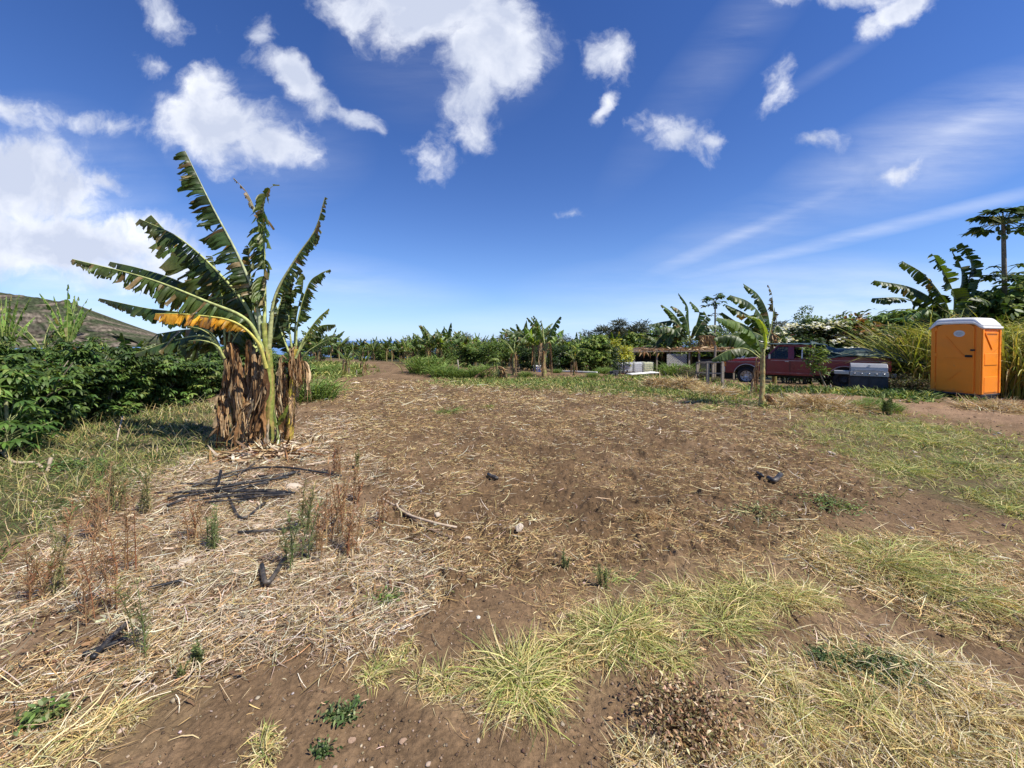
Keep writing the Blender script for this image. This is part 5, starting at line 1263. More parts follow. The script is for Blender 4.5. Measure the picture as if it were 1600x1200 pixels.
def mat_glass():
    m, t = newmat('window_glass'); q = NB(t); b, o = bsdf(m, t, .06, .6)
    b.inputs['Base Color'].default_value = (.02, .026, .026, 1)
    tr = q.n('ShaderNodeBsdfTransparent'); tr.inputs[0].default_value = (.55, .6, .58, 1); mx = q.n('ShaderNodeMixShader')
    ns = q.n('ShaderNodeTexNoise'); ns.inputs['Scale'].default_value = 3; tc_ = q.n('ShaderNodeTexCoord'); q.l(tc_.outputs['Object'], ns.inputs[0])
    mr_ = q.n('ShaderNodeMapRange'); mr_.inputs['To Min'].default_value = .2; mr_.inputs['To Max'].default_value = .55; q.l(ns.outputs[0], mr_.inputs['Value']); q.l(mr_.outputs[0], mx.inputs[0])
    q.l(b.outputs[0], mx.inputs[1]); q.l(tr.outputs[0], mx.inputs[2]); q.l(mx.outputs[0], o.inputs[0]); return m
M['glass'] = mat_glass()
def mat_tarp():
    m = mat_solid('green_tarpaulin', (.024, .050, .044), .42, .5, var=.35, scale=2.2, dirt=(.10, .14, .13), dirt_amt=.5, bump=.35, bscale=9)
    return m
M['tarp'] = mat_tarp()

# ------------------------------------------------------------------ portable toilet
def toilet():
    # n = outward normal of the door side, r = of the sunlit side
    Wd, Dp, Hh = 1.03, 1.02, 2.10
    c = at(1532, 624, 10.75); c[2] = float(macro(c[0], c[1])) + .02
    r = Vector((.34, -.94, 0)).normalized(); n = Vector((-.94, -.34, 0)).normalized()
    # local x runs along the door face from the lit corner, local y inward
    root = thing('portable_toilet', 'orange portable toilet with a white roof standing at the right by the cane grass', 'portable toilet', c, math.atan2(-r.y, -r.x))
    # local frame: +x = -r (away from the sunlit side), +y is Rz90 -> check side
    X = -r; Yv = Vector((-X.y, X.x, 0))
    sgn = 1 if Yv.dot(-n) > 0 else -1
    def P(x, y, z): return (x, sgn * y, z)
    def bx(mb, x0, x1, y0, y1, z0, z1): mb.box(P((x0 + x1) / 2, (y0 + y1) / 2, (z0 + z1) / 2), (x1 - x0, y1 - y0, z1 - z0)); return mb
    b = MB(); bx(b, 0, Wd, 0, Dp, .10, Hh); b.build('body', M['orange'], root, bevel=.035)
    # skid the cabin stands on
    s = MB(); bx(s, .05, .16, .02, Dp, -.04, .10); bx(s, Wd - .16, Wd - .05, .02, Dp, -.04, .10); bx(s, -.01, Wd + .01, -.01, Dp + .01, .085, .13); s.build('skid', M['char'], root, bevel=.01)
    # corner posts standing proud
    for x in (0.0, Wd - .10):
        m_ = MB(); bx(m_, x, x + .10, -.025, .03, .13, Hh - .05); m_.build('corner_post', M['orange'], root, bevel=.018)
    # door with arched top and pressed ribs
    d = MB(); x0, x1 = .13, Wd - .13
    prof = [(x0, .17), (x1, .17), (x1, Hh - .12)]
    for i in range(9):
        a = math.pi / 2 * i / 8; prof.append((x1 - .16 + .16 * math.cos(a), Hh - .12 + .14 * math.sin(a)))
    for i in range(9):
        a = math.pi / 2 * (1 + i / 8); prof.append((x0 + .16 + .16 * math.cos(a), Hh - .12 + .14 * math.sin(a)))
    d.prism(prof, -sgn * .03, sgn * .01)
    dr = d.build('door', M['orange'], root, bevel=.012)
    e = MB()
    bx(e, x0 + .02, x1 - .16, -.041, -.028, 1.115, 1.14); e.build('rail', M['orange'], dr, bevel=.005)
    e = MB(); e.bar(P(x1 - .20, -.036, 1.78), P(x0 + .20, -.036, 1.20), .022, .014); e.build('rib', M['orange'], dr)
    for zz in (.26, 1.16, 1.92):
        e = MB(); bx(e, x1 - .005, x1 + .05, -.045, -.02, zz, zz + .12); e.build('hinge', M['orange'], dr, bevel=.008)
    for k in range(6):
        e = MB(); e.bar(P(x1 - .30 - k * .045, -.036, .52 + k * .05), P(x1 - .22 - k * .045, -.036, .46 + k * .05), .012, .01); e.build('vent_slot', M['orange'], dr)
    e = MB(); bx(e, x0 + .03, x0 + .17, -.065, -.028, 1.17, 1.235); bx(e, x0 + .06, x0 + .14, -.085, -.06, 1.185, 1.22); e.build('handle', M['black'], dr, bevel=.012)
    e = MB(); bx(e, x0 - .02, x0 + .07, -.06, -.028, 1.35, 1.40); e.build('latch', M['black'], dr, bevel=.01)
    # oval sticker with faint printing
    e = MB(); cx_, cz_ = .43, 1.85; prof = [(cx_ + .115 * math.cos(a * math.pi / 12), cz_ + .095 * math.sin(a * math.pi / 12)) for a in range(24)]
    e.prism(prof, -sgn * .036, -sgn * .031); st = e.build('sticker', M['sticker'], dr)
    e = MB()
    for k, w in ((.035, .12), (.008, .16), (-.022, .13), (-.048, .08)):
        for q in range(5):
            bx(e, cx_ - w / 2 + q * w / 5, cx_ - w / 2 + q * w / 5 + w / 6.5, -.0375, -.036, cz_ + k - .006, cz_ + k + .006)
    e.build('printing', M['inkgrey'], st)
    # sunlit side: pressed panels and a V shaped rib
    sd = MB(); X0 = -.028
    def sx(mb, y0, y1, z0, z1, t=.02): bx(mb, -t, .005, y0, y1, z0, z1)
    for y0 in (.0, Dp - .09):
        m_ = MB(); sx(m_, y0, y0 + .09, .13, Hh - .05, .028); m_.build('corner_post', M['orange'], root, bevel=.016)
    m_ = MB(); sx(m_, .14, Dp - .14, .17, .62, .016); sx(m_, .14, Dp - .14, .95, 1.28, .016); m_.build('side_panel', M['orange'], root, bevel=.008)
    m_ = MB(); m_.bar(P(-.012, .16, 1.86), P(-.012, Dp - .16, 1.86), .02, .03); m_.bar(P(-.012, .16, 1.86), P(-.012, .55, 1.40), .02, .025); m_.build('rib', M['orange'], root)
    m_ = MB()
    for k in range(8): sx(m_, .18 + k * .085, .21 + k * .085, 1.93, 2.03, .012)
    m_.build('vent_slots', M['orange'], root)
    # white domed roof: the edge rises in an arch over the door
    A = []; nx, ny = 26, 14
    def lip(x):
        f = np.clip(min((x + .04) / .20, (Wd + .04 - x) / .20), 0, 1); f = f * f * (3 - 2 * f); return 1.985 + .13 * f
    V = []; Fs = []
    for i in range(nx + 1):
        x = -.04 + (Wd + .08) * i / nx
        for j in range(ny + 1):
            y = -.05 + (Dp + .10) * j / ny
            ex = min(x + .04, Wd + .04 - x) / .22; ey = min(y + .05, Dp + .05 - y) / .16
            ex = min(1, ex); ey = min(1, ey)
            z = lip(x) + .06 + .115 * (1 - (1 - ex) ** 2.2) ** .5 * (1 - (1 - ey) ** 2.5) ** .5 + .02 * math.sin(math.pi * i / nx)
            V.append(P(x, y, z))
    n1_ = ny + 1
    for i in range(nx):
        for j in range(ny): Fs.append((i * n1_ + j, i * n1_ + j + 1, (i + 1) * n1_ + j + 1, (i + 1) * n1_ + j))
    m_ = MB(); m_.add(V, Fs)
    # skirt of the roof
    ring = [(i, 0) for i in range(nx + 1)] + [(nx, j) for j in range(1, ny + 1)] + [(i, ny) for i in range(nx - 1, -1, -1)] + [(0, j) for j in range(ny - 1, 0, -1)]
    up = [V[i * n1_ + j] for i, j in ring]; dn = [(p[0], p[1], p[2] - .07) for p in up]; k = len(ring)
    m_.add(up + dn, [(i, (i + 1) % k, k + (i + 1) % k, k + i) for i in range(k)])
    rf = m_.build('roof', M['white'], root, smooth=True)
    md = rf.modifiers.new('solid', 'SOLIDIFY'); md.thickness = .012
    m_ = MB().lathe([(.001, 0), (.055, 0), (.055, .10), (.07, .10), (.07, .14), (.001, .15)], P(Wd * .8, Dp * .85, Hh + .05)); m_.build('vent_pipe', M['white'], root)
M['sticker'] = mat_solid('sticker_face', (.62, .64, .62), .5, .4, var=.05)
M['inkgrey'] = mat_solid('sticker_print', (.25, .29, .32), .6, .3)
toilet()

# ------------------------------------------------------------------ pickup truck (local +x forward, +y the side we see)
rearp = np.array((13.95, 14.15)); frontp = np.array((9.62, 17.45))
dirf = frontp - rearp; TL = float(np.linalg.norm(dirf)); ta_ = math.atan2(dirf[1], dirf[0])
def truck():
    z0 = float(macro(*((rearp + frontp) / 2))) - .06
    # centre line sits half a width beyond the visible side
    nrm = np.array((math.sin(ta_), -math.cos(ta_)))          # to the right of forward
    o0 = rearp + (nrm if nrm @ np.array((.6, .8)) > 0 else -nrm) * .97
    root = thing('pickup_truck', 'old dark red extended cab pickup truck parked with a tarpaulin over its bed', 'pickup truck', (o0[0], o0[1], z0), ta_)
    L_ = TL; Y1, Y0 = .97, -.97
    fx, rx = L_ - .88, 1.28       # wheel centres
    wr = .37
    def arch(cx_, r, z, n=14, rev=False):
        a0 = math.asin((z - .40) / r) if abs(z - .40) < r else 0
        pts = [(cx_ + r * math.cos(a), .40 + r * math.sin(a)) for a in np.linspace(a0, math.pi - a0, n)]
        return pts
    sill = .46
    hood = 1.02
    # front clip
    p = [(3.98, sill)] + arch(fx, .47, sill)[::-1] + [(L_ - .06, sill), (L_ - .03, .70), (L_ - .05, .96), (L_ - .14, hood), (3.95, 1.12), (3.90, 1.13)]
    p = [(3.90, sill)] + p[1:]
    m_ = MB().prism(p, Y0, Y1); m_.build('front_body', M['maroon'], root, bevel=.03)
    m_ = MB().prism([(3.93, 1.125), (L_ - .30, 1.035), (L_ - .20, 1.05), (L_ - .22, 1.07), (3.93, 1.165)], -.80, .80); m_.build('bonnet', M['maroon'], root, bevel=.02)
    # cab lower
    m_ = MB().prism([(2.20, sill), (3.895, sill), (3.895, 1.14), (2.20, 1.14)], Y0 + .005, Y1 - .005); m_.build('cab_lower', M['maroon'], root, bevel=.02)
    # bed
    p = [(0.02, .56)] + [(.60, .50)] + arch(rx, .50, .50)[::-1] + [(2.19, sill), (2.19, 1.25), (0.02, 1.25), (0.0, 1.0)]
    p = [(0.02, .52)] + arch(rx, .50, .52)[::-1] + [(2.185, .50), (2.185, 1.25), (.03, 1.25), (0, 1.22)]
    for s in (1, -1):
        m_ = MB().prism(p, s * .97, s * .86); m_.build('bed_side', M['maroon'], root, bevel=.03)
    MB().box((1.1, 0, .72), (2.1, 1.74, .06)).build('bed_floor', M['char'], root)
    MB().box((2.14, 0, .98), (.06, 1.70, .5)).build('bed_front', M['maroon'], root)
    MB().box((.05, 0, .98), (.07, 1.72, .52)).build('tailgate', M['maroon'], root, bevel=.02)
    MB().box((1.1, .945, 1.262), (2.16, .08, .03)).build('bed_rail', M['fadedred'], root, bevel=.008)
    # pillars, roof
    def pil(a, b, w, s, nm='pillar', mt='maroon', t=.07):
        m_ = MB(); dx = w / 2
        prof = [(a[0] - dx, a[1]), (a[0] + dx, a[1]), (b[0] + dx, b[1]), (b[0] - dx, b[1])]
        y0 = s * .955; y1 = s * (.955 - t)
        V = [(x, y0 if i < 2 else s * .83, z) for i, (x, z) in enumerate(prof)] + [(x, y1 if i < 2 else s * (.83 - t), z) for i, (x, z) in enumerate(prof)]
        m_.add(V, [(0, 1, 2, 3), (7, 6, 5, 4), (0, 4, 5, 1), (1, 5, 6, 2), (2, 6, 7, 3), (3, 7, 4, 0)])
        return m_.build(nm, M[mt], root)
    for s in (1, -1):
        pil((3.90, 1.13), (3.42, 1.70), .07, s)
        pil((2.98, 1.13), (2.98, 1.70), .20, s)
        pil((2.28, 1.13), (2.33, 1.70), .19, s, mt='fadedred' if s > 0 else 'maroon')
        # window surrounds
        m_ = MB(); m_.bar((2.40, s * .958, 1.155), (2.87, s * .958, 1.155), .03); m_.bar((2.43, s * .845, 1.655), (2.86, s * .845, 1.655), .03)
        m_.build('window_frame', M['fadedred'], root)
    pil((2.62, 1.13), (2.60, 1.69), .045, 1, 'window_post', 'whitewood', .03)
    MB().prism([(2.24, 1.66), (3.45, 1.66), (3.36, 1.73), (3.2, 1.75), (2.35, 1.75), (2.26, 1.72)], -.86, .86).build('roof', M['maroon'], root, bevel=.03)
    V = [(2.24, -.95, 1.14), (2.24, .95, 1.14), (2.27, .82, 1.66), (2.27, -.82, 1.66)]
    MB().box((2.235, 0, 1.22), (.05, 1.86, .18)).build('cab_back', M['maroon'], root)
    def pane(nm, a, b, c, d): 
        m_ = MB(); m_.add([a, b, c, d], [(0, 1, 2, 3)]); return m_.build(nm, M['glass'], root)
    for s in (1, -1):
        pane('side_window', (3.08, s * .93, 1.13), (3.84, s * .93, 1.13), (3.40, s * .81, 1.68), (3.08, s * .81, 1.68))
        pane('rear_side_window', (2.38, s * .925, 1.15), (2.88, s * .925, 1.15), (2.88, s * .812, 1.66), (2.42, s * .812, 1.66)) if s < 0 else None
    pane('windscreen', (3.89, -.90, 1.15), (3.89, .90, 1.15), (3.44, .80, 1.68), (3.44, -.80, 1.68))
    pane('rear_window', (2.24, -.80, 1.26), (2.24, .80, 1.26), (2.26, .72, 1.64), (2.26, -.72, 1.64))
    # seats inside
    for y in (-.42, .42):
        MB().box((2.95, y, 1.05), (.16, .5, .85), ry=-.12).build('seat', M['char'], root, bevel=.04)
    MB().tube([(3.55, .42 + .18 * math.cos(a), 1.12 + .18 * math.sin(a)) for a in np.linspace(0, 2 * math.pi, 20)], .014, 6).build('steering_wheel', M['black'], root)
    MB().box((3.75, 0, 1.08), (.3, 1.7, .14)).build('dashboard', M['char'], root)
    # door with seams, handle, stripe
    d = MB(); d.prism([(3.02, .50), (3.82, .50), (3.82, 1.135), (3.02, 1.135)], .966, .974); dr = d.build('door', M['maroon'], root, bevel=.004)
    MB().box((3.12, .985, 1.04), (.13, .02, .03)).build('handle', M['chrome'], dr, bevel=.006)
    for xx in (3.01, 3.83, 2.19): MB().box((xx, .9735, .82), (.014, .003, .66)).build('door_seam', M['black'], root)
    MB().box((2.95, .9745, 1.075), (1.45, .005, .022)).build('trim_stripe', M['stripe'], root)
    MB().box((L_ - .75, .9735, 1.0 - .03), (1.2, .006, .02), ry=.03).build('trim_stripe', M['stripe'], root)
    MB().box((1.15, .9735, 1.12), (2.0, .006, .02)).build('trim_stripe', M['stripe'], root)
    MB().box((L_ - 1.30 + .02, .9745, .84), (.15, .006, .035)).build('badge', M['chrome'], root)
    MB().box((3.05, .9745, .56), (1.7, .006, .05)).build('rocker_trim', M['fadedred'], root)
    # wing mirror
    m_ = MB().box((3.72, 1.06, 1.23), (.07, .17, .20)); m_.bar((3.74, .95, 1.16), (3.72, 1.04, 1.18), .03); m_.build('wing_mirror', M['chrome'], root, bevel=.012)
    # wheel arch lips
    for cx_, r in ((fx, .475), (rx, .505)):
        pts = [(cx_ + r * math.cos(a), .972, .40 + r * math.sin(a)) for a in np.linspace(.12, math.pi - .12, 20)]
        MB().tube(pts, .02, 6).build('arch_trim', M['chrome'] if cx_ > 3 else M['stripe'], root, smooth=True)
    for cx_ in (fx, rx):
        MB().box((cx_, 0, .72), (.95, 1.5, .30)).build('wheel_well', M['black'], root)
    # wheels
    for cx_ in (fx, rx):
        for s in (1, -1):
            w = MB().lathe([(.23, -.12), (.33, -.125), (.365, -.10), (wr, -.06), (wr, .06), (.365, .10), (.33, .125), (.23, .12), (.23, -.12)], (cx_, s * .83, wr - .02), 'Y', 36); ty = w.build('wheel', M['rubber'], root, smooth=True)
            rm = MB().lathe([(.001, .05), (.05, .055), (.07, .075), (.085, .04), (.14, .02), (.155, -.01), (.20, .0), (.215, .09), (.235, .115), (.235, -.11), (.001, -.11)], (cx_, s * .83, wr - .02), 'Y', 28)
            if s < 0: rm.v = [(x, 2 * s * .83 - y, z) for x, y, z in rm.v]
            rm.build('rim', M['chrome'] if cx_ > 3 else M['char'], ty, smooth=True)
            h = MB()
            for k in range(8):
                a = k * math.pi / 4; h.lathe([(.001, 0), (.022, .0), (.022, .006), (.001, .006)], (cx_ + .175 * math.cos(a), s * .83 + s * (.008), wr - .02 + .175 * math.sin(a)), 'Y', 8)
            h.build('rim_holes', M['black'], ty)
    # front end
    MB().box((L_ + .02, 0, .60), (.16, 1.98, .24)).build('front_bumper', M['chrome'], root, bevel=.03)
    MB().box((L_ - .035, 0, .84), (.05, 1.15, .22)).build('grille', M['char'], root)
    for s in (1, -1):
        MB().box((L_ - .03, s * .70, .84), (.06, .26, .20)).build('headlight', M['glass'], root, bevel=.01)
        MB().box((L_ - .045, s * .905, .84), (.10, .14, .20)).build('indicator', M['amber'], root, bevel=.012)
        MB().box((.035, s * .925, .93), (.11, .10, .42)).build('tail_light', M['redlens'], root, bevel=.012)
    MB().box((-.10, 0, .60), (.16, 1.85, .17)).build('rear_bumper', M['chrome'], root, bevel=.02)
    MB().box((2.8, 0, .42), (L_ - 1.0, .9, .14)).build('chassis', M['black'], root)
    return root, z0
trk, tz = truck()

def cloth(name, pts_u, mat, parent=None, n=(40, 24), thick=.006, wr=.03, seed=0, label=None, cat=None):
    """sheet spanned by a function of (s, t) in truck space"""
    s, t = np.meshgrid(np.linspace(0, 1, n[0]), np.linspace(0, 1, n[1]), indexing='ij')
    V = pts_u(s, t)
    V[..., 2] += wr * fbm(s * 5, t * 5, seed, 4) + wr * .4 * np.abs(pn(s * 14, t * 4, seed + 3))
    V[..., 0] += wr * .8 * fbm(s * 4, t * 6, seed + 9, 3)
    i = np.arange(n[0] - 1)[:, None] * n[1]; j = np.arange(n[1] - 1)[None]
    Q = np.stack((i + j, i + j + 1, i + n[1] + j + 1, i + n[1] + j), -1).reshape(-1, 4)
    o = link(name, mesh_np(name, V.reshape(-1, 3), Q, None, True), mat, parent)
    md = o.modifiers.new('solid', 'SOLIDIFY'); md.thickness = thick
    return o
def place_like_truck(o):
    o.location = trk.location; o.rotation_euler = trk.rotation_euler
def bedtarp(s, t):
    # s from cab to well behind the tailgate, t across, peaked over a load
    x = 2.1 - s * 3.5
    y = (t - .5) * 2.1
    z = 1.50 - .10 * s - .50 * np.clip(s - .62, 0, 1) ** 1.1 + .12 * np.sin(t * np.pi) - .10 * (1 - np.sin(np.pi * np.clip(s * 1.5, 0, 1)))
    edge = np.abs(t - .5) * 2
    z = z - .20 * np.clip(edge - .70, 0, 1) / .3 * np.clip(1.2 - s, 0, 1) - .25 * np.clip(edge - .7, 0, 1) / .3 * np.clip(s - .55, 0, 1)
    return np.stack((x + 0 * t, y, z), -1)
tp = cloth('tarpaulin', bedtarp, M['tarp'], n=(70, 36), wr=.055, seed=3); place_like_truck(tp)
tag(tp, 'dark green tarpaulin sagging over the truck bed and trailing behind the tailgate', 'tarpaulin')
def rooftarp(s, t):
    x = 3.75 - s * 1.95; y = (t - .5) * 1.95; edge = np.clip(np.abs(t - .5) * 2 - .86, 0, 1) / .14
    return np.stack((x + 0 * t, y, 1.775 - .03 * edge - .06 * np.clip(s - .8, 0, 1) * 5 + .02 * s), -1)
tp2 = cloth('tarpaulin', rooftarp, M['tarp'], n=(44, 26), wr=.022, seed=8); place_like_truck(tp2)
tag(tp2, 'flat green sheet laid over the roof of the truck cab', 'tarpaulin')
def foldtarp(s, t):
    x = 2.35 - s * 1.35 + .0 * t; y = .98 - .35 * (1 - t) + 0 * s; z = 1.80 - .52 * s + .10 * (1 - t) - .10 * t * np.sin(s * np.pi)
    return np.stack((x, y, z), -1)
tp3 = cloth('tarpaulin_flap', foldtarp, M['tarp'], tp, n=(30, 10), wr=.03, seed=12)

# junk behind the tailgate in the tarpaulin shade
def junk():
    g = np.random.default_rng(5); m_ = MB()
    for i in range(26):
        a = np.array((-.25 - 1.1 * g.random(), g.uniform(-.7, .8), g.uniform(.05, 1.1))); d = g.normal(0, .35, 3) * np.array((1.2, 1, .4))
        m_.bar(a, a + d, g.uniform(.03, .09))
    o = m_.build('scrap_pile', M['char']); o.location = trk.location; o.rotation_euler = trk.rotation_euler
    tag(o, 'dark scrap pile in the shade behind the truck tailgate', 'scrap pile')
junk()

# gas grill in front of the rear wheel
def grill():
    c = at(1357, 615, 12.75); c[2] = float(macro(c[0], c[1])) - .03
    root = thing('gas_grill', 'stainless gas grill with a row of knobs standing before the rear wheel of the truck', 'grill', c, ta_ + math.pi); root.scale = (.86, .86, .82)
    # local: +x to the right in the picture, -y... seen side is local -y
    w = 1.10
    MB().box((0, .25, .30), (w, .50, .62)).build('cabinet', M['char'], root, bevel=.015)
    for s in (-1, 1): MB().box((s * .27, -.008, .30), (.50, .02, .52)).build('cabinet_door', M['char'], root, bevel=.006)
    MB().prism([(-.5 * w, .62), (.5 * w, .62), (.5 * w, .80), (-.5 * w, .80)], -.06, .50).build('control_panel', M['steel'], root, bevel=.01)
    lid = MB()
    prof = [(-.03, .81), (-.02, .98), (.05, 1.09), (.16, 1.13), (.34, 1.13), (.46, 1.05), (.50, .81)]
    V = [(-.5 * w + .02, y, z) for y, z in prof] + [(.5 * w - .02, y, z) for y, z in prof]; k = len(prof)
    lid.add(V, [tuple(range(k)), tuple(range(2 * k - 1, k - 1, -1))] + [(i, (i + 1) % k, (i + 1) % k + k, i + k) for i in range(k)])
    ld_ = lid.build('lid', M['steel'], root, bevel=.008)
    MB().tube([(-.40, -.03, .87), (-.40, -.08, .87), (.40, -.08, .87), (.40, -.03, .87)], .014, 8).build('handle', M['chrome'], ld_)
    MB().lathe([(.001, -.02), (.045, -.02), (.045, 0), (.001, 0)], (0, -.0, 1.04), 'Y', 16).build('thermometer', M['chrome'], ld_)
    for i in range(5):
        kb = MB().lathe([(.001, -.045), (.028, -.045), (.034, -.01), (.045, 0), (.001, 0)], (-.42 + i * .21, -.065, .71), 'Y', 16).build('knob', M['chrome'], root, smooth=True)
    MB().box((-.5 * w - .24, .22, .73), (.46, .46, .13)).build('side_shelf', M['steel'], root, bevel=.01)
    for x, y in ((-.48, .05), (.48, .05), (-.48, .45), (.48, .45)):
        MB().lathe([(.001, -.02), (.05, -.02), (.05, .02), (.001, .02)], (x, y, -.02), 'Y', 14).build('castor', M['rubber'], root)
    return root
grill()

# ------------------------------------------------------------------ intermediate bulk tanks
def tank(i, u0, u1, Y, tint, lab, labels):
    c = at((u0 + u1) / 2, 560, Y); z = float(macro(c[0], c[1])); w = (u1 - u0) / F * Y * .97; h = at(u0, 566, Y)[2] - z
    root = thing('water_tank', lab, 'water tank', (c[0], c[1], z), 0, 'caged white tanks by the shed')
    MB().box((0, .5, .16 + (h - .16) / 2), (w - .06, .94, h - .20)).build('bottle', tint, root, bevel=.07)
    MB().lathe([(.001, 0), (.09, 0), (.09, .04), (.001, .05)], (0, .5, h - .03), n=14).build('cap', M['black'], root)
    p = MB(); 
    for y in (.06, .5, .94): p.box((0, y, .06), (w, .12, .11))
    p.box((0, .5, .13), (w, 1, .025)); p.build('pallet', M['oldwood'], root)
    cg = MB(); r = .009
    for k in range(7):
        x = -w / 2 + w * k / 6; cg.bar((x, 0, .14), (x, 0, h - .01), .010); cg.bar((x, 1, .14), (x, 1, h - .01), .010); cg.bar((x, 0, h - .01), (x, 1, h - .01), .010)
    for k in range(6):
        z_ = .16 + (h - .18) * k / 5; cg.bar((-w / 2, -.008, z_), (w / 2, -.008, z_), .010); cg.bar((-w / 2, 1.008, z_), (w / 2, 1.008, z_), .016)
        for s in (-1, 1): cg.bar((s * w / 2, 0, z_), (s * w / 2, 1, z_), .016)
    for k in range(1, 6):
        for s in (-1, 1): cg.bar((s * w / 2, k / 6, .14), (s * w / 2, k / 6, h), .016)
    cg.build('cage', M['cage'], root)
    if labels:
        lp = MB(); lp.box((-.22, -.022, h * .66), (.18, .008, .22)); lp.build('label_plate', M['black'], root)
        lp = MB(); lp.box((-.22, -.029, h * .65), (.12, .006, .17)); lp.build('label_face', M['white'], root)
        lp = MB(); lp.box((.10, -.022, h * .70), (.22, .008, .08)); lp.build('label_plate', M['char'], root)
        MB().lathe([(.001, -.10), (.05, -.10), (.05, 0), (.001, 0)], (-.12, -.02, .28), 'Y', 12).build('valve', M['black'], root)
M['tankw'] = mat_solid('translucent_tank_plastic', (.80, .82, .84), .35, .5, var=.04)
M['tanky'] = mat_solid('yellowed_tank_plastic', (.76, .77, .48), .4, .5, var=.1)
tank(0, 960.5, 974.5, 28, M['tankw'], 'caged white tank with black label, leftmost of the row by the shed', True)
tank(1, 975, 990, 28, M['tankw'], 'caged white tank with black label, second of the row by the shed', True)
tank(2, 990.5, 1005, 28, M['tankw'], 'plain white caged tank, third of the row by the shed', False)
tank(3, 1005.5, 1021.5, 28, M['tanky'], 'yellowed caged tank, rightmost of the row by the shed', False)

# ------------------------------------------------------------------ open shed with lattice panel
def shed():
    Y = 30.5
    A0 = at(988, 560, Y); B0 = at(1185, 560, 29)
    z = float(macro(A0[0], A0[1])); z2 = float(macro(B0[0], B0[1]))
    root = thing('shed', 'low open shed with a white lattice panel and flat roof under banana leaves', 'shed', (A0[0], A0[1], z))
    o = A0.copy(); o[2] = z
    def Pp(u, v, Yy): p = at(u, v, Yy) - o; return p
    rl = Pp(985, 549, Y); rr = Pp(1190, 547, 29)
    def roofat(u, dy=0): 
        f = (u - 985) / 205; return rl * (1 - f) + rr * f
    # corrugated roof sheet, slightly sagging
    V = []; n = 160
    for i in range(n + 1):
        f = i / n; p = rl * (1 - f) + rr * f
        for j in range(2):
            V.append((p[0], p[1] + (-.35 if j == 0 else 3.6), p[2] + (0 if j == 0 else .18) + .022 * math.sin(i * 1.9) + .05 * math.sin(f * 7)))
    m_ = MB(); m_.add(V, [(2 * i, 2 * i + 2, 2 * i + 3, 2 * i + 1) for i in range(n)])
    rf = m_.build('roof', M['oldwood'], root); md = rf.modifiers.new('s', 'SOLIDIFY'); md.thickness = .03
    MB().bar(rl + np.array((0, -.37, -.03)), rr + np.array((0, -.37, -.03)), .09, .05).build('fascia_board', M['wood'], root)
    for u in (990, 1026.5, 1046, 1077.5, 1093, 1117, 1146, 1178):
        t = roofat(u); zb = float(macro(o[0] + t[0], o[1] + t[1])) - o[2]
        MB().bar((t[0], t[1] - .2, zb - .1), (t[0], t[1] - .2, t[2]), .11).build('post', M['wood'] if u not in (1046,) else M['oldwood'], root)
    # back and side walls in near-black boards that paint in the dim interior
    zc = float(macro(o[0] + 4, o[1] + 3)) - o[2]
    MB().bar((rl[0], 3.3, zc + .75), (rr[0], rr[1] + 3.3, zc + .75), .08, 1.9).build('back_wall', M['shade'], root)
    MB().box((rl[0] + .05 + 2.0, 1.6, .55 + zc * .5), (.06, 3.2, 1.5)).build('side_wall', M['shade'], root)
    # lattice
    lt = MB(); a = Pp(1042, 553, Y - .8); b = Pp(1073, 572.5, Y - .8); w = b[0] - a[0]; h = a[2] - b[2]; k = 12
    for i in range(-8, 13):
        for s in (1, -1):
            x0 = i * w / 12
            t0, t1 = 0, 1
            p0 = np.array((x0, 0.)); d = np.array((h, h))
            # clip the diagonal to the panel
            lo = max(0, -x0 / h); hi = min(1, (w - x0) / h)
            if hi <= lo: continue
            q0 = (x0 + lo * h, lo * h); q1 = (x0 + hi * h, hi * h)
            if s < 0: q0 = (q0[0], h - q0[1]); q1 = (q1[0], h - q1[1])
            yy_ = a[1] + (.0 if s > 0 else .022)
            lt.bar((a[0] + q0[0], yy_, b[2] + q0[1]), (a[0] + q1[0], yy_, b[2] + q1[1]), .040, .02)
    lo_ = lt.build('lattice_panel', M['whitewood'], root)
    # low things in the bays
    p = Pp(1034, 584, Y - .2); MB().box((p[0] + .05, p[1], p[2] - .1), (.72, .5, .62)).build('low_wall', M['block'], root)
    p = Pp(1038.5, 580, Y - .6); MB().box((p[0], p[1], p[2] - .12), (.14, .14, .75)).build('block_post', M['block'], root)
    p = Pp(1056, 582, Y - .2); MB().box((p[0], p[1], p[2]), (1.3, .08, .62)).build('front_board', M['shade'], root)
    p = Pp(1104, 572, 29.6)
    bl = MB()
    for i in range(6): bl.box((p[0], p[1], p[2] - .55 + i * .2), (1.0, .3, .18))
    bl.build('block_stack', M['char'], root)
    p = Pp(1150, 562, 28.6); MB().box((p[0], p[1], p[2]), (1.5, .03, .8)).build('blue_sheet', M['bluesheet'], root)
    return root
shed()
c_ = at(1055, 548, 27); leaf_heap('dry banana leaves strewn along the shed roof edge', np.array((c_[0], c_[1] - 1.1, c_[2] + .02)), (.1, .1), 1, (.1, .2), (.01, .02), DEADP, .1, seed=9) if False else None
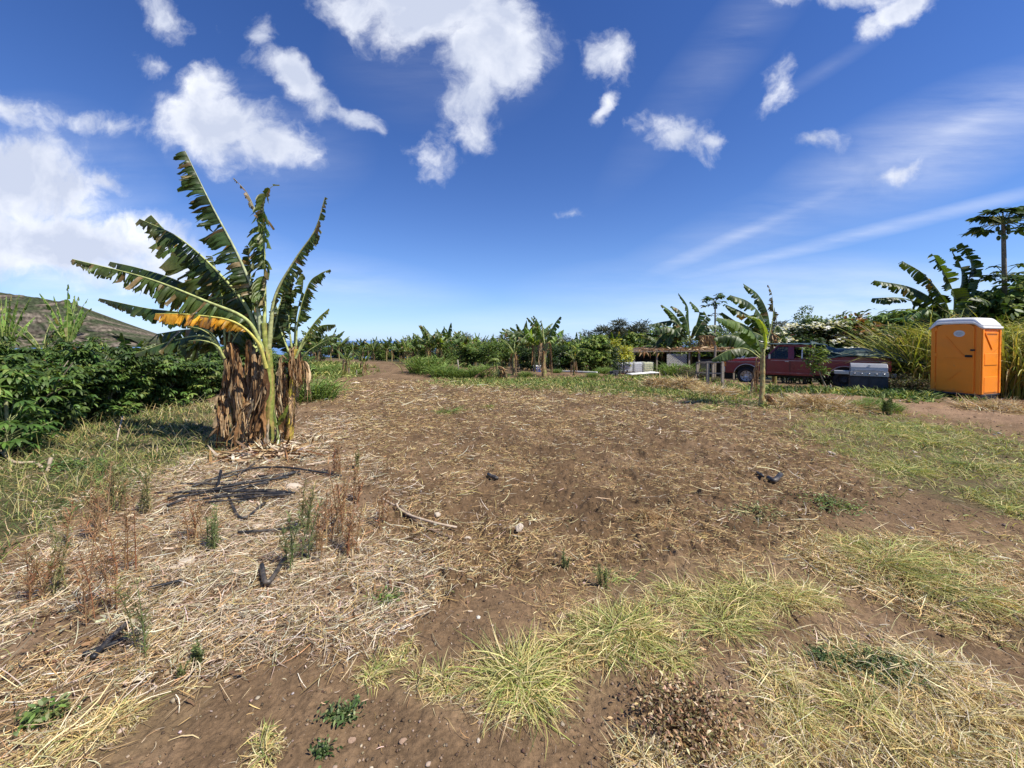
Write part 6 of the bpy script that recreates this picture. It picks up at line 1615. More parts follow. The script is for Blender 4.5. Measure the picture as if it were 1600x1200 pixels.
def roof_litter():
    g = np.random.default_rng(8); n = 300; f = g.random(n); a = at(1000, 548.5, 30.3); b = at(1180, 546.5, 28.9)
    P = a[None] * (1 - f[:, None]) + b[None] * f[:, None] + np.column_stack((g.normal(0, .1, n), g.uniform(-.2, 1.2, n), g.uniform(.02, .22, n)))
    A = Acc(); A.add(*blades(P, g.uniform(0, 6.28, n), g.uniform(-.4, .5, n), g.normal(.5, .5, n), g.uniform(.25, .8, n), g.uniform(.04, .1, n), pick(DEADP, n, .2, g), 4, (.5, 1, .9, .6, .1), 1.2, g=g))
    tag(link('roof_litter', A.mesh('roof_litter'), M['dead']), 'dry brown banana leaves strewn on the shed roof', 'dead leaves')
    n = 22; P = at(1012, 549, 30)[None] + np.column_stack((g.normal(0, .5, n), g.normal(0, .1, n), g.normal(0, .06, n)))
    A = Acc(); A.add(*blades(P, g.normal(math.pi * 1.1, .6, n), g.uniform(-.3, .2, n), g.uniform(.7, 1.3, n), g.uniform(.5, 1.0, n), g.uniform(.05, .1, n), pick(DEADP[:4], n, .2, g), 4, (.5, 1, .9, .6, .1), 1.2, g=g))
    tag(link('hanging_dead_leaf', A.mesh('hanging_dead_leaf'), M['dead']), 'dry leaves hanging over the left corner of the shed roof', 'dead leaves')
roof_litter()

# timber frame by the truck
def frame():
    Y = 14.6; b = at(1106, 606, Y); b[2] = float(macro(b[0], b[1]))
    root = thing('timber_frame', 'weathered open timber frame with rails left of the truck bonnet', 'frame', b)
    def q(u, v, Yy): return at(u, v, Yy) - b
    c1, c2, c3, c4 = q(1106, 566.5, Y), q(1129, 567, Y - .25), q(1089.5, 567.5, Y + 2.2), q(1114, 567.5, Y + 2.0)
    for c in (c1, c2, c3, c4):
        zb = float(macro(b[0] + c[0], b[1] + c[1])) - b[2]; MB().bar((c[0], c[1], zb - .1), c, .085).build('leg', M['wood'], root)
    for a, d in ((c1, c2), (c3, c4), (c1, c3), (c2, c4)):
        MB().bar(a + UP * .03, d + UP * .03, .08, .05).build('top_rail', M['wood'], root)
    for a, d in ((c1, c2), (c1, c3)): MB().bar(a - UP * .40, d - UP * .40, .09, .04).build('lower_rail', M['wood'], root)
frame()
# cooler, boards, sheet, pole
def cooler():
    c = at(839, 589, 21.5); c[2] = float(macro(c[0], c[1])); w = .40
    root = thing('cooler_box', 'blue cooler box with a white lid standing behind the field edge', 'cooler', c)
    MB().box((0, 0, .14), (w, .3, .30)).build('body', M['blue'], root, bevel=.02); MB().box((0, 0, .33), (w + .03, .33, .07)).build('lid', M['white'], root, bevel=.015)
    MB().tube([(-.2, -.17, .26), (-.12, -.19, .2), (.12, -.19, .2), (.2, -.17, .26)], .01, 6).build('handle', M['white'], root)
cooler()
def plank(label, a, b, w, mat='whitewood', t=.06, name='board', cat='board'):
    a = np.array(a); b = np.array(b); o = a.copy(); o[2] = float(gz(a[0], a[1])); m_ = MB().bar((0, 0, .08), tuple((b - a) + UP * (.08 + float(gz(b[0], b[1])) - o[2] - (b - a)[2])), w, t); ob = m_.build(name, M[mat], None, bevel=.005); ob.location = tuple(o); return tag(ob, label, cat)
plank('long white board lying on the ground right of the blue cooler, left part', at(878, 585, 21.5), at(902, 587, 21), .14)
plank('long white board lying between the short banana and the yellow bush', at(898, 587, 20.8), at(933, 588.5, 20), .14)
plank('short pale board lying by the grass near the white tanks', at(935, 583, 23), at(950, 583, 23), .2)
def sheet():
    c = at(1000, 594, 18.6); c[2] = float(macro(c[0], c[1])) + .05
    def f(s, t): return np.stack(((s - .5) * 1.35, t * .9, .05 + 0 * s + .10 * s - .03 * t), -1)
    o = cloth('foam_sheet', lambda s, t: f(s, t), M['whitewood'], n=(16, 8), wr=.02, thick=.04, seed=4); o.location = (c[0] + .25, c[1], c[2]); tag(o, 'white foam sheet lying in the grass in front of the tanks', 'sheet')
    m_ = MB(); g = np.random.default_rng(2)
    for i in range(7): m_.box((g.uniform(-.25, .3), g.uniform(-.1, .2), g.uniform(.05, .25)), (g.uniform(.1, .3), .2, g.uniform(.06, .14)), g.uniform(0, 3))
    o = m_.build('block_pile', M['char'], None, bevel=.01); c2 = at(962, 596, 18.3); o.location = (c2[0], c2[1], float(macro(c2[0], c2[1]))); tag(o, 'small dark pile of blocks at the left end of the white sheet', 'block pile')
sheet()
def pole():
    c = at(717, 588, 17.4); c[2] = float(macro(c[0], c[1])); m_ = MB().tube([(0, 0, -.1), (-.02, 0, .5), (-.06, 0, at(715, 562, 17.4)[2] - c[2])], .03, 8)
    o = m_.build('pole', M['wood'], None, smooth=True); o.location = tuple(c); tag(o, 'thin pale upright pole in the lush grass below the middle banana cluster', 'pole')
    for i, (u, v0, v1, Y, lab) in enumerate([(1297.5, 613, 601, 12.2, 'short thin stake by the leaning tree before the truck'), (1117, 592, 540, 24, 'tall pale pole standing at the shed behind the timber frame'), (545, 592, 575, 18.6, 'short cut stump stake at the left of the clearing'), (557, 597, 578, 17.5, 'short pale stake between the two small banana stems')]):
        c = at(u, v0, Y); c[2] = float(macro(c[0], c[1])); o = MB().tube([(0, 0, -.1), (.01, 0, at(u, v1, Y)[2] - c[2])], .025 if Y < 20 else .06, 8).build('stake', M['wood']); o.location = tuple(c); tag(o, lab, 'stake')
pole()

# ------------------------------------------------------------------ hay heaps
def hay(label, u, v, ru, h, n=2200, pal=GOLD + TAN + PALE[:2], dep=.7, seed=0, Lr=(.15, .5)):
    c = gnd(u, v); r = ru / F * c[1]; g = np.random.default_rng(seed + 500)
    A = Acc(); xy = g.normal(0, .42, (n, 2)) * np.array((r, r * dep)); rr = np.hypot(xy[:, 0] / r, xy[:, 1] / (r * dep))
    hh = h * np.maximum(0, 1 - rr ** 1.6) * (.8 + .35 * fbm(xy[:, 0] * 2.5, xy[:, 1] * 2.5, seed, 2))
    P = np.column_stack((xy, gz(c[0] + xy[:, 0], c[1] + xy[:, 1]) - c[2] + hh * (.55 + .45 * g.random(n))))
    A.add(*blades(P, g.uniform(0, 6.28, n), g.uniform(-.3, .6, n), g.normal(.3, .5, n), g.uniform(*Lr, n), g.uniform(.5, 1, n) * Lr[1] * .024 * max(1, c[1] / 10), pick(pal, n, .2, g), 3, (.9, 1, .8, .3), 1.2, g=g))
    # dense core
    k = 18; m_ = 10; a = np.linspace(0, 2 * np.pi, k, endpoint=False); q = np.linspace(0, 1, m_)
    X = np.outer(q, np.cos(a)) * r * .8; Yy = np.outer(q, np.sin(a)) * r * .8 * dep; Z = h * .6 * (1 - q[:, None] ** 1.8) + .04 * fbm(X * 3, Yy * 3, seed, 3) - .04 + macro(c[0] + X, c[1] + Yy) - c[2]
    i = np.arange(m_ - 1)[:, None] * k; j = np.arange(k)[None]; Q = np.stack((i + j, i + (j + 1) % k, i + k + (j + 1) % k, i + k + j), -1).reshape(-1, 4)
    A.add(np.stack((X, Yy, Z), -1), Q, np.array((.30, .20, .11)))
    o = link('hay_heap', A.mesh('hay_heap'), M['straw']); o.location = tuple(c); return tag(o, label, 'hay heap', 'heaps of dry hay along the field edge')
hay('heap of tan hay right of the lone banana before the track', 1262, 636, 50, .24, 3600, seed=1)
hay('low hay heap in front of the white foam sheet', 1030, 606, 28, .36, seed=2)
hay('hay heap left of the timber frame', 1072, 608, 34, .36, seed=3)
hay('low spread of hay at the foot of the timber frame', 1120, 616, 40, .16, seed=4)
hay('flat golden hay strip at the right edge below the toilet', 1560, 640, 60, .08, seed=5)
hay('flattened dry hay beside the track end of the hay heap', 1320, 640, 45, .12, seed=6)
hay('small brown tuft of dead straw standing in the middle of the field', 1010, 812, 36, .06, 900, TAN + DEADP, seed=7, Lr=(.04, .16))

# ------------------------------------------------------------------ grass tufts one can tell apart
def tuft(label, u, v, ru, n, pal, h=.12, seed=0, dep=1.0, e=(.0, .75), lean=None, w=(.0020, .0050), name='grass_tuft'):
    c = gnd(u, v); r = ru / F * c[1]; g = np.random.default_rng(seed + 900)
    a = g.uniform(0, 6.28, n); q = g.random(n) ** .7 * r * .40
    az = a + g.normal(0, .75, n)
    if lean is not None: az = np.where(g.random(n) < .35, lean + g.normal(0, .5, n), az)
    ks = int(g.integers(3, 6)); sc = g.normal(0, .34, (ks, 2)) * r; sc[0] = 0; wi = g.integers(0, ks, n)
    xy = np.column_stack((np.cos(a) * q, np.sin(a) * q * dep)) + sc[wi]
    P = np.column_stack((xy, gz(c[0] + xy[:, 0], c[1] + xy[:, 1]) - c[2] - .003 + g.random(n) * h * .25 * (1 - q / (r * .40))))
    l = r * g.uniform(.2, .75, n) * (1 + .25 * np.sin(a * 3 + seed))
    A = Acc(); A.add(*blades(P, az, g.uniform(*e, n), g.uniform(.3, 1.7, n), l, g.uniform(*w, n) * max(1, c[1] / 3.2), pick(pal, n, .24, g), 4, (.8, 1, .85, .55, .06), .9, g=g, lat=.55))
    # thatch of short dry blades in the middle
    m_ = int(n * .6); a = g.uniform(0, 6.28, m_); q = g.random(m_) ** .5 * r * .8; xy = np.column_stack((np.cos(a) * q, np.sin(a) * q * dep))
    P = np.column_stack((xy, gz(c[0] + xy[:, 0], c[1] + xy[:, 1]) - c[2] + .004))
    A.add(*blades(P, g.uniform(0, 6.28, m_), g.uniform(-.05, .4, m_), g.normal(.2, .4, m_), r * g.uniform(.12, .4, m_), g.uniform(*w, m_) * .7 * max(1, c[1] / 3.2), pick(GOLD + PALE[:1], m_, .2, g), 2, None, 1, g=g))
    o = link(name, A.mesh(name), M['grass']); o.location = tuple(c); return tag(o, label, 'grass tuft', 'sprawling grass tufts on the bare soil')
YG = YGRN + GOLD[:2]
T = [('largest sprawling yellow green grass tuft at the bottom centre', 795, 1065, 118, 1500, YG, .16), ('pale grass tuft touching the left side of the largest one', 690, 1075, 52, 420, GOLD + YG, .1),
 ('small spiky grass tuft left of the largest one', 588, 1052, 46, 300, YG, .09), ('little dry grass tuft behind the small spiky one', 634, 1022, 34, 240, GOLD + YG, .06),
 ('grass tuft right behind the largest one', 880, 1010, 62, 520, YG + GOLD, .10), ('broad green grass tuft in the middle of the row', 975, 985, 96, 1100, YG, .14), ('thin grass tuft with a tan stone beside it', 905, 972, 44, 260, YG, .08),
 ('grass tuft leaning towards the camera right of the middle one', 1050, 1025, 74, 640, YG, .11), ('bright green grass tuft standing up at the right end of the row', 1135, 945, 92, 1200, YG + YGRN, .16),
 ('grass tuft left of the bright upright one', 1060, 935, 64, 520, YG, .10), ('dry grass tuft beyond the bright upright one', 1215, 925, 70, 560, GOLD + YG, .09), ('low grass tuft ending the row on the right', 1275, 935, 60, 460, GOLD + YG, .08),
 ('broad flat green grass tuft on the right beyond the bare patch', 1400, 872, 112, 1300, YG + YGRN + GRN[:2], .14), ('green grass tuft left of the broad flat one', 1330, 860, 64, 560, YG + GRN[:2], .1), ('green grass tuft right of the broad flat one', 1480, 870, 70, 620, YG + GRN[:2], .1),
 ('straw coloured tuft by the right edge beyond the bare patch', 1545, 940, 66, 460, GOLD + YG, .09), ('small tuft in the bare patch at the right edge', 1490, 985, 44, 260, GOLD + YG, .08),
 ('pale spiky tuft in the upper part of the bottom right grass', 1310, 1025, 60, 460, GOLD + YG[:2], .1), ('bleached tuft with curved blades in the bottom right grass', 1455, 1050, 76, 560, GOLD + PALE[:2], .13), ('tuft at the left edge of the bottom right grass', 1240, 1110, 78, 720, GOLD + YG, .12),
 ('tuft in the middle of the bottom right grass', 1350, 1110, 84, 760, GOLD + YG, .1), ('yellow tuft in the far bottom right corner', 1540, 1130, 96, 760, GOLD, .1), ('yellow tuft low in the bottom right grass', 1430, 1180, 90, 760, GOLD + YG[:1], .1), ('bleached tuft at the bottom edge beside the brown weed', 1010, 1190, 74, 640, GOLD + PALE[:2], .1),
 ('tuft at the bottom edge between brown weed and grass', 1170, 1190, 62, 520, GOLD + PALE[:1], .1),
 ('small yellow tuft cut by the bottom edge left of centre', 408, 1190, 46, 300, YG + GOLD, .13), ('flattened yellow tuft near the bottom left corner', 140, 1150, 84, 420, GOLD + YG[2:4], .07), ('yellow tuft on the bottom left, right of the flattened one', 190, 1125, 56, 300, GOLD, .07),
 ('grass sprig on the far side of the tufts near the field', 955, 900, 36, 220, YG + GRN[:2], .12), ('spiky green tuft at the track side of the grass on the right', 1385, 668, 40, 420, YG + GRN, .22), ('bright tuft in the green strip on the right', 1480, 690, 60, 640, YG + GRN, .2), ('bright tuft at the right edge of the green strip', 1580, 735, 64, 640, YG + GRN, .2), ('green tuft in the lower part of the right green strip', 1420, 735, 56, 560, YG + GRN, .14), ('dark green tuft at the lower right end of the green strip', 1560, 790, 52, 480, GRN + YG, .12),
 ('small green tuft on the near edge of the field right of centre', 1100, 640, 26, 300, GRN + YG, .16), ('low green tuft on the field under the grove', 705, 645, 34, 300, GRN, .08), ('small green tuft on the field right of the low one', 765, 637, 16, 160, GRN + YG, .14)]
for i, t in enumerate(T): tuft(*t[:6], h=t[6], seed=i, dep=.8 + .2 * (i % 2), lean=-.5 if 9 < i < 20 else None)

# upright weeds
def weed(label, u, v, hpx, pal, n=5, leafy=.5, seed=0, name='dry_weed', cat='weed', group='upright dry weeds in the pale straw', spread=.6):
    c = gnd(u, v); h = hpx / F * c[1]; g = np.random.default_rng(seed + 1300); A = Acc()
    for i in range(n):
        a = g.uniform(0, 6.28); r = g.random() * spread * h * .35; tilt = g.normal(0, .10, 2)
        p0 = np.array((r * math.cos(a), r * math.sin(a), -.02)); hh = h * g.uniform(.55, 1.05)
        P = resample([p0, p0 + (tilt[0] * hh * .4, tilt[1] * hh * .4, hh * .5), p0 + (tilt[0] * hh * 1.2, tilt[1] * hh * 1.2, hh)], 14)
        v_, q, cc = tube_np(P, np.linspace(.0035, .0012, 14) * max(1, c[1] / 2.2), 5, pick(pal, 1, .1, g)[0]); A.add(v_, q, cc)
        k = int(60 * leafy + 26); j = g.integers(2, 14, k); b = P[j]
        A.add(*blades(b, g.uniform(0, 6.28, k), g.uniform(.3, 1.3, k), g.uniform(-.2, .8, k), h * g.uniform(.05, .16, k), g.uniform(.002, .005, k) * max(1, c[1] / 2.5), pick(pal, k, .25, g), 2, (.6, 1, .1), .9, g=g))
        # side twigs
        for q_ in range(5):
            b = P[int(g.integers(3, 11))]; az = g.uniform(0, 6.28); e = g.uniform(.7, 1.2); l = hh * g.uniform(.15, .35)
            t_ = resample([b, b + l * np.array((math.cos(az) * math.cos(e), math.sin(az) * math.cos(e), math.sin(e)))], 5); v_, q, cc = tube_np(t_, .0012 * max(1, c[1] / 2.2), 4, pick(pal, 1, .1, g)[0]); A.add(v_, q, cc)
            kk = 10; A.add(*blades(t_[g.integers(1, 5, kk)], g.uniform(0, 6.28, kk), g.uniform(.2, 1.3, kk), .3, h * g.uniform(.03, .08, kk), .0025 * max(1, c[1] / 2.5), pick(pal, kk, .25, g), 2, (.6, 1, .1), .9, g=g))
    o = link(name, A.mesh(name), M['grass']); o.location = tuple(c); return tag(o, label, cat, group)
RUST = [(.34, .20, .10), (.42, .27, .14), (.30, .17, .09), (.50, .36, .20), (.36, .16, .08)]
OLIV = [(.20, .20, .08), (.28, .25, .10), (.14, .17, .06), (.34, .28, .14)]
WG = [(.17, .21, .08), (.22, .25, .10), (.13, .17, .06)]
ws = [('tall rusty weed nearest the left bottom, in front of the straw', 148, 968, 150, RUST, 6), ('rusty brown weed at the left edge', 44, 945, 120, RUST, 5), ('olive weed between the two leftmost rusty ones', 88, 932, 110, OLIV, 6), ('rusty weed behind the tallest one on the left', 190, 905, 120, RUST, 5),
 ('rusty weed left of the black pipes', 140, 850, 120, RUST, 6), ('olive weed at the border of straw and green strip', 185, 800, 70, OLIV + RUST[:1], 6), ('olive weed near the far end of the black pipes', 225, 805, 70, OLIV, 5), ('rusty weed between the pipe pile and the pale stone', 305, 842, 70, RUST, 5), ('green weed beside the pale stone', 328, 862, 70, WG, 5),
 ('tall green weed at the V shaped black pipe', 459, 888, 110, WG, 5), ('rusty weed right of the tall green one', 500, 862, 110, RUST, 5), ('olive weed just behind the rusty pair', 478, 830, 90, OLIV, 4), ('tallest rusty weed at the right border of the straw', 533, 835, 120, RUST, 6), ('rusty weed in front of the tallest one at the straw border', 552, 862, 90, RUST, 5), ('reddish weed standing at the edge of the tilled soil', 592, 822, 60, RUST, 4),
 ('rusty weed beyond the others near the banana clump', 560, 785, 60, RUST, 4), ('rusty weed by the near clump right side', 530, 745, 60, RUST, 4), ('tall light green weed in the left foreground', 236, 1018, 130, WG + OLIV, 3), ('green bushy weed low in the left foreground', 308, 1035, 40, WG, 12), ('small green weed among the straw at the left centre', 280, 1060, 30, WG + OLIV, 6),
 ('small dark green weed on the near edge of the field', 882, 890, 36, WG, 4), ('small green weed right of the dark one at the field edge', 940, 915, 40, WG + GRN[:1], 4), ('dark green weed by the track between the hay and the toilet', 1385, 648, 34, WG + GRN, 9), ('green weed in the track in front of the truck', 1222, 624, 12, WG, 8), ('tiny weed on the field edge far left of centre', 560, 735, 34, OLIV, 3)]
for i, w in enumerate(ws): weed(*w, seed=i, leafy=1.0 if w[4][0] == WG[0] else .6)

# low leafy weeds in the foreground
def lowweed(label, u, v, rpx, n, pal, size, h=.05, seed=0, dep=.7):
    c = gnd(u, v); r = rpx / F * c[1]; g = np.random.default_rng(seed + 1700); A = Acc()
    xy = g.normal(0, .42, (n, 2)) * r * np.array((1, dep)); P = np.column_stack((xy, gz(c[0] + xy[:, 0], c[1] + xy[:, 1]) - c[2] + g.random(n) * h))
    A.add(*blades(P, g.uniform(0, 6.28, n), g.uniform(-.2, 1.0, n), g.uniform(.2, 1.4, n), size * g.uniform(.6, 1.3, n), size * .42, pick(pal, n, .25, g), 3, (.3, 1, .8, .1), 1.0, g=g))
    for i in range(12):
        a = g.uniform(0, 6.28); e = np.array((math.cos(a) * r * .8, math.sin(a) * r * .8 * dep, h * .7)); v_, q, cc = tube_np(resample([(0, 0, .01), e * .5 + UP * h * .5, e], 8), .0018, 5, pick(pal, 1, .1, g)[0]); A.add(v_, q, cc)
    o = link('low_weed', A.mesh('low_weed'), M['leaf']); o.location = tuple(c); return tag(o, label, 'weed', 'low leafy weeds in the foreground')
BRW = [(.18, .10, .05), (.30, .18, .09), (.42, .29, .16), (.12, .07, .035), (.55, .42, .27), (.20, .18, .07)]
lowweed('big brown crisp weed mat at the bottom edge right of centre', 1075, 1135, 92, 2600, BRW, .020, .09, 1, .8)
lowweed('dark green creeping weed on bare soil left of the largest tuft', 535, 1125, 34, 260, DGRN + WG, .022, .03, 2)
lowweed('small dark green weed below the creeping one at the bottom edge', 505, 1185, 20, 110, DGRN + WG, .020, .03, 3)
lowweed('dark green leafy weed in the bottom right grass', 1375, 1045, 62, 700, DGRN + WG, .022, .05, 4)
lowweed('small dark green weed patch left of the bigger one in the bottom right grass', 1290, 1030, 34, 260, DGRN + WG, .020, .04, 5)
lowweed('yellow green weed near the bottom left corner', 70, 1130, 40, 200, GRN + WG, .03, .06, 6)
lowweed('tiny green leaves by the pale stones in the straw', 605, 940, 34, 120, GRN + WG, .03, .05, 7)
lowweed('faint green weed mat on the field left of the far tuft', 1180, 805, 60, 300, WG + OLIV, .03, .03, 8)
lowweed('green weed mat on the right of the field', 1300, 790, 60, 420, GRN + WG, .03, .03, 9)
lowweed('dark green ground weed at the hedge foot on the left', 120, 735, 60, 420, DGRN + GRN, .05, .12, 10)

# stones
def stone(label, u, v, wpx, col=(.46, .38, .29), flat=.36, seed=0):
    c = gnd(u, v); r = wpx / F * c[1] / 2; c[2] = float(gz(c[0], c[1])); g = np.random.default_rng(seed + 2100)
    bm = bmesh.new(); bmesh.ops.create_icosphere(bm, subdivisions=3, radius=1)
    dirs = g.normal(0, 1, (9, 3)); dirs /= np.linalg.norm(dirs, axis=1)[:, None]; cut = g.uniform(.55, .9, 9)
    for vv in bm.verts:
        p = np.array(vv.co)
        for d, k in zip(dirs, cut):
            s = p @ d
            if s > k: p = p - d * (s - k) * .9
        p = p * (1 + .05 * g.normal()); vv.co = Vector((p[0] * r, p[1] * r * .8, p[2] * r * flat))
    me = bpy.data.meshes.new('stone'); bm.to_mesh(me); bm.free()
    m = M['rock%d' % (0 if col[0] > .4 else 1)]
    o = link('stone', me, m); o.location = (c[0], c[1], c[2] + r * flat * .5); o.rotation_euler = (g.normal(0, .15), g.normal(0, .15), g.uniform(0, 6)); return tag(o, label, 'stone', 'stones lying on the soil')
M['rock0'] = mat_solid('pale_stone', (.52, .44, .35), .9, .2, var=.25, scale=14, dirt=(.22, .14, .09), dirt_amt=.6, bump=.7, bscale=60)
M['rock1'] = mat_solid('brown_stone', (.34, .23, .16), .9, .2, var=.25, scale=14, dirt=(.18, .11, .07), dirt_amt=.6, bump=.7, bscale=60)
st = [('largest pale stone, in the straw left of centre', 290, 881, 34), ('pale stone touching the left end of the largest one', 272, 886, 14), ('pale stone beside the right end of the black pipes', 461, 762, 24), ('white stone under the left part of the pipe pile', 282, 782, 14), ('small white stone in the straw between pipes', 403, 826, 18), ('pale stone in the straw near the V shaped pipe', 474, 858, 12),
 ('pale stone in the straw by the field corner', 610, 887, 20), ('round pale stone on the field beside the fallen stick', 684, 813, 13), ('pale stone on the field right of the stick end', 731, 843, 16), ('flat whitish stone on the field centre', 812, 838, 18), ('tan stone at the edge of the straw', 632, 973, 22), ('tan stone just behind the one at the straw edge', 626, 948, 16),
 ('pointed tan stone chip behind the grass tufts', 877, 963, 20), ('flat brown stone on bare soil at the bottom left', 401, 1152, 22), ('round brown stone at the bottom left of the largest tuft', 629, 1167, 14), ('brown stone near the creeping weed', 550, 1163, 12), ('pale block stone on the far right of the field', 1300, 714, 14), ('yellowish stone on the field right of centre', 1171, 735, 12),
 ('pale stone by the rusty weeds on the left', 174, 868, 18), ('brown stone half buried at the straw border left', 590, 915, 12), ('brown stone on bare soil in the band of tufts', 1190, 1015, 11), ('small pale stone left in the straw by the weeds', 560, 868, 16), ('small brown stone right of the grass row', 1240, 985, 8), ('small pale stone on the left of the black pipe', 355, 968, 12), ('brown stone at the left bottom on the soil', 540, 1100, 8), ('brown stone by the fallen stick left end', 606, 790, 16)]
for i, s in enumerate(st): stone(s[0], s[1], s[2], s[3], (.5, 0, 0) if ('pale' in s[0] or 'whit' in s[0] or 'yell' in s[0]) else (.3, 0, 0), seed=i)

def pebbles():
    g = np.random.default_rng(77); n = 620; xy = scatter(n, 'all', j=.01, pw=1.4, s=33); A = Acc()
    d = np.hypot(xy[:, 0], xy[:, 1]); sz = g.uniform(.004, .012, n) * np.clip(d / 3, 1, 2.5); sz[g.random(n) < .08] *= 1.8
    bm = bmesh.new(); bmesh.ops.create_cube(bm, size=1.6); bmesh.ops.subdivide_edges(bm, edges=bm.edges[:], cuts=1, use_grid_fill=True)
    vv = np.array([v.co / max(.9, v.co.length) for v in bm.verts]); qf = np.array([[v.index for v in f.verts] for f in bm.faces]); bm.free()
    V = vv[None] * sz[:, None, None] * g.uniform(.7, 1.2, (n, len(vv), 1)) * g.uniform(.6, 1.2, (n, 1, 3)) * np.array((1, 1, .6)) + on_ground(xy, .003)[:, None]
    Q = (np.arange(n) * len(vv))[:, None, None] + qf[None]
    C = np.repeat(pick([(.40, .32, .25), (.30, .22, .16), (.22, .15, .10), (.52, .45, .38)], n, .15), len(vv), axis=0)
    tag(link('gravel', mesh_np('gravel', V.reshape(-1, 3), Q.reshape(-1, 4), C, True), M['bark']), 'pebbles and little stones scattered on the soil', 'gravel', kind='stuff')
pebbles()

# black drip pipes and sticks
def rod(label, pts, r=.011, mat='pipe', name='irrigation_pipe', cat='pipe', group='black irrigation pipes on the straw', lift=.03, lifts=None, flat=False):
    G = [gnd(u, v) for u, v in pts]; o0 = G[0].copy()
    P = []
    for i, p in enumerate(G): P.append((p[0] - o0[0], p[1] - o0[1], float(gz(p[0], p[1])) - o0[2] + (lifts[i] if lifts else lift)))
    Pc = resample(P, 26)
    # follow the ground in between
    zz = gz(Pc[:, 0] + o0[0], Pc[:, 1] + o0[1]) - o0[2] + .012; Pc[:, 2] = np.maximum(Pc[:, 2], zz)
    mb = MB().tube(Pc, r, 8); o = mb.build(name, M[mat], None, smooth=True); o.location = tuple(o0); return tag(o, label, cat, group)
pp = [('long black pipe curving along the back of the pipe pile', [(243, 771), (330, 768), (400, 752), (462, 741)], .015), ('black pipe lying lengthwise through the pile in front of the long one', [(262, 784), (345, 772), (432, 770)], .014), ('black pipe crossing the pile towards the field', [(300, 766), (370, 742), (440, 736), (534, 749)], .013),
 ('short black pipe at the left front of the pile', [(262, 802), (292, 787)], .014), ('grey pipe lying diagonally across the pile', [(362, 740), (400, 766)], .01), ('bent black pipe forming a V in front of the pile', [(358, 782), (378, 816), (414, 790)], .014), ('black pipe lying alone in the straw before the pile', [(372, 841), (430, 836), (482, 831)], .012),
 ('wide V shaped black pipe near the tall green weed', [(409, 897), (418, 927), (446, 884)], .016), ('thin black pipe behind the wide V', [(402, 882), (442, 858)], .009), ('black pipe lying along the lower left straw', [(130, 1032), (190, 1012), (226, 988)], .014), ('short black pipe crossing the lower left one', [(145, 1042), (170, 1015), (198, 988)], .014),
 ('half buried black pipe in the straw left of the largest stone', [(230, 932), (285, 917)], .011), ('black pipe stub by the left edge', [(40, 930), (66, 942)], .014), ('black pipe piece right of the wide V', [(470, 872), (500, 882)], .01), ('black pipe between the pile and the near clump', [(320, 757), (372, 745), (398, 732)], .012), ('pale grey pipe in the front of the pile', [(272, 778), (350, 772), (420, 762)], .010), ('black pipe at the back right of the pile', [(400, 748), (470, 744)], .012), ('lowest black pipe of the pile', [(300, 790), (360, 778), (455, 772)], .012)]
for i, p in enumerate(pp): rod(p[0], p[1], p[2] * .95, lift=.02 + .012 * (i % 4))
gq = np.random.default_rng(15)
for i in range(9):
    u0, v0, ang, ln = gq.uniform(330, 440), gq.uniform(748, 788), gq.normal(-.12, .10), gq.uniform(35, 75)
    rod('thin black pipe lying in the middle of the pipe pile', [(u0 - ln, v0 - ln * ang), (u0, v0 + gq.normal(0, 2)), (u0 + ln * .8, v0 + ln * ang)], gq.uniform(.009, .013), lift=.03 + .01 * (i % 5))
rod('short black pipe end sticking up at the field border', [(519, 723), (526, 720)], .014, lifts=[.02, .16])
rod('short black pipe end sticking up in the pipe pile', [(340, 765), (346, 762)], .014, lifts=[.02, .20])
rod('pale stick leading from the straw to the upright pipe end', [(478, 730), (515, 724), (556, 716)], .012, 'stick', 'stick', 'stick', 'fallen sticks')
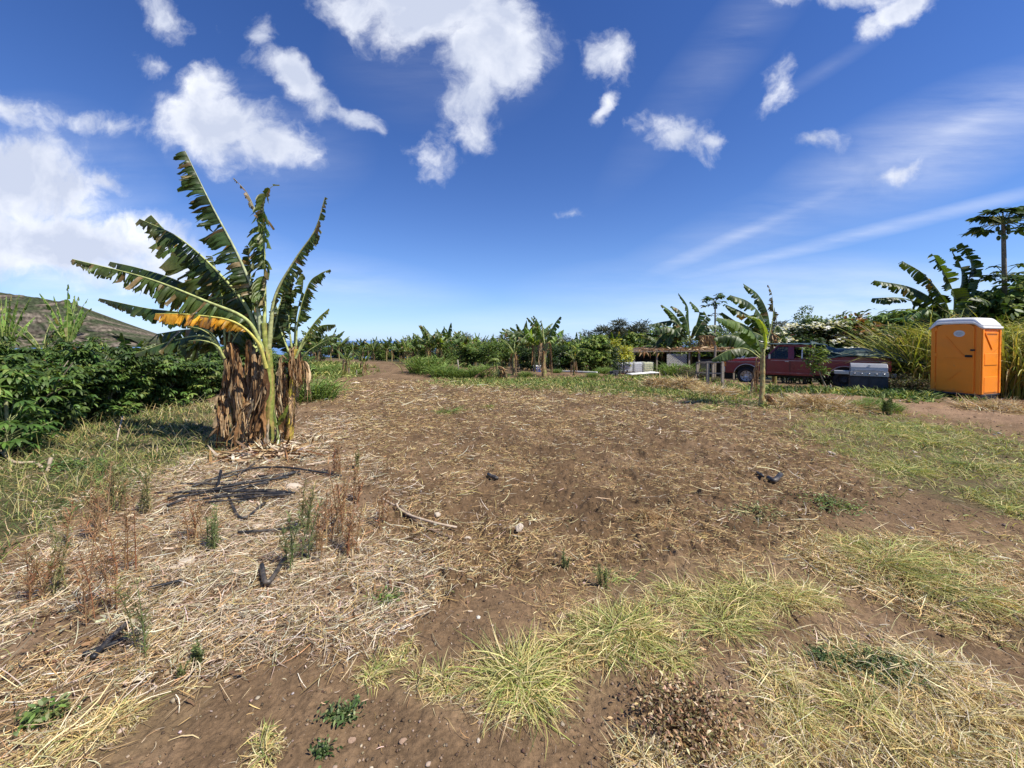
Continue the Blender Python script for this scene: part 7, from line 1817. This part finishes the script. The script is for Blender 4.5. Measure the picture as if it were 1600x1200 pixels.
rod('pinkish brown fallen stick on the field beside the round stone', [(598, 783), (618, 797), (640, 815), (680, 829), (714, 829)], .010, 'stick', 'stick', 'stick', 'fallen sticks')
rod('dark stick lying under the pinkish brown one', [(625, 800), (660, 828), (706, 846)], .012, 'oldwood', 'stick', 'stick', 'fallen sticks')
rod('bleached curved branch on the grass at the left edge', [(-20, 690), (8, 715), (24, 728), (52, 727), (66, 735)], .018, 'stick', 'stick', 'stick', 'fallen sticks')
rod('short bleached stick standing at the left edge of the green strip', [(74, 738), (80, 736)], .02, 'stick', 'stick', 'stick', 'fallen sticks', lifts=[0, .17])
rod('pale twig among the shrubs of the hedge foot', [(183, 690), (186, 684), (192, 668)], .010, 'stick', 'stick', 'stick', 'fallen sticks', lifts=[.02, .12, .22])
0 and rod('thin bare twig rising from the hedge foot', [(215, 685), (228, 676)], .010, 'stick', 'stick', 'stick', 'fallen sticks', lifts=[.02, .42])
rod('crumpled black plastic piece on the field centre', [(763, 747), (770, 752), (777, 756)], .022, name='plastic_scrap', cat='plastic scrap', group=None, lift=.03)
rod('black plastic piece on the right side of the field', [(1200, 753), (1210, 757), (1220, 750)], .028, name='plastic_scrap', cat='plastic scrap', group=None, lift=.03)
rod('small dark pipe bit left of the black plastic piece', [(1183, 742), (1192, 752)], .014, name='plastic_scrap', cat='plastic scrap', group=None, lift=.03)

# low weeds along the truck and the track
ZP['truckside'] = gzone([(1130, 605), (1220, 608), (1300, 611), (1455, 618), (1455, 628), (1300, 615), (1200, 613), (1130, 612)])
turf('grass', 'truckside', 5000, (.08, .30), (.01, .018), GRN + DGRN + YGRN[:2], pw=.2, s=14, label='low weeds along the foot of the truck', j=.15, soft=.03)
ZP['shedfront'] = gzone([(930, 588), (1090, 589), (1130, 596), (1130, 606), (1000, 603), (930, 598)])
turf('grass', 'shedfront', 3500, (.06, .18), (.012, .02), GRN + YGRN[:3] + DGRN[:1], pw=.2, s=15, label='grass in front of the tanks and the shed', j=.2, soft=.05)
